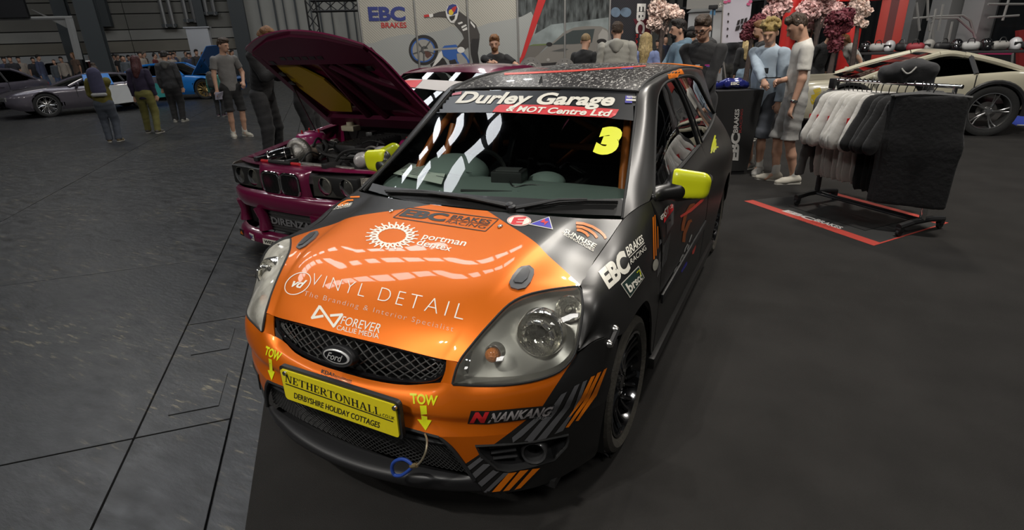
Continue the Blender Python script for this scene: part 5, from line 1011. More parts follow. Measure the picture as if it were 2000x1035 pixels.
sticker('repeater_lamp', ring((1278.5, 517), (5, 1), (2, -11.5), 20), mat('repeater', (.62, .60, .5), .25, coat=1), car, side_bvh, off=.004)
for q in ([(335, 940), (352, 905)], [(360, 880), (372, 850), (395, 820)], [(395, 850), (415, 800)], [(420, 770), (432, 735), (455, 690)], [(450, 745), (470, 690)], [(468, 665), (480, 625), (505, 580)], [(500, 640), (518, 590)], [(520, 560), (535, 515), (548, 480)]): strokes('white_scrawl', [Z(5.45, (1250, 370), q)], 2.2, mat('vinyl_dusty', (.30, .30, .29), .5), side_bvh, off=.002)
sticker('blue_plate', Z(5.45, (1250, 370), [(425, 855), (480, 770), (500, 770), (495, 800), (440, 885)]), M_VBLU, car, side_bvh, off=.0022); sticker('pink_plate', Z(5.45, (1250, 370), [(550, 640), (565, 590), (590, 570), (592, 610), (570, 680), (552, 690)]), mat('vinyl_coral'), car, side_bvh, off=.002)
for q in ([(855, 1000), (870, 930), (900, 830)], [(880, 1020), (905, 930), (895, 880)], [(900, 990), (910, 960), (935, 962)], [(850, 1030), (880, 960), (905, 870)]): strokes('yellow_scrawl', [Z(5.747, (1240, 120), q)], 3, M_VYEL, side_bvh, off=.002)
sticker('orange_roof_patch', [(1296, 133), (1331, 135), (1335.5, 143), (1337, 152.5), (1323, 151), (1306, 154.5), (1302, 141)], M_VORG, car, pil_bvh, off=.0015, step=6)
sticker('red_roof_line', [(985, 143), (1120, 137), (1260, 128), (1262, 130), (1120, 140.5), (985, 147)], mat('vinyl_coral'), roof, roof_bvh, off=.002); sticker('blue_roof_patch', [(1212, 131), (1238, 129.5), (1236, 134), (1214, 135)], M_VBLU, roof, roof_bvh, off=.0015)
# ================================================================ MAROON SALOON WITH RAISED BONNET
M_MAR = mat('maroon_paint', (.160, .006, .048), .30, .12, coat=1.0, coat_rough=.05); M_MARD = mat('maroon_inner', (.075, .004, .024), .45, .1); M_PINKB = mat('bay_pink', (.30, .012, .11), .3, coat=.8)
M_ALU = mat('cast_aluminium', (.42, .40, .37), .42, .8, bump=.3, bscale=90); M_GUN = mat('gunmetal', (.09, .09, .09), .4, .6); M_LIME = mat('lime_paint', (.42, .48, .01), .3, coat=.8); M_DGLASS = glass('dark_car_glass', (.18, .20, .20), 0, 1.55); M_CGLASS = glass('car_glass', (.5, .55, .53), 0, 1.5)
BA = -0.05176391; sal = thing('saloon_car', 'maroon saloon car with its bonnet raised over a turbo engine', 'car', (-2.2066, 1.8083, 0), BA)
def sp(name, g, m, parent=None, smooth=45, **kw): return g.build(name, m, parent or sal, smooth=smooth, **kw)
def spn(name, rows, m, pv=4, pu=4, mir=True, parent=None, thick=.006, out=None):
    N = net(full(rows) if mir else rows, pv, pu); o = sp(name, ng(N), m, parent)
    if out: orient(o, out)
    if thick: thicken(o, thick)
    return o
# bumper in bands so that its ducts are real openings
U0 = [(0, -.012, .572), (.30, -.004, .572), (.58, .045, .566), (.76, .15, .56), (.845, .42, .56)]; U1 = [(0, -.055, .545), (.30, -.045, .545), (.60, .012, .54), (.79, .135, .535), (.862, .42, .53)]; U2 = [(0, -.055, .475), (.30, -.045, .475), (.60, .012, .47), (.79, .135, .468), (.862, .42, .465)]; U3 = [(0, -.028, .425), (.30, -.018, .425), (.60, .035, .42), (.785, .15, .42), (.858, .42, .42)]
bmp = spn('bumper', [U0, U1, U2, U3], M_MAR, 3, 5, out=(0, -1, 0))
L0 = [(0, -.02, .235), (.30, -.01, .235), (.60, .04, .235), (.78, .16, .235), (.85, .42, .235)]; L1 = [(0, -.085, .205), (.30, -.075, .205), (.60, -.02, .205), (.80, .12, .205), (.86, .42, .21)]; L2 = [(0, -.095, .15), (.30, -.085, .15), (.60, -.03, .15), (.80, .11, .15), (.86, .42, .16)]; L3 = [(0, .0, .135), (.3, .0, .135), (.58, .05, .135), (.74, .16, .135), (.80, .42, .14)]
spn('splitter', [L0, L1, L2, L3], M_MAR, 3, 5, out=(0, -1, 0))
for s in (1, -1):
    for P0, P1 in (((.33, -.016, .43), (.30, -.012, .24)), ((.76, .135, .425), (.76, .14, .235))):
        a, b = np.array(P0)*[s, 1, 1], np.array(P1)*[s, 1, 1]; G().tube([a, (a+b)/2+[0, .01, 0], b], [.05, .042, .055], 10).build('duct_post', M_MAR, sal)
    g = G(); g.box((.83*s, .36, .33), (.05, .24, .22), bev=.01); sp('bumper_side', g, M_MAR)
    g = G(); g.box((.545*s, .14, .33), (.40, .03, .22), rotz(.22*s)); sp('brake_duct', g, M_VBLK, smooth=0)
ic = sp('intercooler', G().box((0, .05, .33), (.62, .05, .20), bev=.008), M_GUN)
for k in range(7): G().box((0, .022, .25+k*.026), (.60, .01, .006)).build('fin', mat('fin_grey', (.16, .16, .16), .4, .7), ic, smooth=0)
flat_text('DIRENZA', frame((-.25, .013, .295), (1, 0, 0), (0, 0, 1)), .46, .058, mat('stencil_grey', (.16, .16, .165), .5), ic, bold=.03)
for x, w, h_, tx, m1, m2 in ((-.62, .07, .055, '', M_VBLK, M_VORG), (-.43, .085, .055, 'EBC', M_VWHT, M_NAVY), (-.14, .24, .048, 'WISECO', M_VWHT, M_VBLK)):
    y0 = -.094+.10*(abs(x)/.7)**2; M = frame((x-w/2, y0-.004, .152), (1, -.25*(abs(x) > .3), 0), (0, .04, 1)); q = G(); q.prism([(0, 0), (w, 0), (w, h_), (0, h_)], 0, .003, M); o = sp('splitter_sticker', q, m1, smooth=0)
    M2 = M.copy(); M2[:3, 3] += M[:3, :3] @ np.array([w*.06, h_*.25, .003])
    if tx: flat_text(tx, M2, w*.88, h_*.55, m2, o, bold=.03)
    else: G().prism([(0, 0), (w*.85, 0), (w*.42, h_*.5)], 0, .002, M2).build('orange_mark', m2, o, smooth=0)
# nose panel, kidneys, lamps
spn('nose_panel', [[(0, .02, .775), (.26, .03, .772), (.30, .04, .765)], [(0, -.005, .74), (.25, .0, .74), (.285, .02, .735)], [(0, -.012, .57), (.25, -.005, .57), (.285, .02, .565)]], M_MAR, 4, 4, out=(0, -1, 0))
def rr3(cx, cz, w, h_, r, y, n=5): return [(cx+a, y, cz+b) for a, b in rrect(w, h_, r, n)]
for s in (1, -1):
    k = sp('kidney_grille', G().add(np.array(rr3(.108*s, .655, .19, .155, .04, -.021)), [tuple(range(20))]), M_VBLK, smooth=0)
    L = np.array(rr3(.108*s, .655, .195, .160, .042, -.024)); G().tube(np.r_[L, L[:2]], .010, 8).build('chrome_frame', M_CHROME, k)
    for i in range(11): G().box((.108*s-.08+i*.016, -.023, .655), (.004, .012, .145)).build('slat', M_PLAS, k, smooth=0)
    h = sp('headlamp', G().box((.50*s, .12, .655), (.42, .14, .155), rotz(.10*s), bev=.015), M_VBLK)
    for cx, cy in ((.405, .035), (.60, .06)):
        G().lathe([(.03, .03), (.062, .012), (.066, 0), (.070, .004), (.070, .05)], (cx*s, cy, .655), (0, 1, 0), 24).build('lamp_bowl', mat('lamp_dull', (.42, .40, .34), .25, .7), h); V = G(); V.lathe([(.066, .0), (.045, -.012), (.0, -.018)], (cx*s, cy-.0, .655), (0, 1, 0), 24); V.build('lamp_glass', M_LENS, h)
    P = [[(.30*s, .026, .735), (.70*s, .088, .73), (.715*s, .092, .73)], [(.30*s, .022, .58), (.70*s, .085, .575), (.715*s, .09, .575)]]; o = orient(sp('headlamp_cover', ng(net(P, 4, 4)), M_LENS, h), (0, -1, 0))
    P = [[(.725*s, .095, .735), (.80*s, .17, .733), (.835*s, .33, .735)], [(.728*s, .09, .575), (.812*s, .165, .57), (.85*s, .33, .575)]]; spn('corner_lamp', P, mat('corner_lamp', (.50, .46, .40), .2, .5, coat=1, bump=.6, bscale=120), 4, 5, mir=False, out=(s, -1, 0))
    # wing, door, rear side (coarse but complete)
    TOP = [(.835, .33, .745), (.842, .7, .80), (.838, 1.1, .865), (.825, 1.5, .915), (.815, 2.2, .93), (.80, 3.0, .94), (.77, 3.7, .95), (.70, 4.35, .93)]
    for nm, i0, i1, y0, y1 in (('front_wing', 0, 3, .33, 1.5), ('door', 3, 5, 1.5, 2.95), ('rear_wing', 5, 7, 2.95, 4.35)):
        ys = np.linspace(y0+.004, y1-.004, 13); T = np.array(TOP); tx = np.interp(ys, T[:, 1], T[:, 0]); tz = np.interp(ys, T[:, 1], T[:, 2]); R = [[], [], [], []]
        for y, x, z in zip(ys, tx, tz):
            zb = .20
            for cy in (.78, 3.48):
                if abs(y-cy) < .36: zb = max(zb, .30+math.sqrt(.36**2-(y-cy)**2))
            R[0].append((x*s, y, z)); R[1].append(((x+.028)*s, y, z*.8+zb*.2)); R[2].append(((x+.030)*s, y, z*.4+zb*.6)); R[3].append(((x+.012)*s, y, zb))
        o = sp(nm, ng(net(R, 3, 1)), M_MAR); orient(o, (s, 0, 0)); thicken(o, .006)
    spn('roof_pillar', [[(.66*s, 1.50, .935), (.60*s, 1.85, 1.14), (.54*s, 2.16, 1.325), (.53*s, 2.7, 1.365), (.52*s, 3.2, 1.33), (.60*s, 3.9, .97)], [(.80*s, 1.60, .925), (.70*s, 1.95, 1.14), (.615*s, 2.28, 1.30), (.605*s, 2.7, 1.325), (.615*s, 3.05, 1.28), (.74*s, 3.62, .955)]], M_MAR, 2, 4, mir=False, out=(s, 0, .4))
    spn('side_window', [[(.80*s, 1.64, .925), (.70*s, 1.97, 1.14), (.618*s, 2.30, 1.295), (.608*s, 2.7, 1.32), (.616*s, 3.03, 1.275)], [(.81*s, 1.8, .925), (.81*s, 2.2, .93), (.805*s, 2.6, .935), (.80*s, 3.0, .94), (.76*s, 3.55, .95)]], M_DGLASS, 3, 4, mir=False, thick=0, out=(s, 0, .4))
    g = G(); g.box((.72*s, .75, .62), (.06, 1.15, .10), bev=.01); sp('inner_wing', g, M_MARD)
    mb = blob('door_mirror', [C((.86*s, 1.70, .98), (.97*s, 1.72, .98), .055, .05, .02, (0, 1, 0), .55), C((.78*s, 1.68, .93), (.88*s, 1.70, .96), .025, .035, .02)], .011, M_MAR, sal)
    for yc in (.78, 3.48): wheel(lambda g, n, m, parent=None: sp(n, g, m, parent), (.735*s, yc, .305), s, .305, .225, .21, 7, tm=mat('tyre_dark', (.016, .016, .016), .8, bump=.2, bscale=60), groove=False, paired=False, seg=36)
spn('roof', [[(0, 2.10, 1.345), (.3, 2.11, 1.34), (.545, 2.16, 1.325)], [(0, 2.4, 1.385), (.3, 2.4, 1.38), (.54, 2.4, 1.35)], [(0, 2.8, 1.395), (.3, 2.8, 1.39), (.535, 2.8, 1.36)], [(0, 3.25, 1.355), (.3, 3.25, 1.35), (.52, 3.2, 1.33)]], M_MAR, 4, 4, out=(0, 0, 1))
sc_ = spn('windscreen', [[(0, 2.09, 1.34), (.3, 2.10, 1.335), (.54, 2.155, 1.32)], [(0, 1.75, 1.15), (.34, 1.77, 1.148), (.60, 1.84, 1.138)], [(0, 1.42, .95), (.38, 1.44, .947), (.665, 1.51, .935)]], M_CGLASS, 6, 6, thick=0, out=(0, -1, 1))
spn('rear_screen', [[(0, 3.26, 1.35), (.3, 3.26, 1.345), (.52, 3.22, 1.325)], [(0, 3.98, .975), (.34, 3.97, .972), (.6, 3.9, .965)]], M_DGLASS, 4, 4, thick=0, out=(0, 1, 1))
spn('boot_lid', [[(0, 3.98, .97), (.4, 3.97, .965), (.69, 3.9, .955)], [(0, 4.38, .95), (.4, 4.36, .945), (.69, 4.28, .93)], [(0, 4.43, .6), (.45, 4.41, .6), (.76, 4.30, .6)], [(0, 4.42, .25), (.45, 4.40, .25), (.76, 4.28, .25)]], M_MAR, 4, 4, out=(0, 1, .3))
bs = bvh_of(sc_)
lay('sun_strip', np.array([(783, 161), (800, 154), (906, 160), (930, 166), (905, 178), (880, 180), (790, 170)]), [list(range(7))], mat('strip_pale', (.50, .47, .45), .5), sc_, bs, off=.004, step=8); lay('strip_red', np.array([(790, 158), (826, 157), (812, 172), (797, 171)]), [list(range(4))], M_VRED, sc_, bs, off=.007, step=8)
g = G(); g.box((0, 2.7, .30), (1.5, 2.6, .25)); g.box((0, 1.42, .62), (1.5, .06, .66)); g.box((0, .55, .28), (1.3, .7, .2)); sp('underbody', g, M_VBLK, smooth=0); spn('dashboard', [[(0, 1.6, .93), (.4, 1.6, .93), (.68, 1.65, .92)], [(0, 2.0, .96), (.4, 2.0, .96), (.68, 2.0, .94)], [(0, 2.05, .6), (.4, 2.05, .6), (.68, 2.05, .6)]], M_PLAS, 3, 3, out=(0, 0, 1))
for x in (-.36, .36): blob('seat', [C((x, 2.35, .5), (x, 2.5, 1.02), .2, .16, .05, (0, 1, 0), .4), C((x, 2.5, 1.1), (x, 2.52, 1.15), .1, .08, .04, (0, 1, 0), .5)], .03, M_SEAT, sal)
# engine bay
spn('slam_panel', [[(0, .06, .765), (.4, .07, .765), (.80, .22, .745)], [(0, .16, .768), (.4, .17, .768), (.80, .30, .75)], [(0, .17, .71), (.4, .18, .71), (.80, .31, .70)]], M_MAR, 3, 4, out=(0, -.3, 1))
g = G(); g.box((0, .225, .735), (1.05, .05, .07), bev=.01); rad = sp('radiator_tank', g, M_ALU)
for x in (-.42, -.05, .36): G().box((x, .15, .79), (.05, .10, .035), bev=.006).build('radiator_clamp', M_PLAS, rad)
g = G(); g.box((0, .75, .50), (1.3, 1.05, .2)); sp('bay_floor', g, M_VBLK, smooth=0)
eng = sp('engine_block', G().box((.10, .83, .66), (.34, .62, .28), bev=.03), M_GUN)
cov = sp('engine_cover', G().box((.16, .80, .835), (.25, .58, .075), bev=.025), M_PLAS)
for k in range(13): G().box((.16, .57+k*.038, .876), (.21, .012, .006)).build('cover_rib', M_VBLK, cov, smooth=0)
for k in range(6): G().box((.10, .58+k*.09, .876), (.03, .04, .008), bev=.003).build('cover_cap', M_PLAS, cov)
tu = sp('turbocharger', G().lathe([(.0, -.07), (.05, -.06), (.078, -.035), (.085, 0), (.075, .04), (.05, .06), (.0, .065)], (-.26, .42, .80), (-.55, -.8, .1), 26), M_ALU)
G().tube(crs([(-.26+.085*math.cos(a), .43-.01*a, .80+.085*math.sin(a)) for a in np.linspace(-1.4, 3.4, 9)], 3), np.linspace(.028, .046, 25), 10).build('scroll', M_ALU, tu)
G().lathe([(.05, .0), (.062, .03), (.062, .10), (.05, .12)], (-.20, .47, .80), (.6, .8, .05), 20).build('turbine_housing', mat('cast_iron_brown', (.16, .12, .09), .55, .6), tu)
G().tube(crs([(-.31, .35, .795), (-.36, .28, .79), (-.42, .24, .76), (-.47, .22, .70)], 5), .062, 16).build('inlet_hose', M_GLOSSB, tu)
for k in range(3): G().lathe([(.066, -.005), (.068, 0), (.066, .005)], (-.325-.05*k, .33-.045*k, .794-.012*k), (-.7, -.7, -.15), 20).build('hose_clip', M_STEELB, tu)
g = G(); g.tube(crs([(-.06, .45, .83), (.0, .38, .86), (.12, .33, .83), (.30, .36, .80), (.42, .45, .80)], 6), .012, 6); sp('coolant_hose', g, M_RUB); g = G(); g.tube(crs([(-.14, .62, .86), (-.05, .5, .89), (.05, .44, .86), (.1, .30, .79)], 6), .014, 6); sp('coolant_hose', g, M_RUB)
g = G(); g.tube(crs([(.28, .30, .79), (.36, .32, .86), (.46, .4, .87), (.52, .5, .84)], 6), .011, 6); sp('vacuum_hose', g, M_RUB); g = G(); g.tube(crs([(-.45, 1.22, .93), (-.1, 1.30, .955), (.3, 1.30, .955), (.62, 1.2, .94)], 6), .012, 6); sp('strut_brace', g, M_ALU)
for z, y, r in ((.90, 1.33, .028), (.86, 1.38, .022), (.945, 1.40, .02)): g = G(); g.tube(crs([(-.6, y, z), (0, y+.03, z+.015), (.62, y, z)], 6), r, 8); sp('scuttle_rail', g, M_PLAS)
for s, x in ((1, .50), (1, .61)):
    q = sp('catch_can', G().lathe([(.0, .09), (.03, .09), (.055, .075), (.06, .06), (.06, -.06), (.0, -.06)], (x, .37+.10*(x > .55), .80), (0, 0, 1) if x > .55 else (.5, -.8, .1), 20), mat('can_white', (.50, .48, .47), .35, .3)); G().lathe([(.062, .01), (.064, .0), (.062, -.01)], (x, .37+.10*(x > .55), .80), (0, 0, 1) if x > .55 else (.5, -.8, .1), 20).build('can_band', M_STEELB, q)
blob('lime_cover', [C((.66, .36, .80), (.74, .46, .87), .075, .06, .03, (1, -1, 0), .5)], .012, M_LIME, sal)
for s in (1, -1):
    sp('strut_tower', G().lathe([(.0, .02), (.05, .022), (.06, .012), (.115, .005), (.135, -.02), (.14, -.12)], (.62*s, .86, .875), (0, 0, 1), 26), M_PINKB)
    for k in range(3):
        a = 2*PI*k/3+.4; sp('strut_bolt', G().lathe([(.007, .0), (.007, .04), (0, .042)], (.62*s+.085*math.cos(a), .86+.085*math.sin(a), .875), (0, 0, 1), 8), M_VRED)
    spn('wing_rail', [[(.70*s, .30, .755), (.72*s, .8, .83), (.72*s, 1.35, .905)], [(.835*s, .31, .748), (.842*s, .8, .818), (.825*s, 1.5, .915)]], M_MAR, 2, 5, mir=False, out=(0, 0, 1))
rs = sp('brake_reservoir', G().box((-.36, 1.12, .90), (.16, .10, .05), bev=.012), mat('reservoir_cream', (.48, .44, .32), .5)); G().lathe([(.0, .03), (.035, .03), (.036, .0)], (-.36, 1.12, .925), (0, 0, 1), 16).build('cap', mat('reservoir_cream'), rs)
random.seed(3)
for k in range(16):
    a = np.array([random.uniform(-.5, .5), random.uniform(.35, 1.15), random.uniform(.76, .86)]); b = a+np.array([random.uniform(-.3, .3), random.uniform(-.25, .25), random.uniform(-.05, .03)]); sp('wiring', G().tube(crs([a, (a+b)/2+[0, 0, random.uniform(.02, .07)], b], 5), random.choice((.006, .008, .011)), 5), random.choice((M_RUB, M_RUB, M_PLAS, M_ALU)))
for k in range(12): sp('engine_part', G().box((random.uniform(-.25, .0), random.uniform(.5, 1.1), random.uniform(.74, .86)), (random.uniform(.04, .1), random.uniform(.04, .1), random.uniform(.04, .08)), rotz(random.random()), bev=.008), random.choice((M_GUN, M_ALU, M_PLAS, M_GUN)))
for x in (-.30, .05): sp('red_terminal', G().tube([(x-.05, .105, .785), (x+.05, .10, .787)], .012, 6), M_VRED)
sp('bay_cable', G().tube(crs([(-.25, .10, .787), (-.12, .085, .79), (.0, .10, .787)], 5), .014, 6), M_RUB)
# raised bonnet
BT_ = math.radians(41); bo = np.array([0, 1.16, .945]); bd = np.array([0, -math.cos(BT_), math.sin(BT_)]); bn = np.array([0, math.sin(BT_), math.cos(BT_)])
def bp(x, l, d): return bo+np.array([x, 0, 0])+bd*l+bn*d
LB = 1.04
rows = []
for l, w, cr_, nose in ((-.06, .70, .035, 0), (.25, .69, .04, 0), (.55, .68, .04, .0), (.85, .665, .035, .03), (LB, .65, .02, .15)):
    rows.append([bp(x, l+nose*(1-(x/w)**2)*1.0, .03+cr_*(1-(x/w)**2)-.03*(l > .95)) for x in np.linspace(0, w, 5)])
bnt = spn('bonnet', [[tuple(p) for p in r] for r in rows], M_MAR, 4, 3, thick=.012, out=tuple(bn))
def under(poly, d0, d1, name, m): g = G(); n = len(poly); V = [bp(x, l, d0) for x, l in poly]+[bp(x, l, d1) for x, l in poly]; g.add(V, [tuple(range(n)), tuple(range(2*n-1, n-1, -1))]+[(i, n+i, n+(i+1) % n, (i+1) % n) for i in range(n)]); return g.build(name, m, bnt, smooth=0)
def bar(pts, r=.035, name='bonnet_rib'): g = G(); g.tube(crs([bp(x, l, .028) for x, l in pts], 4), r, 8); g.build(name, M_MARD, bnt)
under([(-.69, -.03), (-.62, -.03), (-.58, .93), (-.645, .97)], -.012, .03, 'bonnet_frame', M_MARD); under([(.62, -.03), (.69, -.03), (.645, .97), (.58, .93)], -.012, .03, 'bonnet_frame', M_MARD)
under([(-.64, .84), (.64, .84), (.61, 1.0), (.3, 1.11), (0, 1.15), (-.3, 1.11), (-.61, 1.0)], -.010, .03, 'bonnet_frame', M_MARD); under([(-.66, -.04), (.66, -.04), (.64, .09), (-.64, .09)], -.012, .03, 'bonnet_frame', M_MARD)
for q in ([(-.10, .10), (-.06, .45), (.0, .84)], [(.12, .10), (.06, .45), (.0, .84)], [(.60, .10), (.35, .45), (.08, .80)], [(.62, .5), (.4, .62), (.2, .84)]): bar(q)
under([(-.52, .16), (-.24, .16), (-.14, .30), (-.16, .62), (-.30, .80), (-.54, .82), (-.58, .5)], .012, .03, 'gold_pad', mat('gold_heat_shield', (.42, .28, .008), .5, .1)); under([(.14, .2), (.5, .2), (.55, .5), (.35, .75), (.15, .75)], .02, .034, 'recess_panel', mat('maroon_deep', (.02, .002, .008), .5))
for k in range(6): under([(-.36+k*.085, .90), (-.30+k*.085, .90), (-.29+k*.085, .935), (-.35+k*.085, .935)], -.013, .0, 'bonnet_slot', M_VBLK)
for x, l in ((-.55, .72), (-.56, .60), (.50, .78), (-.50, .87)): under([(x-.03, l-.02), (x+.03, l-.02), (x+.025, l+.02), (x-.03, l+.02)], -.0135, .0, 'bonnet_hole', M_VBLK)
sp('bonnet_stay', G().tube([(-.70, 1.0, .86), bp(-.60, .55, -.01)], .008, 6), M_GUN)
# ================================================================ OTHER CARS
def gen_car(name, label, loc, rz, paint, st_, roof_, glassm, wheels, R=.33, rimm=None, open_bonnet=False, trims=True, spokes=5, extra=None):
    """st_: (y, z_bottom, z_belt, half_width); roof_: (y_ws_base, y_ws_top, y_rear_top, y_rear_base, z_roof, half_width_roof)"""
    o = thing(name, label, 'car', loc, rz); S = np.array(st_, float); ys = np.linspace(S[0, 0], S[-1, 0], 46); f = lambda c: np.array([cr(S[:, [0, c]].tolist() and [(a, b, 0) for a, b in S[:, [0, c]]], 300)]).reshape(-1, 3)
    def val(c): q = f(c); return np.interp(ys, q[:, 0], q[:, 1])
    zb, zt, w = val(1), val(2), val(3)
    for s in (1, -1):
        R_ = []; 
        for y, b, t, ww in zip(ys, zb, zt, w):
            R_.append([(s*ww*.94, y, b), (s*ww, y, b+.25*(t-b)), (s*ww*1.0, y, b+.62*(t-b)), (s*ww*.985, y, b+.84*(t-b)), (s*ww*.93, y, t), (s*ww*.55, y, t+.025), (0, y, t+.035)])
        N = np.array([crs(r, 4) for r in R_]); V, F = grid(N); c = np.array([V[list(q)].mean(0) for q in F]); keep = np.ones(len(F), bool)
        for yw in wheels: keep &= ~((np.hypot(c[:, 1]-yw, c[:, 2]-R) < R*1.12) & (np.abs(c[:, 0]) > .5*w.max()))
        if open_bonnet: keep &= ~((c[:, 1] > S[0, 0]+.15) & (c[:, 1] < roof_[0]-.1) & (np.abs(c[:, 0]) < .75*w.max()) & (c[:, 2] > zt.max()*.7))
        if s > 0: VA, FA = V, [q for q, k in zip(F, keep) if k]
        else: VB, FB = V, [q for q, k in zip(F, keep) if k]
    g = G(); g.add(VA, FA); g.add(VB, FB); b = g.build('body_shell', paint, o, smooth=45, weld=.002)
    y0, y1, y2, y3, zr, wr = roof_; zb0 = np.interp(y0, ys, zt); zb3 = np.interp(y3, ys, zt); w0 = np.interp(y0, ys, w)*.9; w3 = np.interp(y3, ys, w)*.9
    def pn(nm, rows, m, out, t=.01): q = ng(net(rows, 4, 4)).build(nm, m, o, smooth=60); orient(q, out); thicken(q, t); return q
    pn('roof', full([[(0, y1, zr-.02), (wr*.6, y1+.01, zr-.03), (wr, y1+.05, zr-.06)], [(0, (y1*2+y2)/3, zr+.02), (wr*.6, (y1*2+y2)/3, zr+.01), (wr, (y1*2+y2)/3, zr-.03)], [(0, (y1+2*y2)/3, zr+.015), (wr*.6, (y1+2*y2)/3, zr+.005), (wr, (y1+2*y2)/3, zr-.035)], [(0, y2, zr-.03), (wr*.6, y2, zr-.04), (wr, y2-.03, zr-.07)]]), paint, (0, 0, 1))
    pn('windscreen', full([[(0, y1, zr-.025), (wr*.6, y1+.01, zr-.035), (wr*.96, y1+.05, zr-.06)], [(0, y0-.08, zb0+.03), (w0*.6, y0-.03, zb0+.02), (w0*.95, y0+.1, zb0)]]), glassm, (0, -1, 1), .004)
    pn('rear_window', full([[(0, y2, zr-.035), (wr*.6, y2, zr-.045), (wr*.96, y2-.03, zr-.07)], [(0, y3+.05, zb3+.03), (w3*.6, y3+.03, zb3+.02), (w3*.95, y3-.06, zb3)]]), glassm, (0, 1, 1), .004)
    for s in (1, -1):
        W0 = lambda y: np.interp(y, ys, w)*.93*s; Z0 = lambda y: np.interp(y, ys, zt)
        ym = y0+(y3-y0)*np.linspace(.1, .9, 5); top = [(wr*s*1.005, y1+.13+(y2-y1-.2)*k/4, zr-.075) for k in range(5)]; bot = [(W0(y), y, Z0(y)+.005) for y in ym]
        sw = pn('side_window', [top, bot], glassm, (s, 0, .2), .004)
        for P in ([(wr*s, y1+.04, zr-.05), ((wr*s+W0(y0+.1))/2, (y1+y0)/2+.06, (zr+zb0)/2), (W0(y0+.1), y0+.1, zb0+.01)], [(wr*s, y2-.02, zr-.06), ((wr*s+W0(y3))/2, (y2+y3)/2-.03, (zr+zb3)/2), (W0(y3-.05), y3-.05, zb3+.01)], [(wr*s, y1+.05, zr-.05), (wr*s, (y1+y2)/2, zr-.035), (wr*s, y2-.03, zr-.065)]): G().tube(crs(P, 4), .045, 8).build('window_surround', paint, o)
        yB = (y1+y2)/2+.25; G().tube([(wr*s*1.01, yB, zr-.06), (W0(yB+.05)*1.01, yB+.05, Z0(yB))], .035, 6).build('window_post', M_PLAS, o)
        for yw in wheels:
            wheel(lambda g, n, m, parent=None: g.build(n, m, parent or o, smooth=38), ((np.interp(yw, ys, w)-.115)*s, yw, R), s, R, R*.70, .22, spokes, tm=mat('tyre_dark', (.016, .016, .016), .8, bump=.2, bscale=60), m=rimm or mat('alloy_silver', (.45, .45, .45), .25, .9), groove=False, seg=32)
            a = np.linspace(-.15, PI+.15, 18); G().tube([((np.interp(yw, ys, w)-.004)*s, yw-R*1.12*math.cos(t), R+R*1.12*math.sin(t)) for t in a], .035 if trims else .022, 6).build('wheel_arch', M_PLAS if trims else paint, o); P = [[(np.interp(yw, ys, w)*.55*s, yw-R*1.1*math.cos(t), R+R*1.1*math.sin(t)), (np.interp(yw, ys, w)*.99*s, yw-R*1.12*math.cos(t), R+R*1.12*math.sin(t))] for t in a]; G().add(*grid(P)).build('arch_liner', M_VBLK, o)
        for yd in (y0+.25, yB+.04): G().box((np.interp(yd, ys, w)*.998*s, yd, (np.interp(yd, ys, zb)+Z0(yd))/2+.08), (.012, .012, (Z0(yd)-np.interp(yd, ys, zb))*.72)).build('door_gap', M_VBLK, o, smooth=0)
        G().box((np.interp(yB-.2, ys, w)*1.0*s, yB-.2, Z0(yB)-.14), (.03, .16, .03), bev=.008).build('door_handle', paint, o); blob('door_mirror', [C((W0(y0+.35)*1.05, y0+.3, Z0(y0+.3)+.05), (W0(y0+.35)*1.2, y0+.3, Z0(y0+.3)+.07), .07, .06, .03, (0, 1, 0), .6)], .025, paint, o)
        yf = S[0, 0]; zf = np.interp(yf+.1, ys, zt); G().box((w[1]*.72*s, yf+.03, zf-.08), (.34, .10, .12), rotz(.25*s), bev=.02).build('headlamp', mat('lamp_dim', (.35, .35, .34), .15, .6, coat=1), o); yr = S[-1, 0]; G().box((w[-2]*.75*s, yr-.04, zt[-1]-.12), (.3, .08, .14), bev=.02).build('tail_lamp', mat('tail_red', (.30, .01, .01), .2, coat=1), o)
    G().box((0, S[0, 0]-.005, zb[0]+.25*(zt[0]-zb[0])+.08), (w[0]*1.1, .04, .16), bev=.02).build('grille', M_PLAS, o); g = G(); g.box((0, (S[0, 0]+S[-1, 0])/2, zb.mean()+.12), (w.max()*1.5, (S[-1, 0]-S[0, 0])*.9, .14)); g.box((0, (wheels[0]+wheels[1])/2, .5), (w.max()*1.2, (wheels[1]-wheels[0])*.55, .5)); g.build('underbody', M_VBLK, o, smooth=0)
    for x in (-.38, .38): blob('seat', [C((x, (y1+y0)/2+.55, .6), (x, (y1+y0)/2+.75, zb0+.12), .2, .15, .05, (0, 1, 0), .4)], .04, M_SEAT, o)
    if open_bonnet:
        y9 = roof_[0]-.12; N = np.array(full([[(x, -l*math.cos(.9), l*math.sin(.9)+.03*(1-(x/.7)**2)) for x in (0, .35, .68)] for l in np.linspace(0, y9-S[0, 0]-.1, 4)])); N[..., 1] += y9; N[..., 2] += zb0+.03; q = ng(net(N, 3, 3)).build('bonnet', paint, o, smooth=60); orient(q, (0, 1, .5)); thicken(q, .02)
        for x in (-.3, .3):
            for l in (.35, .6): G().box((x, y9-l*math.cos(.9)+.0, zb0+.05+l*math.sin(.9)), (.06, .12, .05), rotx(-.9), bev=.008).build('bonnet_vent', M_VBLK, o)
        blob('engine', [E((0, (S[0, 0]+y9)/2, zb0-.12), (.45, .35, .12))], .04, M_GUN, o)
    return o
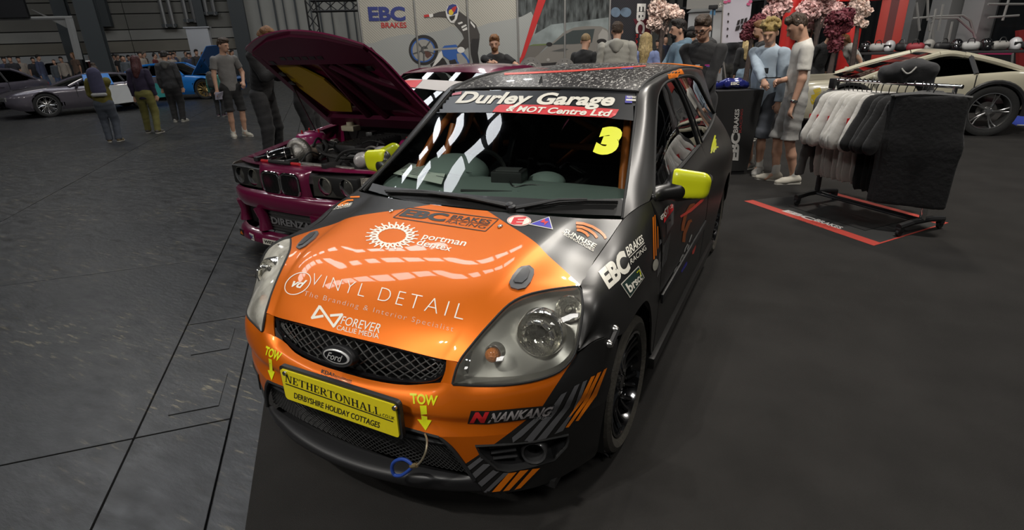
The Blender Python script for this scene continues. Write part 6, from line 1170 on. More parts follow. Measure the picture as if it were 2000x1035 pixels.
M_CREAM = mat('cream_paint', (.44, .41, .31), .35, coat=.8, coat_rough=.1, noise=.06, nscale=1.5); M_BLUEP = mat('bright_blue_paint', (.015, .17, .52), .3, coat=1.0); M_WHITEP = mat('white_paint', (.45, .45, .46), .3, coat=.9); M_PURP = mat('grey_purple_paint', (.09, .08, .10), .35, .4, coat=.8)
# cream coupe-SUV on the right, nose to the left
rw = np.array(atz(1915, 266)); fw_ = np.array(atz(1640, 263)); d_ = (fw_-rw)[:2]; d_ = d_/np.linalg.norm(d_); rz_ = math.atan2(d_[0], -d_[1]); lx = np.array([math.cos(rz_), math.sin(rz_)])
WB = np.linalg.norm((fw_-rw)[:2]); base = (fw_[:2]+rw[:2])/2-lx*.86
SU = gen_car('coupe_suv', 'cream four-wheel-drive coupe with yellow graphics behind the clothes rack', (*base, 0), rz_, M_CREAM,
    [(-WB/2-.95, .42, .62, .68), (-WB/2-.75, .30, .76, .84), (-WB/2, .26, .84, .92), (-WB/2+.6, .26, .85, .93), (0, .26, .87, .93), (WB/2-.2, .28, .93, .94), (WB/2+.42, .34, .93, .90), (WB/2+.62, .44, .84, .78)], (-WB/2+.05, .2, WB/2-.38, WB/2+.50, 1.25, .64), M_DGLASS, (-WB/2, WB/2), R=.38, spokes=5)
g = G(); g.box((.925, .1, .36), (.03, WB-1.0, .16), bev=.01); g.build('black_sill', M_PLAS, SU); G().box((.945, .1, .30), (.02, WB-1.0, .02), bev=.005).build('sill_strip', M_CHROME, SU); G().box((.93, .1, .47), (.012, WB-1.1, .045)).build('yellow_strip', mat('yellow_wrap', (.45, .33, .02), .4), SU, smooth=0)
su_bvh = bvh_of(*[c for c in children(SU) if c.name.startswith('body_shell')])
for pl in ([(1588, 175), (1602, 171), (1604, 178), (1592, 184)], [(1584, 186), (1606, 180), (1606, 190), (1588, 197)], [(1583, 198), (1600, 195), (1602, 201), (1586, 204)]): sticker('yellow_flash', pl, mat('yellow_wrap'), SU, su_bvh, off=.004, step=8)
lettering('CO', [(1584, 186.5), (1604, 189), (1602, 202), (1582, 200)], mat('yellow_wrap'), SU, su_bvh, bold=.02, off=.006); sticker('worn_patch', [(1842, 197), (1884, 190), (1884, 199), (1842, 205)], M_DGREY, SU, su_bvh, off=.004); 
# parked cars at the far left
def park(pxy, rz, wl, half): 
    p = np.array(atz(*pxy))[:2]; d = np.array([math.sin(rz), -math.cos(rz)]); x = np.array([math.cos(rz), math.sin(rz)]); return p-d*(-wl)*1.0-x*half
SED = lambda L, w, h: [(-L/2, .32, .62, w*.80), (-L/2+.2, .22, .70, w*.95), (-L/2+.9, .2, .80, w), (-.2, .2, .86, w), (L/2-1.0, .22, .90, w), (L/2-.25, .26, .92, w*.95), (L/2, .36, .86, w*.82)]
TOCAM = lambda p: math.atan2(CAM[0]-p[0], -(CAM[1]-p[1]))
def put(px_, py_, turn, wy, half, s=1):
    """place so that the wheel at local (s*half, wy) touches the floor at the pixel"""
    p = np.array(atz(px_, py_)); a = TOCAM(p)+math.radians(turn); return (*(p[:2]-(rotz(a) @ np.array([s*half, wy, 0]))[:2]), 0), a
l, a = put(100, 229, -78, -1.3, .84); DM = gen_car('wedge_sports_car', 'dark wedge sports car at far left with a big silver wheel and white door lowered', l, a, M_PURP, [(-2.2, .38, .60, .70), (-2.0, .26, .68, .86), (-1.3, .2, .78, .90), (-.4, .2, .80, .90), (.8, .22, .86, .9), (1.8, .3, .9, .88), (2.05, .42, .86, .8)], (-.75, .15, .9, 1.6, 1.14, .58), M_CGLASS, (-1.3, 1.2), R=.34, spokes=8, trims=False)
def flap(o, pts, m, nm, t=.03): g = G(); P = np.array(pts, float); n_ = np.cross(P[1]-P[0], P[2]-P[0]); n_ /= np.linalg.norm(n_); k = len(P); g.add(np.r_[P, P-n_*t], [tuple(range(k)), tuple(range(2*k-1, k-1, -1))]+[(i, (i+1) % k, k+(i+1) % k, k+i) for i in range(k)]); return g.build(nm, m, o, smooth=0)
flap(DM, [(.93, -.2, .78), (.93, .9, .74), (1.35, .9, .25), (1.35, .15, .22)], mat('door_white_dull', (.26, .26, .25), .5), 'lowered_door'); flap(DM, [(.93, 1.0, .72), (.93, 1.7, .74), (.94, 1.9, .3), (.94, 1.35, .28)], mat('teal_wrap', (.03, .26, .25), .4), 'teal_panel', .02); flap(DM, [(.70, -.2, 1.12), (.92, -.25, .80), (.92, .5, .80), (.66, .5, 1.12)], M_BLUEP, 'blue_door_trim')
l, a = put(60, 186, -72, -1.35, .9); gen_car('estate_car', 'white estate car parked behind the dark wedge car', l, a, M_WHITEP, SED(4.5, .9, 1.4), (-1.0, -.3, 1.7, 2.1, 1.46, .62), M_DGLASS, (-1.35, 1.35), trims=False)
l, a = put(-110, 228, -66, -1.35, .9); gen_car('hatch_car', 'dark low car cut by the left edge of the frame', l, a, M_PURP, SED(4.2, .88, 1.35), (-.9, -.2, 1.1, 1.7, 1.36, .60), M_DGLASS, (-1.35, 1.35), trims=False)
l, a = put(252, 170, -66, -1.3, .88); gen_car('blue_saloon', 'royal blue low saloon parked behind the wedge car, roof rack on top', l, a, mat('royal_blue_paint', (.015, .03, .22), .3, coat=1), SED(4.4, .88, 1.3), (-.9, -.2, 1.0, 1.8, 1.32, .58), M_DGLASS, (-1.3, 1.3), trims=False)
l, a = put(404, 194, 62, -1.32, .86, -1); BC = gen_car('blue_coupe', 'bright blue coupe with raised bonnet and gold wheels by the crowd', l, a, M_BLUEP, SED(4.4, .90, 1.3), (-.75, -.1, .9, 1.7, 1.30, .57), M_DGLASS, (-1.32, 1.32), R=.36, rimm=mat('alloy_gold', (.42, .30, .12), .3, .8), open_bonnet=True, trims=False, spokes=10)
# ================================================================ PEOPLE
SKIN = mat('skin', (.52, .30, .205), .55, noise=.08, nscale=14); SKIN2 = mat('skin_ruddy', (.40, .19, .125), .55, noise=.08, nscale=14)
HAIRC = dict(brown=(.045, .026, .014), dark=(.016, .012, .010), fair=(.22, .15, .07), blond=(.42, .31, .14), gold=(.34, .24, .08), ginger=(.20, .09, .03), red=(.06, .012, .012), grey=(.10, .085, .07))
def cloth(name, c, r=.85): return mat('cloth_'+name, c, r, noise=.10, nscale=6, bump=.2, bscale=26, sheen=.08)
def height_for(base, py):
    lo, hi = .3, 3.0
    for _ in range(40):
        z = (lo+hi)/2; q = px((base[0], base[1], z))[1]
        if q > py: lo = z
        else: hi = z
    return (lo+hi)/2
def ik(a, b, l1, l2, pole):
    a, b, pole = (np.array(v, float) for v in (a, b, pole)); d = b-a; L = np.linalg.norm(d); L2 = min(L, (l1+l2)*.995); d = d/(L+1e-9); b = a+d*L2
    x = (l1*l1-l2*l2+L2*L2)/(2*L2); h_ = math.sqrt(max(l1*l1-x*x, 1e-6)); p = pole-d*(pole@d); p /= np.linalg.norm(p)+1e-9; return a+d*x+p*h_, b
def person(label, base, turn, H, top=('grey', (.2, .2, .2)), sleeve='long', bottom=('black', (.012, .012, .013)), legs='trousers', shoes=(.35, .34, .31), hair='short', hc='brown', skin=None, arms=((.0, 0, 0), (.0, 0, 0)), lean=0, pitch=12, hyaw=0, feet=((.10, .0), (-.10, .04)), build=1.0, hood=None, loose=.0, hem=.86, h=.014, group=None, beard=False, glasses=False, eyes=True, poles=None, logo=None, hcol2=None, cat='person', shortz=.52, legbend=0, hand_open=False, socks=None, short_sleeve_len=.62, far=False):
    k = H/1.80; rz = TOCAM(base)+math.radians(turn); o = thing('person', label, cat, (base[0], base[1], 0), rz, group); skin = skin or SKIN; b = build
    la = math.radians(lean)
    def up(x, y, z):
        dz = z-.93; return np.array([x, y*1.0-math.sin(la)*dz, .93+math.cos(la)*dz])*k
    pa = math.radians(pitch); nk = np.array([0, .012, 1.515]); RY = rotz(math.radians(hyaw)) @ rotx(pa)
    def hd(x, y, z):
        q = nk+RY @ (np.array([x, y, z])-nk); return up(*q)
    RH = rotx(la) @ RY
    def EH(x, y, z, rx, ry, rz_, kk=.02): return E(hd(x, y, z), np.array([rx, ry, rz_])*k, kk, RH)
    P = [EH(0, .005, 1.695, .076, .094, .092), EH(0, -.030, 1.645, .064, .066, .085, .03), EH(0, -.060, 1.600, .040, .036, .034, .03), C(up(0, .02, 1.45), hd(0, .012, 1.60), .058*k, .054*k, .03)]
    if not far: P += [C(hd(0, -.096, 1.675), hd(0, -.113, 1.642), .009*k, .015*k, .012), EH(.078, .012, 1.655, .012, .022, .034, .01), EH(-.078, .012, 1.655, .012, .022, .034, .01), EH(0, -.094, 1.605, .024, .012, .008, .01), EH(0, -.086, 1.692, .046, .011, .008, .02)]
    sh = [up(.182*b, .005, 1.425), up(-.182*b, .005, 1.425)]; hip = [np.array([.095, .01, .92])*k, np.array([-.095, .01, .92])*k]; hands = []; elb = []
    for i, s in enumerate((1, -1)):
        t = arms[i]
        if t is None: t = (.30, .02, .80)
        tgt = up(t[0]*s if t[0] != 0 else .25*s, t[1], t[2]) if t[2] else up(.245*s*b, -.02, .86)
        pl = (poles[i] if poles and poles[i] is not None else (s*.6, .8, -.2)); e, w = ik(sh[i], tgt, .285*k, .255*k, pl); elb.append(e); hands.append(w)
        P += [C(sh[i], e, .052*k, .040*k, .03), C(e, w, .041*k, .027*k, .02)]
        d = (w-e)/np.linalg.norm(w-e); side = np.cross(d, (0, -1, .25)); side /= np.linalg.norm(side)+1e-9; nrm = np.cross(side, d)
        if far: P.append(C(w, w+d*.13*k, .03*k, .022*k, .02)); continue
        P.append(C(w, w+d*.085*k, .027*k, .040*k, .02, nrm, .55))
        fr = max(.0085*k, h*.62); curl = .25 if hand_open else .8
        for j, (f, L) in enumerate(((.030, .070), (.010, .080), (-.010, .074), (-.029, .058))):
            a0 = w+d*.082*k+side*f*k; m = a0+(d*math.cos(curl*.5)+nrm*math.sin(curl*.5)*-1)*L*.55*k; q = m+(d*math.cos(curl*1.3)-nrm*math.sin(curl*1.3))*L*.5*k; P += [C(a0, m, fr, fr*.95, .006), C(m, q, fr*.95, fr*.85, .005)]
        a0 = w+d*.025*k+side*.026*k; m = a0+(d*.75+side*.65)*.05*k; P += [C(a0, m, fr*1.15, fr, .012), C(m, m+(d*.95-nrm*.3)*.035*k, fr, fr*.85, .006)]
    P += [C(up(0, .0, 1.0), up(0, 0, 1.38), .10*b*k, .115*b*k, .05, (0, 1, 0), .7)]
    ft = [np.array([feet[i][0], feet[i][1], .085/k])*k for i in (0, 1)]; kn = []
    for i in (0, 1):
        kk, an = ik(hip[i], ft[i], .43*k, .42*k, (.15*(1 if i == 0 else -1), -1, 0)); kn.append(kk); ft[i] = an; P += [C(hip[i], kk, .075*k, .052*k, .03), C(kk, kk*.6+an*.4, .050*k, .052*k, .02), C(kk*.6+an*.4, an, .050*k, .034*k, .02), C(an, an+np.array([0, -.10, -.05])*k, .032*k, .026*k, .02)]
    blob('body', P, h, skin, o)
    # ---- clothes
    tm = cloth(*top); lo = loose
    up_n = np.array([0, -math.sin(la), math.cos(la)]); T = [C(up(0, .0, hem+.06), up(0, .0, 1.16), (.150+lo)*b*k, (.146+lo)*b*k, .04, (0, 1, 0), .70), C(up(0, .0, 1.16), up(0, .005, 1.36), (.148+lo)*b*k, (.160+lo*.7)*b*k, .05, (0, 1, 0), .66), C(up(0, .01, 1.455), up(.160*b, .005, 1.412), (.066+lo*.4)*k, (.060+lo*.4)*k, .05), C(up(0, .01, 1.455), up(-.160*b, .005, 1.412), (.066+lo*.4)*k, (.060+lo*.4)*k, .05), C(up(0, .012, 1.44), up(0, .012, 1.50), .085*k, (.068 if not hood else .078)*k, .03)]
    blob('top', T, h, tm, o, fold=.004*(1+lo*20), seed=len(label), cuts=[(up(0, 0, hem), -up_n), (up(0, .0, 1.515 if hood else 1.50)+np.array([0, -.03*k, 0]), up_n*.94+np.array([0, -.34, 0]))])
    for i, s in enumerate((1, -1)):
        e, w = elb[i], hands[i]; du = (e-sh[i])/np.linalg.norm(e-sh[i]); dw = (w-e)/np.linalg.norm(w-e)
        if sleeve == 'long':
            Q = [C(sh[i], e, (.066+lo*.5)*k, (.054+lo*.5)*k, .03), C(e, w+dw*.01*k, (.054+lo*.5)*k, (.040+lo*.3)*k, .02)]; blob('sleeve', Q, h, tm, o, fold=.004*(1+lo*20), seed=i+3, cuts=[(w+dw*.008*k, dw)])
        elif sleeve == 'short':
            blob('sleeve', [C(sh[i], sh[i]+(e-sh[i])*short_sleeve_len, (.066+lo*.4)*k, (.066+lo*.5)*k, .03)], h, tm, o, fold=.002, seed=i, cuts=[(sh[i]+(e-sh[i])*short_sleeve_len, du)])
    if hood:
        hm = cloth(*hood); Q = [C(up(.085, .02, 1.49), up(.05, .10, 1.475), .045*k, .06*k, .04), C(up(-.085, .02, 1.49), up(-.05, .10, 1.475), .045*k, .06*k, .04), C(up(0, .115, 1.50), up(0, .135, 1.40), .070*k, .05*k, .05), C(up(.085, .02, 1.49), up(.045, -.07, 1.44), .042*k, .030*k, .03), C(up(-.085, .02, 1.49), up(-.045, -.07, 1.44), .042*k, .030*k, .03)]; blob('hood', Q, h, hm, o, fold=.004, seed=5)
    bm_ = cloth(*bottom); lb = .012+lo*.4
    Q = [C(up(0, .01, 1.0), np.array([0, .012, .90])*k, (.145+lo*.3)*b*k, (.150+lo*.3)*b*k, .05, (0, 1, 0), .74)]
    for i in (0, 1):
        Q += [C(hip[i], kn[i], (.090*b+lb)*k, (.064+lb)*k, .035)]
        if legs != 'shorts': Q += [C(kn[i], ft[i]+np.array([0, .0, -.02]), (.064+lb)*k, (.050+lb*.9)*k, .02)]
        else: Q += [C(kn[i], kn[i]+(ft[i]-kn[i])*.2, (.080+lb)*k, (.082+lb)*k, .02)]
    blob('shorts' if legs == 'shorts' else 'trousers', Q, h, bm_, o, fold=.004, seed=9, cuts=[((0, 0, shortz*k if legs == 'shorts' else .055*k), (0, 0, -1))])
    shm = mat('shoe_%d%d%d' % tuple(int(c*100) for c in shoes), shoes, .7)
    for i in (0, 1):
        a = ft[i]; z0 = .045*k; tw = (.05 if i == 0 else -.05)*k
        q = blob('shoe', [C((a[0], a[1]+.035*k, z0+.015*k), (a[0]+tw*.6, a[1]-.11*k, z0), .047*k, .045*k, .03, (0, 0, 1), .9), C((a[0]+tw*.6, a[1]-.10*k, z0-.005*k), (a[0]+tw, a[1]-.17*k, z0-.008*k), .046*k, .036*k, .03, (0, 0, 1), .75), C((a[0], a[1]+.02*k, z0+.03*k), (a[0], a[1], .105*k), .044*k, .044*k, .02)], max(h*.75, .008), shm, o, cuts=[((0, 0, .012*k), (0, 0, -1))])
        if not far: G().prism([(a[0]+x*k+tw*max(0, -y/.17), a[1]+y*k) for x, y in ((.040, .07), (.046, 0), (.046, -.09), (.036, -.18), (.012, -.205), (-.012, -.205), (-.036, -.18), (-.046, -.09), (-.046, 0), (-.040, .07), (0, .085))], .001, .028*k).build('sole', mat('sole_white', (.50, .48, .43), .6), q, smooth=30)
        if socks: G().lathe([(.045*k, .10*k), (.043*k, .19*k), (.036*k, .20*k)], (a[0], a[1], 0), (0, 0, 1), 14).build('sock', mat('sock_white', (.52, .51, .47), .9), o)
    # ---- hair
    hm = mat('hair_'+hc, HAIRC[hc], .55, noise=.35, nscale=30, bump=.8, bscale=90, stretch=(1, 1, .4)); hh = h*.9; fwd = RH @ np.array([0, -.82, -.57]); HP = [EH(0, .010, 1.700, .0795, .098, .096, .02)]; HC = [(hd(0, -.080, 1.736), fwd)]; seed = len(label)
    if hair in ('short', 'fade'):
        HP += [EH(0, -.012, 1.778, .066, .080, .036, .02), EH(.015, -.070, 1.768, .046, .030, .028, .02)]
        if hair == 'short': HP += [EH(0, .052, 1.668, .070, .056, .07, .03), EH(0, .012, 1.735, .085, .098, .060, .02)]
        HC = [(hd(0, -.088, 1.738), RH @ np.array([0, -.62, -.78])), (hd(0, .0, 1.662), RH @ np.array([0, -.30, -.95]))]
    elif hair == 'crop': HP = [EH(0, .010, 1.70, .080, .098, .092, .02)]; HC = [(hd(0, -.075, 1.745), fwd), (hd(0, 0, 1.68), RH @ np.array([0, -.3, -.95]))]
    elif hair == 'bald': HP = []
    elif hair in ('long', 'longred'):
        HP += [C(hd(0, .06, 1.70), up(.0, .10, 1.45), .082*k, .075*k, .04, (0, 1, 0), .6), C(up(0, .10, 1.48), up(.02, .115, 1.26 if hair == 'long' else 1.34), .085*k, .06*k, .04, (0, 1, 0), .5), C(hd(.06, .02, 1.70), up(.09, .03, 1.45), .045*k, .04*k, .03), C(hd(-.06, .02, 1.70), up(-.09, .03, 1.45), .045*k, .04*k, .03)]
        HC = [(hd(0, -.060, 1.70), fwd)]; HC = [(hd(0, -.052, 1.715), RH @ np.array([0, -.98, -.2]))]
    elif hair == 'bun': HP += [EH(0, .03, 1.825, .05, .05, .042, .02), EH(0, .06, 1.66, .07, .05, .07, .03)]
    elif hair == 'ear': HP += [C(hd(0, .06, 1.70), hd(0, .075, 1.60), .082*k, .06*k, .04), C(hd(.07, .02, 1.68), hd(.075, .02, 1.60), .03*k, .022*k, .03), C(hd(-.07, .02, 1.68), hd(-.075, .02, 1.60), .03*k, .022*k, .03)]; HC = [(hd(0, -.075, 1.70), fwd)]
    elif hair == 'curly':
        rs = np.random.RandomState(5); HP = [EH(0, .01, 1.73, .090, .10, .085, .02)]
        for _ in range(70):
            v = rs.randn(3); v /= np.linalg.norm(v)
            if v[2] > -.15 and not (v[1] < -.5 and v[2] < .25): HP.append(E(hd(v[0]*.095, v[1]*.108+.005, 1.735+v[2]*.092), np.ones(3)*(.018+.012*rs.rand())*k, .006))
        HC = [(hd(0, -.112, 1.69), RH @ np.array([0, -.9, -.5]))]
    elif hair == 'cap':
        cm = cloth(*(hcol2 or ('black', (.012, .012, .013)))); q = blob('cap', [EH(0, .012, 1.735, .090, .104, .082, .02), C(hd(.03, -.10, 1.745), hd(0, -.155, 1.735), .055*k, .045*k, .03, RH @ np.array([0, 0, 1.0]), .28), C(hd(-.03, -.10, 1.745), hd(0, -.155, 1.735), .055*k, .045*k, .03, RH @ np.array([0, 0, 1.0]), .28)], hh, cm, o, cuts=[(hd(0, 0, 1.722), RH @ np.array([0, 0, -1.0]))]); HP = [EH(0, .03, 1.68, .080, .088, .075, .03)]; HC = [(hd(0, -.03, 1.70), RH @ np.array([0, -.9, .3])), (hd(0, 0, 1.735), RH @ np.array([0, 0, 1.0]))]
    if HP: blob('hair', HP, hh, hm, o, fold=.006 if hair in ('short', 'fade', 'bun') else .002, fscale=60, seed=seed, cuts=HC)
    if beard: blob('beard', [EH(0, -.050, 1.598, .056, .052, .045, .02), EH(0, -.090, 1.622, .035, .020, .010, .015)], hh, hm, o, cuts=[(hd(0, -.03, 1.628), RH @ np.array([0, .5, .86])), (hd(0, -.015, 1.6), RH @ np.array([0, 1.0, 0]))])
    if eyes and not far:
        em = mat('eye_dark', (.02, .015, .012), .2); bm2 = hm
        for s in (1, -1):
            g = G(); g.ell(hd(.031*s, -.0905, 1.668), np.array([.0095, .0045, .0042])*k, 10, RH); g.build('eye', em, o); g = G(); g.tube([hd(.016*s, -.101, 1.690), hd(.036*s, -.099, 1.696), hd(.052*s, -.086, 1.690)], .0032*k, 5); g.build('eyebrow', bm2, o)
    if glasses:
        g = G()
        for s in (1, -1): g.tube([hd((.034+.027*math.cos(a))*s, -.108, 1.667+.021*math.sin(a)) for a in np.linspace(0, 2*PI, 17)], .0035*k, 5); g.tube([hd(.060*s, -.10, 1.672), hd(.082*s, .02, 1.668)], .003*k, 5)
        g.tube([hd(-.010, -.112, 1.67), hd(.010, -.112, 1.67)], .003*k, 5); g.build('glasses', M_GLOSSB, o)
    return o, dict(k=k, hands=hands, elb=elb, sh=sh, up=up, hd=hd, M=Matrix.Translation(o.location) @ Matrix.Rotation(rz, 4, 'Z'), rz=rz)
BK = ('black', (.013, .013, .014)); BK2 = ('charcoal', (.030, .030, .032)); GY = ('mid_grey', (.16, .155, .15)); WH_ = ('offwhite', (.52, .50, .46))
def P_at(pxy, topy): b = np.array(atz(*pxy)); return b, height_for(b, topy)
def P_d(px_, d, topy): b = stand(px_, d); return b, height_for(b, topy)
# -------- right-hand group round the plinth
b, H = P_at((1527, 357), 19); WT, wi = person('lad in tight white t-shirt and grey shorts holding a phone', b, -78, H, ('white', (.60, .58, .53)), 'short', ('light_grey', (.30, .295, .28)), 'shorts', (.50, .47, .40), 'fade', 'brown', arms=((.23, -.06, .86), (-.05, -.16, 1.12)), poles=((.5, .9, 0), (-.5, .9, -.4)), pitch=30, hyaw=4, h=.0095, hem=.93, feet=((.07, .10), (-.06, -.07)), socks=True, short_sleeve_len=.72, build=1.02, shortz=.50)
b, H = P_at((1471, 336), 37); CB, ci = person('curly blond lad in pale blue sweatshirt touching the caliper on the plinth', b, -30, H, ('pale_blue', (.34, .41, .48)), 'long', ('navy_grey', (.055, .062, .075)), 'shorts', (.28, .27, .25), 'curly', 'gold', arms=((.25, -.08, .84), (-.30, -.44, 1.02)), poles=((.8, .4, 0), (-.5, .5, -.7)), pitch=22, hyaw=15, h=.0105, hem=.80, loose=.015, feet=((.11, -.08), (-.11, .08)), socks=True, shortz=.46)
G().box(ci['up'](.085, -.155, 1.24), (.05, .012, .06)).build('chest_patch', M_VBLK, CB, smooth=0)
b, H = P_d(1376, 6.5, 25); TH, ti = person('tall lad in black hoodie and glasses left of the black plinth', b, -14, H, BK, 'long', BK, 'trousers', (.3, .3, .3), 'short', 'brown', arms=((.05, -.22, .93), (-.05, -.22, .93)), pitch=24, hyaw=-8, h=.011, loose=.020, hood=BK, glasses=True, build=.98)
for x, c1, c2 in ((-.10, (.5, .5, .5), (.5, .02, .02)), (.0, (.5, .5, .5), (.4, .02, .02)), (.10, (.45, .02, .2), (.2, .1, .5))):
    g = G(); p = ti['up'](x, -.178, 1.285); g.box(p, (.045, .02, .011)); g.build('chest_print', mat('print_%d' % int(x*100+20), c1, .6), TH, smooth=0); g = G(); g.box(p-np.array([-.01, .0, .012]), (.03, .02, .008)); g.build('chest_print', mat('print2_%d' % int(x*100+20), c2, .6), TH, smooth=0)
b, H = P_d(1326, 8.1, 37); BH, bi = person('bearded man in blue hoodie looking left with a yellow cup', b, -78, H, ('denim_blue', (.12, .19, .25)), 'long', BK, 'trousers', hair='short', hc='dark', arms=((.16, -.26, 1.10), (-.05, -.34, 1.14)), pitch=4, h=.012, loose=.02, hood=('denim_blue', (.12, .19, .25)), beard=True)
b, H = P_d(1350, 9.6, 52); person('man in black cap and dark top half hidden behind the blue hoodie', b, 165, H, BK, 'long', BK, 'trousers', hair='cap', hc='dark', h=.02, far=True)
b, H = P_d(1262, 9.6, 62); person('woman with long straight blonde hair and periwinkle sweater, back turned', b, 172, H, ('periwinkle', (.20, .25, .46)), 'long', ('denim', (.06, .09, .16)), 'trousers', hair='long', hc='blond', h=.013, loose=.02, build=.95, pitch=6)
b, H = P_d(1205, 9.4, 42); person('man in thick pale grey hoodie seen from behind', b, 176, H, ('stone_grey', (.34, .33, .29)), 'long', BK2, 'trousers', hair='short', hc='brown', h=.012, loose=.05, build=1.15, hood=('stone_grey', (.34, .33, .29)), pitch=10)
b, H = P_d(1143, 9.6, 63); person('man with cropped fade haircut in plain black top, back turned', b, 150, H, BK, 'long', BK, 'trousers', hair='crop', hc='fair', h=.013, loose=.012, build=1.05, pitch=14, hyaw=10)
b, H = P_d(966, 9.5, 67); EX, ei = person('moustached man in black polo shirt holding a brake disc before the poster', b, -4, H, BK, 'short', BK, 'trousers', hair='short', hc='ginger', arms=((.24, -.34, 1.30), (.02, -.38, 1.36)), poles=((.9, .2, -.4), (.9, .2, -.4)), pitch=14, h=.012, beard=True, build=1.02)
b, H = P_d(1434, 14.5, 60); person('bald man in dark jacket and shorts with a bag, back turned', b, 172, H, BK2, 'long', ('dark_olive', (.035, .034, .030)), 'shorts', hair='bald', h=.02, loose=.02, far=True, build=1.1)
b, H = P_d(1463, 12.5, 65); person('blonde wavy haired woman in black jacket and jeans, back turned', b, -170, H, BK, 'long', ('light_denim', (.20, .28, .36)), 'trousers', hair='long', hc='blond', h=.018, loose=.015, far=True, build=.92)
b, H = P_d(1490, 9.0, 39); person('ginger haired man in black jacket, profile left behind curly blond lad', b, -84, H, BK, 'long', BK, 'trousers', hair='short', hc='ginger', h=.014, loose=.02, beard=True)
b, H = P_d(1607, 12.2, 54); person('man in black cap bending over right of the white t-shirt lad', b, 40, H, BK, 'long', BK, 'trousers', hair='cap', hc='dark', h=.018, lean=18, pitch=24, far=True)
b, H = P_d(1578, 12.9, 57); person('person in beige cap behind the lads by the red gate', b, 150, H, BK2, 'long', BK, 'trousers', hair='cap', hc='dark', hcol2=('beige', (.36, .30, .22)), h=.02, far=True)
b, H = P_d(1692, 12.3, 48); person('long haired bearded man in white t-shirt bending beside the red gate', b, -70, H, WH_, 'short', BK, 'trousers', hair='ear', hc='ginger', h=.018, lean=38, pitch=-10, build=1.1, beard=True, far=True)
b, H = P_d(1300, 20, 71); person('bald man in navy far behind, between blonde woman and hoodie man', b, 30, H, ('navy', (.02, .025, .05)), 'long', BK, 'trousers', hair='bald', h=.025, far=True)
b, H = P_d(1287, 18, 76); person('dark haired visitor far behind beside the bald man', b, -30, H, BK, 'long', BK, 'trousers', hair='short', hc='dark', h=.025, far=True)
# -------- left-hand visitors
b, H = P_at((225, 277), 127); person('visitor in olive jacket with navy back panel and hair bun, back turned', b, 168, H, ('olive', (.11, .095, .012)), 'long', ('slate', (.055, .065, .085)), 'trousers', (.14, .10, .05), 'bun', 'brown', h=.017, loose=.045, pitch=18, arms=((.13, -.22, 1.0), (-.13, -.22, 1.0)))
p1 = bpy.context.scene.objects[[o.name for o in bpy.data.objects if o.name.startswith('person')][-1]]; 
blob('navy_panel', [C((0, .095, 1.02), (0, .10, 1.30), .13, .12, .04, (0, 1, 0), .5)], .017, cloth('navy_purple', (.05, .05, .10)), p1, fold=.003); blob('waist_bag', [C((-.10, .15, .92), (.10, .15, .92), .035, .035, .02)], .017, cloth('pale_strip', (.30, .30, .30)), p1)
b, H = P_at((302, 260), 107); person('long red haired visitor in dark jacket and olive cropped trousers', b, 160, H, ('navy_violet', (.018, .012, .035)), 'long', ('olive_pale', (.15, .14, .035)), 'trousers', (.10, .09, .08), 'longred', 'red', h=.016, loose=.03, feet=((.16, -.1), (-.12, .1)), hem=.80, build=.95)
b, H = P_at((352, 238), 99); person('visitor in black puffer jacket with grey hood and white trainers', b, 162, H, BK2, 'long', BK, 'trousers', (.42, .41, .37), 'short', 'dark', h=.016, loose=.04, hood=('hood_grey', (.09, .09, .085)))
b, H = P_at((433, 227), 130); person('child in teal hoodie and black cap carrying a grey backpack', b, 160, H, ('teal', (.07, .25, .21)), 'long', BK, 'trousers', (.09, .05, .08), 'cap', 'dark', h=.016, loose=.03, hood=('teal', (.07, .25, .21)))
tk = [o for o in bpy.data.objects if o.name.startswith('person')][-1]
b, H = P_at((470, 268), 73); SB, si = person('brown haired boy in grey vest top and black shorts holding a leaflet', b, 18, H, GY, 'short', BK, 'shorts', (.42, .40, .34), 'short', 'brown', h=.013, pitch=14, hyaw=30, socks=True, arms=((.22, -.12, 1.02), (.27, -.06, .80)), shortz=.50)
b, H = P_d(497, 8.5, 47); TL, tli = person('tall man in black hoodie looking down into the raised bonnet', b, 62, H, BK, 'long', BK2, 'trousers', hair='short', hc='ginger', h=.011, lean=8, pitch=34, loose=.03, hood=BK, arms=((.12, -.30, 1.18), (.08, -.34, 1.24)), build=1.03)
b, H = P_d(580, 8.3, 74); person('stout man in black polo shirt standing behind the raised bonnet', b, 70, H, BK, 'short', BK, 'trousers', hair='short', hc='dark', h=.014, build=1.3, arms=((.10, -.42, 1.22), (-.25, -.05, .95)), pitch=20)
# wrist strap on the tall man, watch on exhibitor
for inf, root, nm, m in ((tli, TL, 'wristband', mat('band_white', (.5, .5, .5), .5)), (ei, EX, 'watch', M_CHROME), (wi, WT, 'watch', M_CHROME)):
    e, w = inf['elb'][1 if nm != 'watch' or root is not WT else 0], inf['hands'][1 if nm != 'watch' or root is not WT else 0]; d = (w-e)/np.linalg.norm(w-e); G().lathe([(.036, -.014), (.040, 0), (.036, .014)], w-d*.03, d, 16).build(nm, m, root)
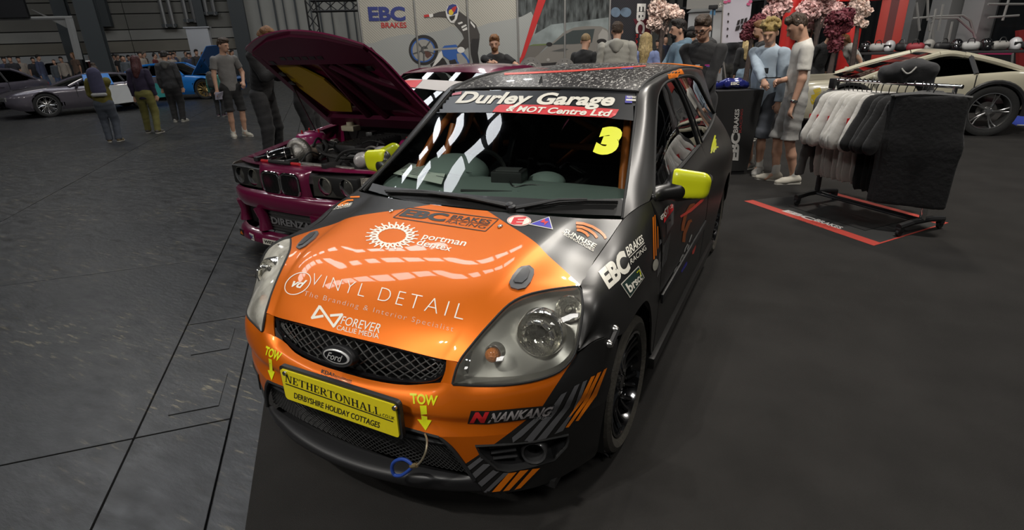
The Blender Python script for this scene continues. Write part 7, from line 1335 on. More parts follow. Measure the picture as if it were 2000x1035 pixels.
# -------- the far crowd
def W(inf, p): return np.array(inf['M'] @ Vector(p))
crowd = []; cols = [('c0', (.03, .03, .035)), ('c1', (.30, .29, .27)), ('c2', (.05, .06, .11)), ('c3', (.16, .10, .07)), ('c4', (.10, .11, .12)), ('c5', (.35, .30, .25)), ('c6', (.02, .02, .02)), ('c7', (.12, .02, .02))]
hcs = ['dark', 'brown', 'dark', 'ginger', 'brown', 'dark', 'grey', 'dark']; cnm = ['black top and short dark hair', 'pale grey top and black cap', 'navy top and short dark hair', 'brown top and long ginger hair', 'slate grey top and cropped hair', 'beige top and short dark hair', 'black top and short grey hair', 'dark red top and hair in a bun']
for i in range(8):
    o, _ = person('distant visitor in the far wall crowd with '+cnm[i], (0, 0, 0), 0, 1.70+.03*(i % 4), cols[i], 'long' if i % 3 else 'short', BK if i % 2 else ('denim', (.06, .09, .16)), 'trousers', hair=('short', 'cap', 'short', 'long', 'crop', 'short', 'short', 'bun')[i], hc=hcs[i], h=.038, far=True, eyes=False, loose=.03, group='far crowd, '+cnm[i], pitch=8); crowd.append(o)
rs = np.random.RandomState(11); avoid = [(np.array(o.location[:2]), 2.4) for o in bpy.data.objects if o.get('category') == 'car'] + [(np.array(o.location[:2]), 1.0) for o in bpy.data.objects if o.get('category') in ('cabinet', 'bracket')]
for c_ in [o for o in bpy.data.objects if o.name.startswith('steel_column')]:
    q_ = np.mean([v.co[:] for v in c_.data.vertices], 0); avoid.append((q_[:2], .9))
spots = []
for row, step in enumerate((15, 14.5, 14, 16)):
    x = -36+row*5
    while x < 458:
        pxx = x+rs.uniform(-4, 4); q_ = atplane(pxx, 100, st(0, TW-1.1-row*1.25-rs.uniform(0, .5)), B_)[:2]; x += step
        if all(np.linalg.norm(q_-c_) > r_ for c_, r_ in avoid): spots.append(q_); avoid.append((q_, .46))
for i, p in enumerate(spots):
    o = crowd[i] if i < 8 else copy_tree(crowd[rs.randint(8)])
    o.location = (p[0], p[1], 0); o.rotation_euler = (0, 0, TOCAM(p)+rs.uniform(-1.4, 1.4)); sc_f = rs.uniform(.92, 1.04); o.scale = (sc_f, sc_f, sc_f)
b1_, H1 = P_d(441, 22.5, 110); person('bearded man in pale shirt standing at the head of the blue coupe', b1_, -40, H1, WH_, 'long', BK, 'trousers', hair='short', hc='dark', h=.028, far=True, beard=True, eyes=False); b1_, H1 = P_d(383, 27, 96); person('tall dark haired man looking down above the raised blue bonnet', b1_, 20, H1, BK2, 'long', BK, 'trousers', hair='short', hc='dark', h=.028, far=True, eyes=False)
# -------- things people hold or carry
p = W(wi, wi['hands'][1]); a = wi['rz']; ph = thing('phone', 'dark smartphone held by the lad in white t-shirt', 'phone', p+np.array([math.sin(a)*.10, -math.cos(a)*.10, .03]), a)
G().box((0, 0, 0), (.078, .155, .010), bev=.004).build('case', M_GLOSSB, ph); G().box((0, 0, .0055), (.070, .145, .001)).build('screen', mat('phone_glass', (.03, .04, .05), .05, coat=1), ph, smooth=0)
p = W(bi, bi['hands'][1]); a = bi['rz']; cu = thing('cup', 'small yellow paper cup in the hand of the blue hoodie man', 'cup', p+np.array([math.sin(a)*.09, -math.cos(a)*.09, -.02])); G().lathe([(.0, 0), (.026, 0), (.034, .085), (.032, .085), (.025, .004)], n=20).build('cup_wall', mat('paper_yellow', (.62, .55, .03), .5), cu); G().lathe([(.034, .085), (.036, .087), (.034, .089)], n=20).build('rim', mat('paper_yellow'), cu)
p = W(si, si['hands'][1]); lf = thing('leaflet', 'crumpled white leaflet in the hand of the boy in grey', 'leaflet', p+np.array([0, 0, -.10]), si['rz']); G().box((0, -.03, 0), (.13, .004, .15), rotx(.4)).build('page', mat('paper_pale', (.42, .40, .48), .6), lf, smooth=0); G().box((.03, -.045, .01), (.12, .004, .14), rotx(.7) @ rotz(.4)).build('page', mat('paper_pale'), lf, smooth=0)
bp_ = thing('backpack', 'grey backpack on the back of the child in teal', 'backpack', tk.location, tk.rotation_euler[2]); kk = .78; blob('bag', [C((0, .17, .85), (0, .165, 1.05), .115, .105, .05, (0, 1, 0), .6)], .014, cloth('bag_grey', (.06, .06, .06)), bp_, fold=.003); blob('pocket', [C((0, .235, .82), (0, .23, .92), .075, .07, .03, (0, 1, 0), .4)], .014, cloth('bag_dark', (.035, .035, .035)), bp_)
def disc(name, label, c, axis, R, m, hat=.5):
    o = thing(name, label, 'brake disc', c); g = G(); g.lathe([(R*.52, .014), (R, .014), (R, -.014), (R*.52, -.014)], (0, 0, 0), axis, 44); g.build('friction_ring', m, o); g = G(); g.lathe([(R*.20, .05), (R*.46, .05), (R*.5, .044), (R*.53, .0), (R*.53, -.012)], (0, 0, 0), axis, 36); g.build('hat', m, o)
    A = np.array(axis, float)/np.linalg.norm(axis); u = np.cross((0, 0, 1), A); u /= np.linalg.norm(u); w = np.cross(A, u)
    for i in range(5): a = 2*PI*i/5; G().lathe([(.0, .053), (.010, .053), (.010, .046)], R*.34*(math.cos(a)*u+math.sin(a)*w), A, 10).build('stud_hole', M_VBLK if m is not M_BLK else mat('hole_grey', (.3, .3, .3), .5), o)
    for i in range(10): a = 2*PI*i/10; G().lathe([(.0, .0165), (.006, .0165), (.006, .012)], R*.75*(math.cos(a)*u+math.sin(a)*w), A, 8).build('drill_hole', M_VBLK, o)
    return o
tc_ = np.array([-CAM[0], -CAM[1]*0, 0]); pe = W(ei, ei['up'](.17, -.40, 1.225)); disc('brake_disc', 'black brake disc held upright by the moustached man', pe, (math.sin(ei['rz']), -math.cos(ei['rz']), .1), .175, M_BLK)
# ================================================================ STAND FURNITURE AND PROPS
# display counter carrying discs in front of the printed wall
ct = thing('display_counter', 'black counter in front of the printed wall, hidden behind the hatchback roof', 'counter', stand(1040, 9.0)+np.array([0, 0, 0]), math.atan2(S2, S2)); G().box((0, 0, .50), (1.9, .45, 1.0), bev=.01).build('carcass', M_BLK, ct); G().box((0, 0, 1.02), (2.0, .5, .035), bev=.008).build('counter_top', M_PLAS, ct)
M_DISC = mat('disc_silver', (.36, .35, .33), .4, .6)
for px_, lab in ((1036, 'large grey brake disc standing left on the counter'), (1103, 'smaller grey brake disc standing right on the counter')):
    p = stand(px_, 8.95); R_ = .165 if px_ < 1060 else .150; dsc = disc('brake_disc', lab, (p[0], p[1], 1.045+R_+.006), (CAM[0]-p[0], CAM[1]-p[1], .6), R_, M_DISC); G().box((0, .02, -R_-.001), (.14, .08, .012)).build('foot', M_BLK, dsc, smooth=0)
# plinth
pa_, pb_ = np.array(atz(1397, 346)), np.array(atz(1458, 344)); dr = (pb_-pa_)/np.linalg.norm(pb_-pa_); dn = np.array([-dr[1], dr[0], 0]); wB = np.linalg.norm(pb_-pa_); mid = (pa_+pb_)/2
zt = height_for((pa_+pb_)/2-dr*.04, 177); wT = wB*1.0+.16; pl = thing('display_plinth', 'tall black tapering plinth with white lettering up its front', 'plinth', mid+dn*.25, math.atan2(dr[1], dr[0]))
def fru(g, w0, d0, z0, w1, d1, z1): V = [(-w0/2, -d0/2, z0), (w0/2, -d0/2, z0), (w0/2, d0/2, z0), (-w0/2, d0/2, z0), (-w1/2, -d1/2, z1), (w1/2, -d1/2, z1), (w1/2, d1/2, z1), (-w1/2, d1/2, z1)]; return g.add(V, [(0, 3, 2, 1), (4, 5, 6, 7), (0, 1, 5, 4), (1, 2, 6, 5), (2, 3, 7, 6), (3, 0, 4, 7)])
g = fru(G(), wB+.02, .44, .06, wT, .50, zt); plb = g.build('plinth_body', mat('plinth_black', (.014, .014, .014), .5), pl, smooth=0); fru(G(), wB-.03, .40, 0, wB-.03, .40, .06).build('plinth_foot', M_BLK, pl, smooth=0); pbv = bvh_of(plb)
pk = dict(parent=pl, bvh=pbv, off=.003, step=40); M_PW = mat('plinth_white', (.42, .41, .39), .5)
lettering('EBC', [(1424, 313), (1428.5, 260), (1446, 260), (1442, 313.5)], M_PW, bold=.05, **pk); lettering('BRAKES', [(1431.5, 259), (1435.5, 213), (1444, 213), (1441, 259)], M_PW, bold=.02, **pk); lettering('RACING', [(1443, 259), (1446.5, 213), (1451, 213), (1448, 259)], mat('plinth_red', (.20, .02, .02), .5), **pk)
cl_ = thing('brake_caliper', 'blue brake caliper with white lettering on top of the plinth', 'caliper', (*(mid+dn*.25-dr*.02)[:2], zt+.001), math.atan2(dr[1], dr[0])); M_CAL = mat('caliper_blue', (.012, .018, .17), .3, .2, coat=1)
blob('caliper_body', [C((-.17, .0, .04), (-.06, -.03, .065), .042, .055, .03, (0, 1, 0), 1.0), C((-.06, -.03, .065), (.06, -.03, .065), .055, .055, .03), C((.06, -.03, .065), (.17, 0, .04), .055, .042, .03), C((-.14, .06, .05), (.14, .06, .05), .04, .04, .03)], .006, M_CAL, cl_, cuts=[((0, 0, .002), (0, 0, -1))])
for x in (-.085, .085): G().lathe([(.034, .0), (.036, .012), (.028, .016), (0, .016)], (x, -.082, .065), (0, -1, .1), 20).build('piston_cap', M_CAL, cl_); 
for x in (-.16, .16): G().lathe([(.014, 0), (.014, .03), (0, .03)], (x, -.02, .06), (0, 0, 1), 6).build('bolt', M_STEELB, cl_)
flat_text('EBC', frame((-.045, -.0945, .05), (1, 0, 0), (0, .1, 1)), .10, .034, M_VWHT, cl_, bold=.04)
# rubber mat with red edges
mA, mB, mC, mD = (np.array(atz(x, y)) for x, y in ((1453, 395), (1706, 483), (1852, 438), (1620, 376)))
mt_ = thing('floor_mat', 'black rubber mat with red edges and white lettering under the clothes rack', 'mat', (mA+mC)/2); mo = (mA+mC)/2
def quad(P, z0, z1, m, nm): g = G(); V = [(*(p-mo)[:2], z0) for p in P]+[(*(p-mo)[:2], z1) for p in P]; return g.add(V, [(3, 2, 1, 0), (4, 5, 6, 7)]+[(i, (i+1) % 4, 4+(i+1) % 4, 4+i) for i in range(4)]).build(nm, m, mt_, smooth=0)
Zc = .013; mtb = quad((mA, mB, mC, mD), .008, Zc, mat('mat_black', (.018, .018, .017), .8, bump=.2, bscale=200), 'mat_base'); M_MRED = mat('mat_red', (.42, .045, .03), .6); L_ = lambda a, b, t: a+(b-a)*t
quad((L_(mA, mD, .0), L_(mB, mC, 0), L_(mB, mC, .10), L_(mA, mD, .10)), Zc, Zc+.001, M_MRED, 'red_edge'); quad((L_(mA, mD, .90), L_(mB, mC, .90), mC, mD), Zc, Zc+.001, M_MRED, 'red_edge'); quad((L_(mB, mA, .012), mB, mC, L_(mC, mD, .012)), Zc, Zc+.0015, M_MRED, 'red_edge')
quad((L_(L_(mA, mB, .22), L_(mD, mC, .22), .24), L_(L_(mA, mB, .82), L_(mD, mC, .82), .24), L_(L_(mA, mB, .82), L_(mD, mC, .82), .80), L_(L_(mA, mB, .22), L_(mD, mC, .22), .80)), Zc, Zc+.004, mat('mat_panel', (.010, .010, .010), .6), 'raised_panel')
mb_ = bvh_of(mtb); mk = dict(parent=mt_, bvh=mb_, off=.0015, step=60); M_MW = mat('mat_white', (.45, .44, .42), .6); zq = 4.5455
lettering('EBC', [(1540, 410.5), (1595, 428), (1584, 431), (1526, 412)], M_MW, bold=.05, **mk); lettering('BRAKES', [(1598, 428), (1648, 444), (1640, 447.5), (1588, 431)], M_MW, bold=.03, **mk); lettering('RACING', [(1586, 432), (1637, 448), (1631, 449), (1582, 433)], mat('plinth_red'), **mk); lettering('www.ebcbrakes.com', [(1529, 417), (1610, 445), (1608, 448), (1527, 419.5)], mat('mat_dark_red', (.16, .02, .015), .6), parent=mt_, bvh=mb_, off=.003, step=60); lettering('EBC', [(1672, 400), (1694, 406), (1686, 408), (1664, 402)], M_MW, bold=.04, **mk)
# clothes rack
c1, c2, c3, c4 = (np.array(atz(x, y)) for x, y in ((1560, 404), (1768, 468), (1818, 446), (1622, 391))); ra = (c1+c4)/2; rb = (c2+c3)/2; ro = (ra+rb)/2; rd = (rb-ra)[:2]/np.linalg.norm((rb-ra)[:2]); RL = np.linalg.norm((rb-ra)[:2]); rz_r = math.atan2(rd[1], rd[0])
zr_ = height_for(ra, 159); rk = thing('clothes_rack', 'wheeled black and chrome rail carrying t-shirts and joggers', 'clothes rack', (ro[0], ro[1], .013), rz_r); xe = RL/2
for s in (-1, 1):
    ft_ = rk and G(); ft_.tube([(s*xe, -.26, .085), (s*xe, -.1, .105), (s*xe, .1, .105), (s*xe, .26, .085)], .026, 8); f_ = ft_.build('foot_bar', M_PLAS, rk)
    for y in (-.24, .24): cs = G().lathe([(.0, .012), (.030, .012), (.033, 0), (.030, -.012), (0, -.012)], (s*xe, y, .034), (1, 0, 0), 18).build('castor', M_RUB, f_); G().box((s*xe, y, .06), (.045, .05, .035), bev=.006).build('castor_fork', M_PLAS, f_)
    up_ = G().tube([(s*xe, 0, .10), (s*xe, 0, zr_)], .016, 12).build('upright', M_CHROME, rk); G().lathe([(.022, 0), (.024, .02), (.024, .30), (.018, .32)], (s*xe, 0, .10), n=14).build('collar', M_CHROME if s > 0 else M_PLAS, up_); G().lathe([(.03, 0), (.03, .03)], (s*xe, 0, .40), n=14).build('clamp', M_PLAS, up_)
for y in (-.03, .04): G().tube([(-xe, y, .10), (xe, y, .10)], .011, 8).build('base_rail', M_PLAS, rk)
G().tube([(-xe-.05, 0, zr_), (xe+.05, 0, zr_)], .015, 12).build('hanging_rail', M_CHROME, rk); G().box((-xe-.02, 0, zr_-.03), (.06, .07, .09), bev=.01).build('rail_joint', M_PLAS, rk)
ordn = ['first', 'second', 'third', 'fourth', 'fifth', 'sixth', 'seventh', 'eighth', 'ninth', 'tenth', 'eleventh', 'twelfth', 'thirteenth']
MR = Matrix.Translation(rk.location) @ Matrix.Rotation(rz_r, 4, 'Z')
M_TEE = cloth('tee_white', (.50, .485, .455)); M_TEEB = cloth('tee_black', (.007, .007, .008)); M_TEEG = cloth('tee_grey', (.075, .073, .07)); M_HANG = mat('hanger_black', (.012, .012, .012), .4)
def garment(m, long=False, lenz=.62):
    """t-shirt on a hanger in the local y-z plane, thickness along x"""
    tz = -.10; Q = [C((0, 0, tz-.12), (0, 0, tz-lenz), .235, .225, .03, (1, 0, 0), .085), C((0, -.17, tz-.055), (0, .17, tz-.055), .05, .05, .04, (1, 0, 0), .5)]
    for s in (1, -1):
        e = (0, s*.36, tz-.36) if not long else (.0, s*.34, tz-.72); Q.append(C((0, s*.20, tz-.07), e, .075, .085 if not long else .06, .03, (1, 0, 0), .35))
    return Q
def shirt(x, m, label, grp, long=False, lenz=.62, rot=0.0, seed=0, name='tshirt', print_=None):
    o = thing(name, label, name.replace('_', ' ').replace('tshirt', 't-shirt'), MR @ Vector((x, 0, zr_)), rz_r+rot, grp)
    blob('fabric', garment(m, long, lenz), .012, m, o, fold=.006, fscale=20, seed=seed, cuts=[((0, 0, -.10-lenz-.14), (0, 0, -1)), ((0, 0, -.085), (0, 0, 1))])
    hn = G().tube(crs([(0, .0, -.105), (0, 0, -.04), (0, .012, -.012), (0, .008, .020), (0, -.010, .022), (0, -.020, .004)], 4), .004, 6).build('hanger_hook', M_HANG, o); G().tube(crs([(0, -.20, -.16), (0, -.10, -.115), (0, 0, -.10), (0, .10, -.115), (0, .20, -.16)], 4), .008, 6).build('hanger_arm', M_HANG, o)
    if print_: 
        for z, c in ((-.30, M_VRED), (-.36, M_NAVY)): G().box((.042 if print_ > 0 else -.042, -.30, z), (.004, .05, .05)).build('sleeve_print', c, o, smooth=0)
    return o
ws = np.linspace(-xe+.10, -xe+.46, 9)
tees = None
for i, x in enumerate(ws):
    if i < 3: tt = shirt(x, M_TEE, 'white t-shirt on the clothes rack, %s white one from its left end' % ordn[i], 'white t-shirts on the rack', rot=.12*math.sin(i*1.7), seed=i, print_=-1); tees = (tees or [])+[tt]
    else:
        tt = copy_tree(tees[i % 3]); tt['label'] = 'white t-shirt on the clothes rack, %s white one from its left end' % ordn[i]; tt.location = MR @ Vector((x, 0, zr_)); tt.rotation_euler = (0, 0, rz_r+.12*math.sin(i*1.7))
shirt(-xe+.03, M_TEEG, 'dark grey long sleeved top hanging at the left end of the rack', None, True, .60, .08, 5, 'sweatshirt')
bk = None
for i, x in enumerate(np.linspace(-xe+.53, -xe+.74, 4)):
    if bk is None: bk = shirt(x, M_TEEB, 'first black t-shirt from the left between white t-shirts and joggers', 'black t-shirts on the rack', lenz=.66, seed=8)
    else: q = copy_tree(bk); q['label'] = ordn[i]+' black t-shirt from the left between white t-shirts and joggers'; q.location = MR @ Vector((x, 0, zr_)); q.rotation_euler = (0, 0, rz_r+.05*math.sin(i*2.1))
jg = None
for i, x in enumerate(np.linspace(-xe+.82, xe-.06, 3)):
    if jg is None:
        jg = thing('joggers', 'black joggers with white drawcord, hidden innermost of three on the rack', 'trousers', MR @ Vector((x, -.02, zr_)), rz_r, 'black joggers on the rack'); blob('fabric', [C((0, 0, -.12), (0, 0, -.45), .235, .255, .03, (1, 0, 0), .2), C((0, .11, -.45), (0, .12, -.90), .150, .135, .05, (1, 0, 0), .32), C((0, -.11, -.45), (0, -.12, -.90), .150, .135, .05, (1, 0, 0), .32)], .011, M_TEEB, jg, fold=.0015, fscale=10, seed=4, cuts=[((0, 0, -.93), (0, 0, -1)), ((0, 0, -.06), (0, 0, 1))])
        G().tube(crs([(0, .0, -.06), (0, 0, -.03), (0, .015, .012), (0, -.01, .022), (0, -.02, .004)], 4), .004, 6).build('hanger_hook', M_HANG, jg); G().tube(crs([(.01, -.24, -.07), (.03, -.08, -.05), (.02, .10, -.055), (.0, .24, -.07)], 4), .012, 6).build('waist_cord', mat('cord_grey', (.09, .09, .09), .7), jg)
        G().tube(crs([(-.06, .02, -.09), (-.075, -.03, -.15), (-.07, .03, -.19), (-.075, .05, -.24)], 4), .007, 6).build('drawcord', mat('cord_white', (.35, .34, .32), .7), jg); G().tube([(-.078, -.2, -.62), (-.080, .18, -.60)], .005, 5).build('pocket_seam', mat('seam_grey', (.03, .03, .03), .6), jg)
    else: q = copy_tree(jg); q['label'] = ('', 'black joggers with white drawcord, middle pair of three on the rack', 'black joggers with white drawcord, front pair facing out at the rack end')[i]; q.location = MR @ Vector((x, -.04-.05*i, zr_)); q.rotation_euler = (0, 0, rz_r-.35-.33*i)
hdt = thing('hooded_top', 'black hooded tops bundled on the rail above the joggers', 'hoodie', MR @ Vector((xe*.18, .05, zr_+.01))); blob('fabric', [C((-.14, 0, .06), (.12, .02, .07), .075, .085, .04), C((-.08, -.02, .12), (.08, .0, .13), .05, .055, .04), C((.12, .02, .06), (.15, .02, -.08), .07, .05, .04)], .013, cloth('hood_charcoal', (.022, .022, .024)), hdt, fold=.010, seed=2); G().tube(crs([(-.06, -.085, .11), (-.01, -.095, .07), (.04, -.08, .12)], 4), .007, 6).build('hood_cord', mat('cord_white'), hdt)
# ---------------------------------------------------------------- blossom trees, red gate, banner, far side clutter
def bloom(name, label, cat, base, pts, m, n, r, branch, seed):
    o = thing(name, label, cat, base); B = np.array(base); rs = np.random.RandomState(seed); c0 = np.mean([p for p, _ in pts], 0); g = G(); g.tube(crs([(0, 0, 0), (c0-B)*[.35, .35, .45], (c0-B)*[.8, .8, .85]], 5), np.linspace(.075, .035, 11), 8); g.build('trunk', branch, o)
    for p, rad in pts: G().tube(crs([(c0-B)*[.5, .5, .6], (p-B)*.55+(c0-B)*.4, p-B], 4), np.linspace(.03, .010, 9), 6).build('branch', branch, o)
    V = []; F = []
    n = int(n*2.0); r = r*.68
    for i in range(n):
        p, rad = pts[i % len(pts)]; v = rs.randn(3); v *= rs.rand()**.45/np.linalg.norm(v); q = p+v*np.array(rad)-B; a = rs.randn(3); a /= np.linalg.norm(a); u = np.cross(a, rs.randn(3)); u /= np.linalg.norm(u); w = np.cross(a, u); k = len(V); R_ = r*(.6+.7*rs.rand()); V.append(q+a*R_*.35)
        for j in range(5): t = 2*PI*j/5; V.append(q+R_*(math.cos(t)*u+math.sin(t)*w))
        V.append(q-a*R_*.3); F += [(k, k+1+j, k+1+(j+1) % 5) for j in range(5)]+[(k+6, k+1+(j+1) % 5, k+1+j) for j in range(5)]
    G().add(V, F).build('blossom' if 'blossom' in name else 'foliage', m, o, smooth=0, kind='stuff'); return o
M_BLOS = mat('blossom_pink', (.66, .50, .43), .8, noise=.25, nscale=9, sheen=.2); M_BLOP = mat('blossom_rose', (.62, .40, .38), .8, noise=.3, nscale=9); M_MAP = mat('maple_red', (.11, .016, .026), .7, noise=.3, nscale=9); M_BARK = mat('bark', (.05, .035, .03), .85, noise=.3, nscale=20)
def at_d(px_, py, d): r = ray(px_, py); hh = np.array([math.sin(_yaw), math.cos(_yaw)]); return CAM+r*(d/(r[:2]@hh))
def tree(name, label, d, blobs, m, n, r, basepx, seed):
    s = d/1180; pts = [(at_d(x, y, d+dz), (rx*s, rx*s, ry*s)) for x, y, rx, ry, dz in blobs]; bloom(name, label, 'tree', stand(basepx, d), pts, m, n, r, M_BARK, seed)
tree('blossom_tree', 'pale pink blossom tree beside the end of the printed wall', 12.2, [(1285, 20, 20, 22, 0), (1308, 25, 20, 18, .2), (1278, 45, 14, 14, 0), (1322, 30, 14, 10, 0), (1292, 58, 14, 8, .2), (1285, -20, 20, 20, 0)], M_BLOS, 1500, .055, 1290, 1)
tree('blossom_tree', 'pink blossom tree left of the red gate pillar', 12.0, [(1510, 22, 20, 16, 0), (1530, 12, 16, 14, .2), (1500, 36, 12, 10, 0), (1515, -15, 22, 18, 0)], M_BLOP, 1000, .055, 1512, 2)
tree('blossom_tree', 'pink blossom tree inside the red gate above the white t-shirt lad', 12.4, [(1580, 20, 24, 20, 0), (1610, 14, 24, 20, .2), (1595, 45, 18, 12, .3), (1632, 20, 16, 14, 0), (1600, -18, 34, 18, 0)], M_BLOP, 1500, .055, 1596, 3)
tree('blossom_tree', 'pale blossom tree right of the maple against the red post', 11.6, [(1676, 12, 18, 16, 0), (1690, 22, 12, 10, 0), (1672, 38, 12, 10, 0), (1684, 47, 10, 6, 0), (1675, -15, 20, 14, 0)], M_BLOS, 1000, .05, 1680, 4)
tree('maple_tree', 'dark red maple left of the red gate', 11.4, [(1468, 52, 16, 12, 0), (1482, 42, 14, 14, 0), (1456, 68, 10, 10, 0), (1478, 64, 14, 12, 0)], M_MAP, 800, .05, 1466, 5)
tree('maple_tree', 'dark red maple bush in front of the right red post', 11.2, [(1636, 36, 22, 14, 0), (1650, 50, 14, 14, 0), (1628, 60, 16, 14, 0), (1632, 85, 14, 18, 0), (1655, 28, 12, 12, 0)], M_MAP, 1200, .05, 1632, 6)
M_TOR = mat('gate_red', (.50, .022, .018), .45, noise=.08, nscale=3)
tg = stand(1606, 13.3); gt = thing('gate', 'tall red timber gate with two round posts among the blossom', 'gate', tg)
for px_, r_ in ((1540, .17), (1664, .19)):
    p = stand(px_, 13.3)-tg; G().lathe([(r_*1.25, 0), (r_*1.25, .3), (r_, .32), (r_*.92, 3.6)], p, n=20).build('post', M_TOR, gt)
p, q = stand(1500, 13.3)-tg, stand(1706, 13.3)-tg; d_ = (q-p)/np.linalg.norm(q-p); ang = math.atan2(d_[1], d_[0]); zb_ = at_d(1545, 3, 13.3)[2]
for z, L, hgt, m in ((zb_+.06, 1.0, .20, M_TOR), (zb_+.75, 1.12, .26, M_TOR), (zb_+.95, 1.16, .12, M_BLK)): G().box((p+q)/2+np.array([0, 0, z]), (np.linalg.norm(q-p)*L, .22, hgt), rotz(ang), bev=.02).build('beam', m, gt)
# red leaning tower with dark vertical print
tw_ = thing('sign_tower', 'tall red sign tower with dark vertical print behind the bending man', 'sign', stand(1738, 14.0)); a0 = np.array([CAM[0]-tw_.location[0], CAM[1]-tw_.location[1], 0]); rz_t = math.atan2(a0[0], -a0[1]); tw_.rotation_euler = (0, 0, rz_t); G().box((0, 0, 1.7), (.52, .3, 3.4), bev=.01).build('panel', mat('tower_red', (.36, .03, .02), .5), tw_); G().box((.0, -.152, 1.9), (.16, .006, 1.6)).build('dark_strip', mat('tower_dark', (.09, .012, .012), .5), tw_, smooth=0); G().box((-.12, 0, 2.9), (1.7, .34, .42), bev=.02).build('header', mat('tower_red'), tw_)
for k in range(5): G().box((-.6+k*.17, -.172, 2.9+.03*(k % 2)), (.10, .006, .16), roty(.3)).build('white_mark', M_VWHT, tw_, smooth=0)
# pale flag banner
fl = thing('flag_banner', 'pale lilac flag banner with pink flowers and dark script', 'banner', stand(1440, 13.8)); M_FLAG = mat('flag_lilac', (.44, .42, .47), .8); fo = np.array(fl.location)
def fq(pts, m, nm, dd=0.0, t=.01): P = [at_d(x, y, 13.8-dd)-fo for x, y in pts]; g = G(); n = len(P); bk_ = [v-np.array([CAM[0]*0, 0, 0])+np.array([-.43, .82, 0])*t for v in P]; g.add(P+bk_, [tuple(range(n)), tuple(range(2*n-1, n-1, -1))]+[(i, n+i, n+(i+1) % n, (i+1) % n) for i in range(n)]); return g.build(nm, m, fl, smooth=0)
fq([(1415, -30), (1472, -30), (1466, 30), (1450, 82), (1408, 84)], M_FLAG, 'cloth'); G().tube([(0, 0, 0), at_d(1408, 84, 13.8)-fo, at_d(1414, -30, 13.8)-fo], .02, 6).build('pole', M_ALU, fl)
for i, y in enumerate((27, 42, 56, 70)): fq(circ((1423-i*.8, y), 1.6, 2.2, 8), M_PBLK, 'icon', .03)
for x, y in ((1417, 4), (1424, 2), (1466, 3), (1462, 8)): fq(circ((x, y), 4, 3, 7), mat('flower_pink', (.45, .08, .18), .6), 'flower', .03)
for q in ([(1441, 40), (1446, 38), (1444, 47), (1439, 49)], [(1448, 37), (1453, 36), (1451, 45), (1446, 46)], [(1455, 36), (1460, 34), (1458, 43), (1453, 44)], [(1438, 52), (1446, 49), (1444, 57), (1436, 60)], [(1448, 49), (1456, 46), (1454, 54), (1446, 56)]): fq(q, M_PBLK, 'script_mark', .03)
# white catering unit
vn = stand(1385, 17.5); v_ = thing('catering_trailer', 'white catering trailer with pitched roof behind the hoodie lads', 'trailer', vn, TOCAM(vn)); G().box((0, 0, 1.15), (1.2, 1.6, 2.1), bev=.04).build('body', mat('trailer_white', (.42, .42, .42), .5), v_); g = G(); g.add([(-.65, -.85, 2.2), (.65, -.85, 2.2), (.65, .85, 2.2), (-.65, .85, 2.2), (-.3, 0, 2.5), (.3, 0, 2.5)], [(0, 1, 5, 4), (2, 3, 4, 5), (1, 2, 5), (3, 0, 4), (3, 2, 1, 0)]); g.build('roof', mat('trailer_roof', (.36, .36, .35), .5), v_, smooth=0)
sg = thing('hanging_sign', 'dark hanging sign with small pale letters above the trailer', 'sign', at_d(1398, 2, 16.5), TOCAM(vn)); G().box((0, 0, 0), (1.5, .06, .34)).build('board', M_GREY, sg, smooth=0); flat_text('sat...', frame((.10, -.04, -.16), (1, 0, 0), (0, 0, 1)), .26, .13, M_VWHT, sg); G().tube([(0, 0, .17), (0, 0, 9)], .012, 4).build('wire', M_STEEL, sg)
fb = thing('feather_flag', 'small light blue flag under a dark bracket beside the trailer', 'flag', stand(1393, 15.5)); fo2 = np.array(fb.location); G().add([at_d(x, y, 15.5)-fo2 for x, y in ((1387, 22), (1398, 16), (1397, 30), (1386, 28))], [(0, 1, 2, 3)]).build('cloth', mat('flag_blue', (.10, .24, .40), .7), fb, smooth=0); G().tube([(0, 0, 0), at_d(1393, 14, 15.5)-fo2], .02, 6).build('pole', M_STEEL, fb); G().box(at_d(1393, 14, 15.5)-fo2, (.22, .1, .1), bev=.02).build('bracket', M_BLK, fb)
# side wall with windows and big columns at the far right
SR = 24.0; wr_ = G(); wr_.box(st(SR+.3, 18, 7), (.4, 60, 14), RST); wr_ = wr_.build('wall_right', mat('side_wall', (.03, .03, .032), .7), smooth=0, kind='structure')
wl_ = G(); wl_.box(st(-50, 18, 7), (.4, 60, 14), RST); wl_.build('wall_left', mat('side_wall'), smooth=0, kind='structure')
for k in range(16):
    t = 2+k*2.0; fr_ = mat('frame_grey', (.16, .165, .17), .6)
    for j in range(4): G().box(st(SR+.08, t+1.0, 2.0+j*2.6), (.06, 1.8, 2.4), RST).build('wall_panel', mat('dark_pane', (.012, .014, .016), .15, coat=.5), wr_, smooth=0)
    G().box(st(SR, t, 6), (.10, .10, 12), RST).build('mullion', fr_, wr_, smooth=0)
for j in range(5): G().box(st(SR, 18, .75+j*2.6), (.10, 33, .12), RST).build('transom', mat('frame_grey'), wr_, smooth=0)
for px_, py, d, w, lab in ((1842, 30, 16.5, .55, 'wide pale grey column behind the cream coupe'), (1905, 30, 15.0, .50, 'pale grey column at right of the two wide columns'), (1775, 40, 18.0, .42, 'narrow grey column beside the red sign tower')):
    p = stand(px_, d); g = G(); g.box((p[0], p[1], 6.5), (w, w, 13), RST, bev=.03); tag(g.build('column', mat('column_pale', (.22, .22, .22), .6)), lab, 'column')
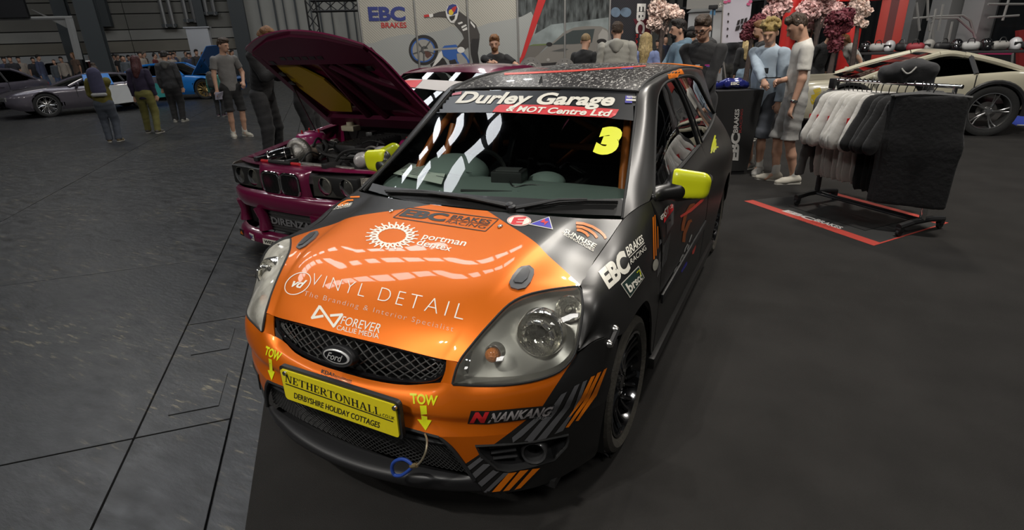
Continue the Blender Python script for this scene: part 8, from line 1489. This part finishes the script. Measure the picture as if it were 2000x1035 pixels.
# trade table with clutter and pink canopy behind the cream coupe
tb_c = stand(1850, 12.5); ta = TOCAM(tb_c); tt = thing('trade_table', 'long black trade table behind the cream coupe piled with goods', 'table', tb_c, ta); G().box((0, 0, 1.10), (3.1, .5, .05), bev=.01).build('table_top', M_BLK, tt)
for x in (-1.45, 1.45):
    for y in (-.2, .2): G().tube([(x, y, 0), (x, y, 1.08)], .025, 8).build('leg', M_STEEL, tt)
TM = Matrix.Translation(tt.location) @ Matrix.Rotation(ta, 4, 'Z'); rs = np.random.RandomState(4)
goods = [('helmet', 'black', M_GLOSSB), ('holdall', 'white', mat('bag_white', (.36, .36, .35), .6)), ('helmet', 'white', M_WHITEP), ('holdall', 'black', M_PLAS), ('holdall', 'red', mat('bag_red', (.25, .02, .03), .6)), ('helmet', 'grey', M_GREY), ('holdall', 'black', M_PLAS), ('helmet', 'black', M_GLOSSB), ('holdall', 'white', mat('bag_white')), ('helmet', 'black', M_GLOSSB), ('holdall', 'grey', M_GREY), ('helmet', 'white', M_WHITEP), ('holdall', 'black', M_PLAS)]
ordn = ['first', 'second', 'third', 'fourth', 'fifth', 'sixth', 'seventh', 'eighth', 'ninth', 'tenth', 'eleventh', 'twelfth', 'thirteenth']
for i, (kd, cn, m) in enumerate(goods):
    p = TM @ Vector((-1.42+i*.236, rs.uniform(-.12, .1), 1.127)); o = thing(kd, '%s %s on the trade table, %s item from its left end' % (cn, kd, ordn[i]), kd, p, ta+rs.uniform(-.5, .5))
    if kd == 'helmet': blob('shell', [E((0, 0, .12), (.105, .13, .12)), C((0, -.08, .06), (0, .02, .05), .08, .09, .03)], .014, m, o, cuts=[((0, 0, .002), (0, 0, -1))]); G().box((0, -.125, .12), (.15, .03, .06), bev=.012).build('visor', M_VBLK, o)
    else: blob('bag', [C((-.08, 0, .09), (.08, 0, .09), .088, .088, .04)], .014, m, o, fold=.004, seed=i, cuts=[((0, 0, .002), (0, 0, -1))]); G().tube(crs([(-.06, -.06, .15), (-.03, -.05, .235), (.03, -.05, .235), (.06, -.06, .15)], 4), .01, 6).build('handle', M_VBLK, o)
fr2 = thing('light_frame', 'pale tubular frame with curved arms rising above the trade table', 'frame', stand(1820, 14.2)); fo3 = np.array(fr2.location); M_TUBE = mat('tube_pale', (.30, .30, .29), .5, .3)
for q in ([(1782, 36), (1830, 32), (1880, 30), (1895, 40), (1905, 75)], [(1815, 60), (1814, 45), (1822, 43), (1822, 80)], [(1790, 5), (1796, 60)], [(1812, 0), (1812, 40)], [(1842, 8), (1832, 60)], [(1900, 62), (1870, 35), (1820, 36)], [(1930, 8), (1999, 8)], [(1970, 0), (1958, 40)], [(1930, 34), (1990, 30)], [(1860, 42), (1850, 90)], [(1820, 80), (1820, 130)]): G().tube([at_d(x, y, 14.2)-fo3 for x, y in q], .028, 6).build('tube', M_TUBE, fr2)
G().tube([(0, 0, 0), (0, 0, 2.0)], .03, 8).build('mast', M_TUBE, fr2)
cn_ = thing('pink_canopy', 'pink and red striped canopy on a white pole at far right', 'canopy', stand(1950, 13.7)); fo4 = np.array(cn_.location)
def slab(pts, m, nm, d, t=.25): P = [at_d(x, y, d)-fo4 for x, y in pts]; Q = [v+np.array([-.43, .82, 0])*t for v in P]; n = len(P); G().add(P+Q, [tuple(range(n)), tuple(range(2*n-1, n-1, -1))]+[(i, n+i, n+(i+1) % n, (i+1) % n) for i in range(n)]).build(nm, m, cn_, smooth=0)
slab([(1898, 86), (1990, 84), (1992, 93), (1898, 93)], mat('canopy_pink', (.42, .03, .12), .5), 'upper_fascia', 13.6, 1.2); slab([(1902, 93), (1990, 93), (1988, 100), (1902, 100)], mat('canopy_dark', (.14, .02, .03), .5), 'dark_fascia', 13.65, 1.1); slab([(1905, 100), (1984, 100), (1976, 107), (1912, 106)], mat('canopy_pink'), 'lower_fascia', 13.6, 1.0); G().tube([at_d(1978, 104, 13.6)-fo4, at_d(1972, 189, 13.6)-fo4], .025, 8).build('pole', M_TUBE, cn_); slab([(1988, 165), (2030, 158), (2030, 205), (1985, 205)], mat('canopy_pink'), 'side_panel', 11.5, .1); slab([(1990, 60), (2030, 55), (2030, 160), (1992, 160)], mat('canopy_red', (.22, .02, .02), .5), 'red_panel', 12.6, .1)
pf = thing('blue_ramp', 'low blue ramp on the floor behind the coupe tail at right edge', 'ramp', atz(1985, 236)); pfo = np.array(pf.location); P = [np.array(atz(x, y))-pfo for x, y in ((1955, 232), (2040, 226), (2060, 250), (1985, 248))]; G().add([(*p[:2], .008) for p in P]+[(*p[:2], .03 if i < 2 else .015) for i, p in enumerate(P)], [(0, 1, 2, 3), (7, 6, 5, 4), (0, 4, 5, 1), (1, 5, 6, 2), (2, 6, 7, 3), (3, 7, 4, 0)]).build('ramp_plate', mat('ramp_blue', (.02, .05, .30), .5), pf, smooth=0); G().tube([(*P[3][:2], .03), (*P[2][:2], .03)], .012, 6).build('ramp_edge', M_VWHT, pf)
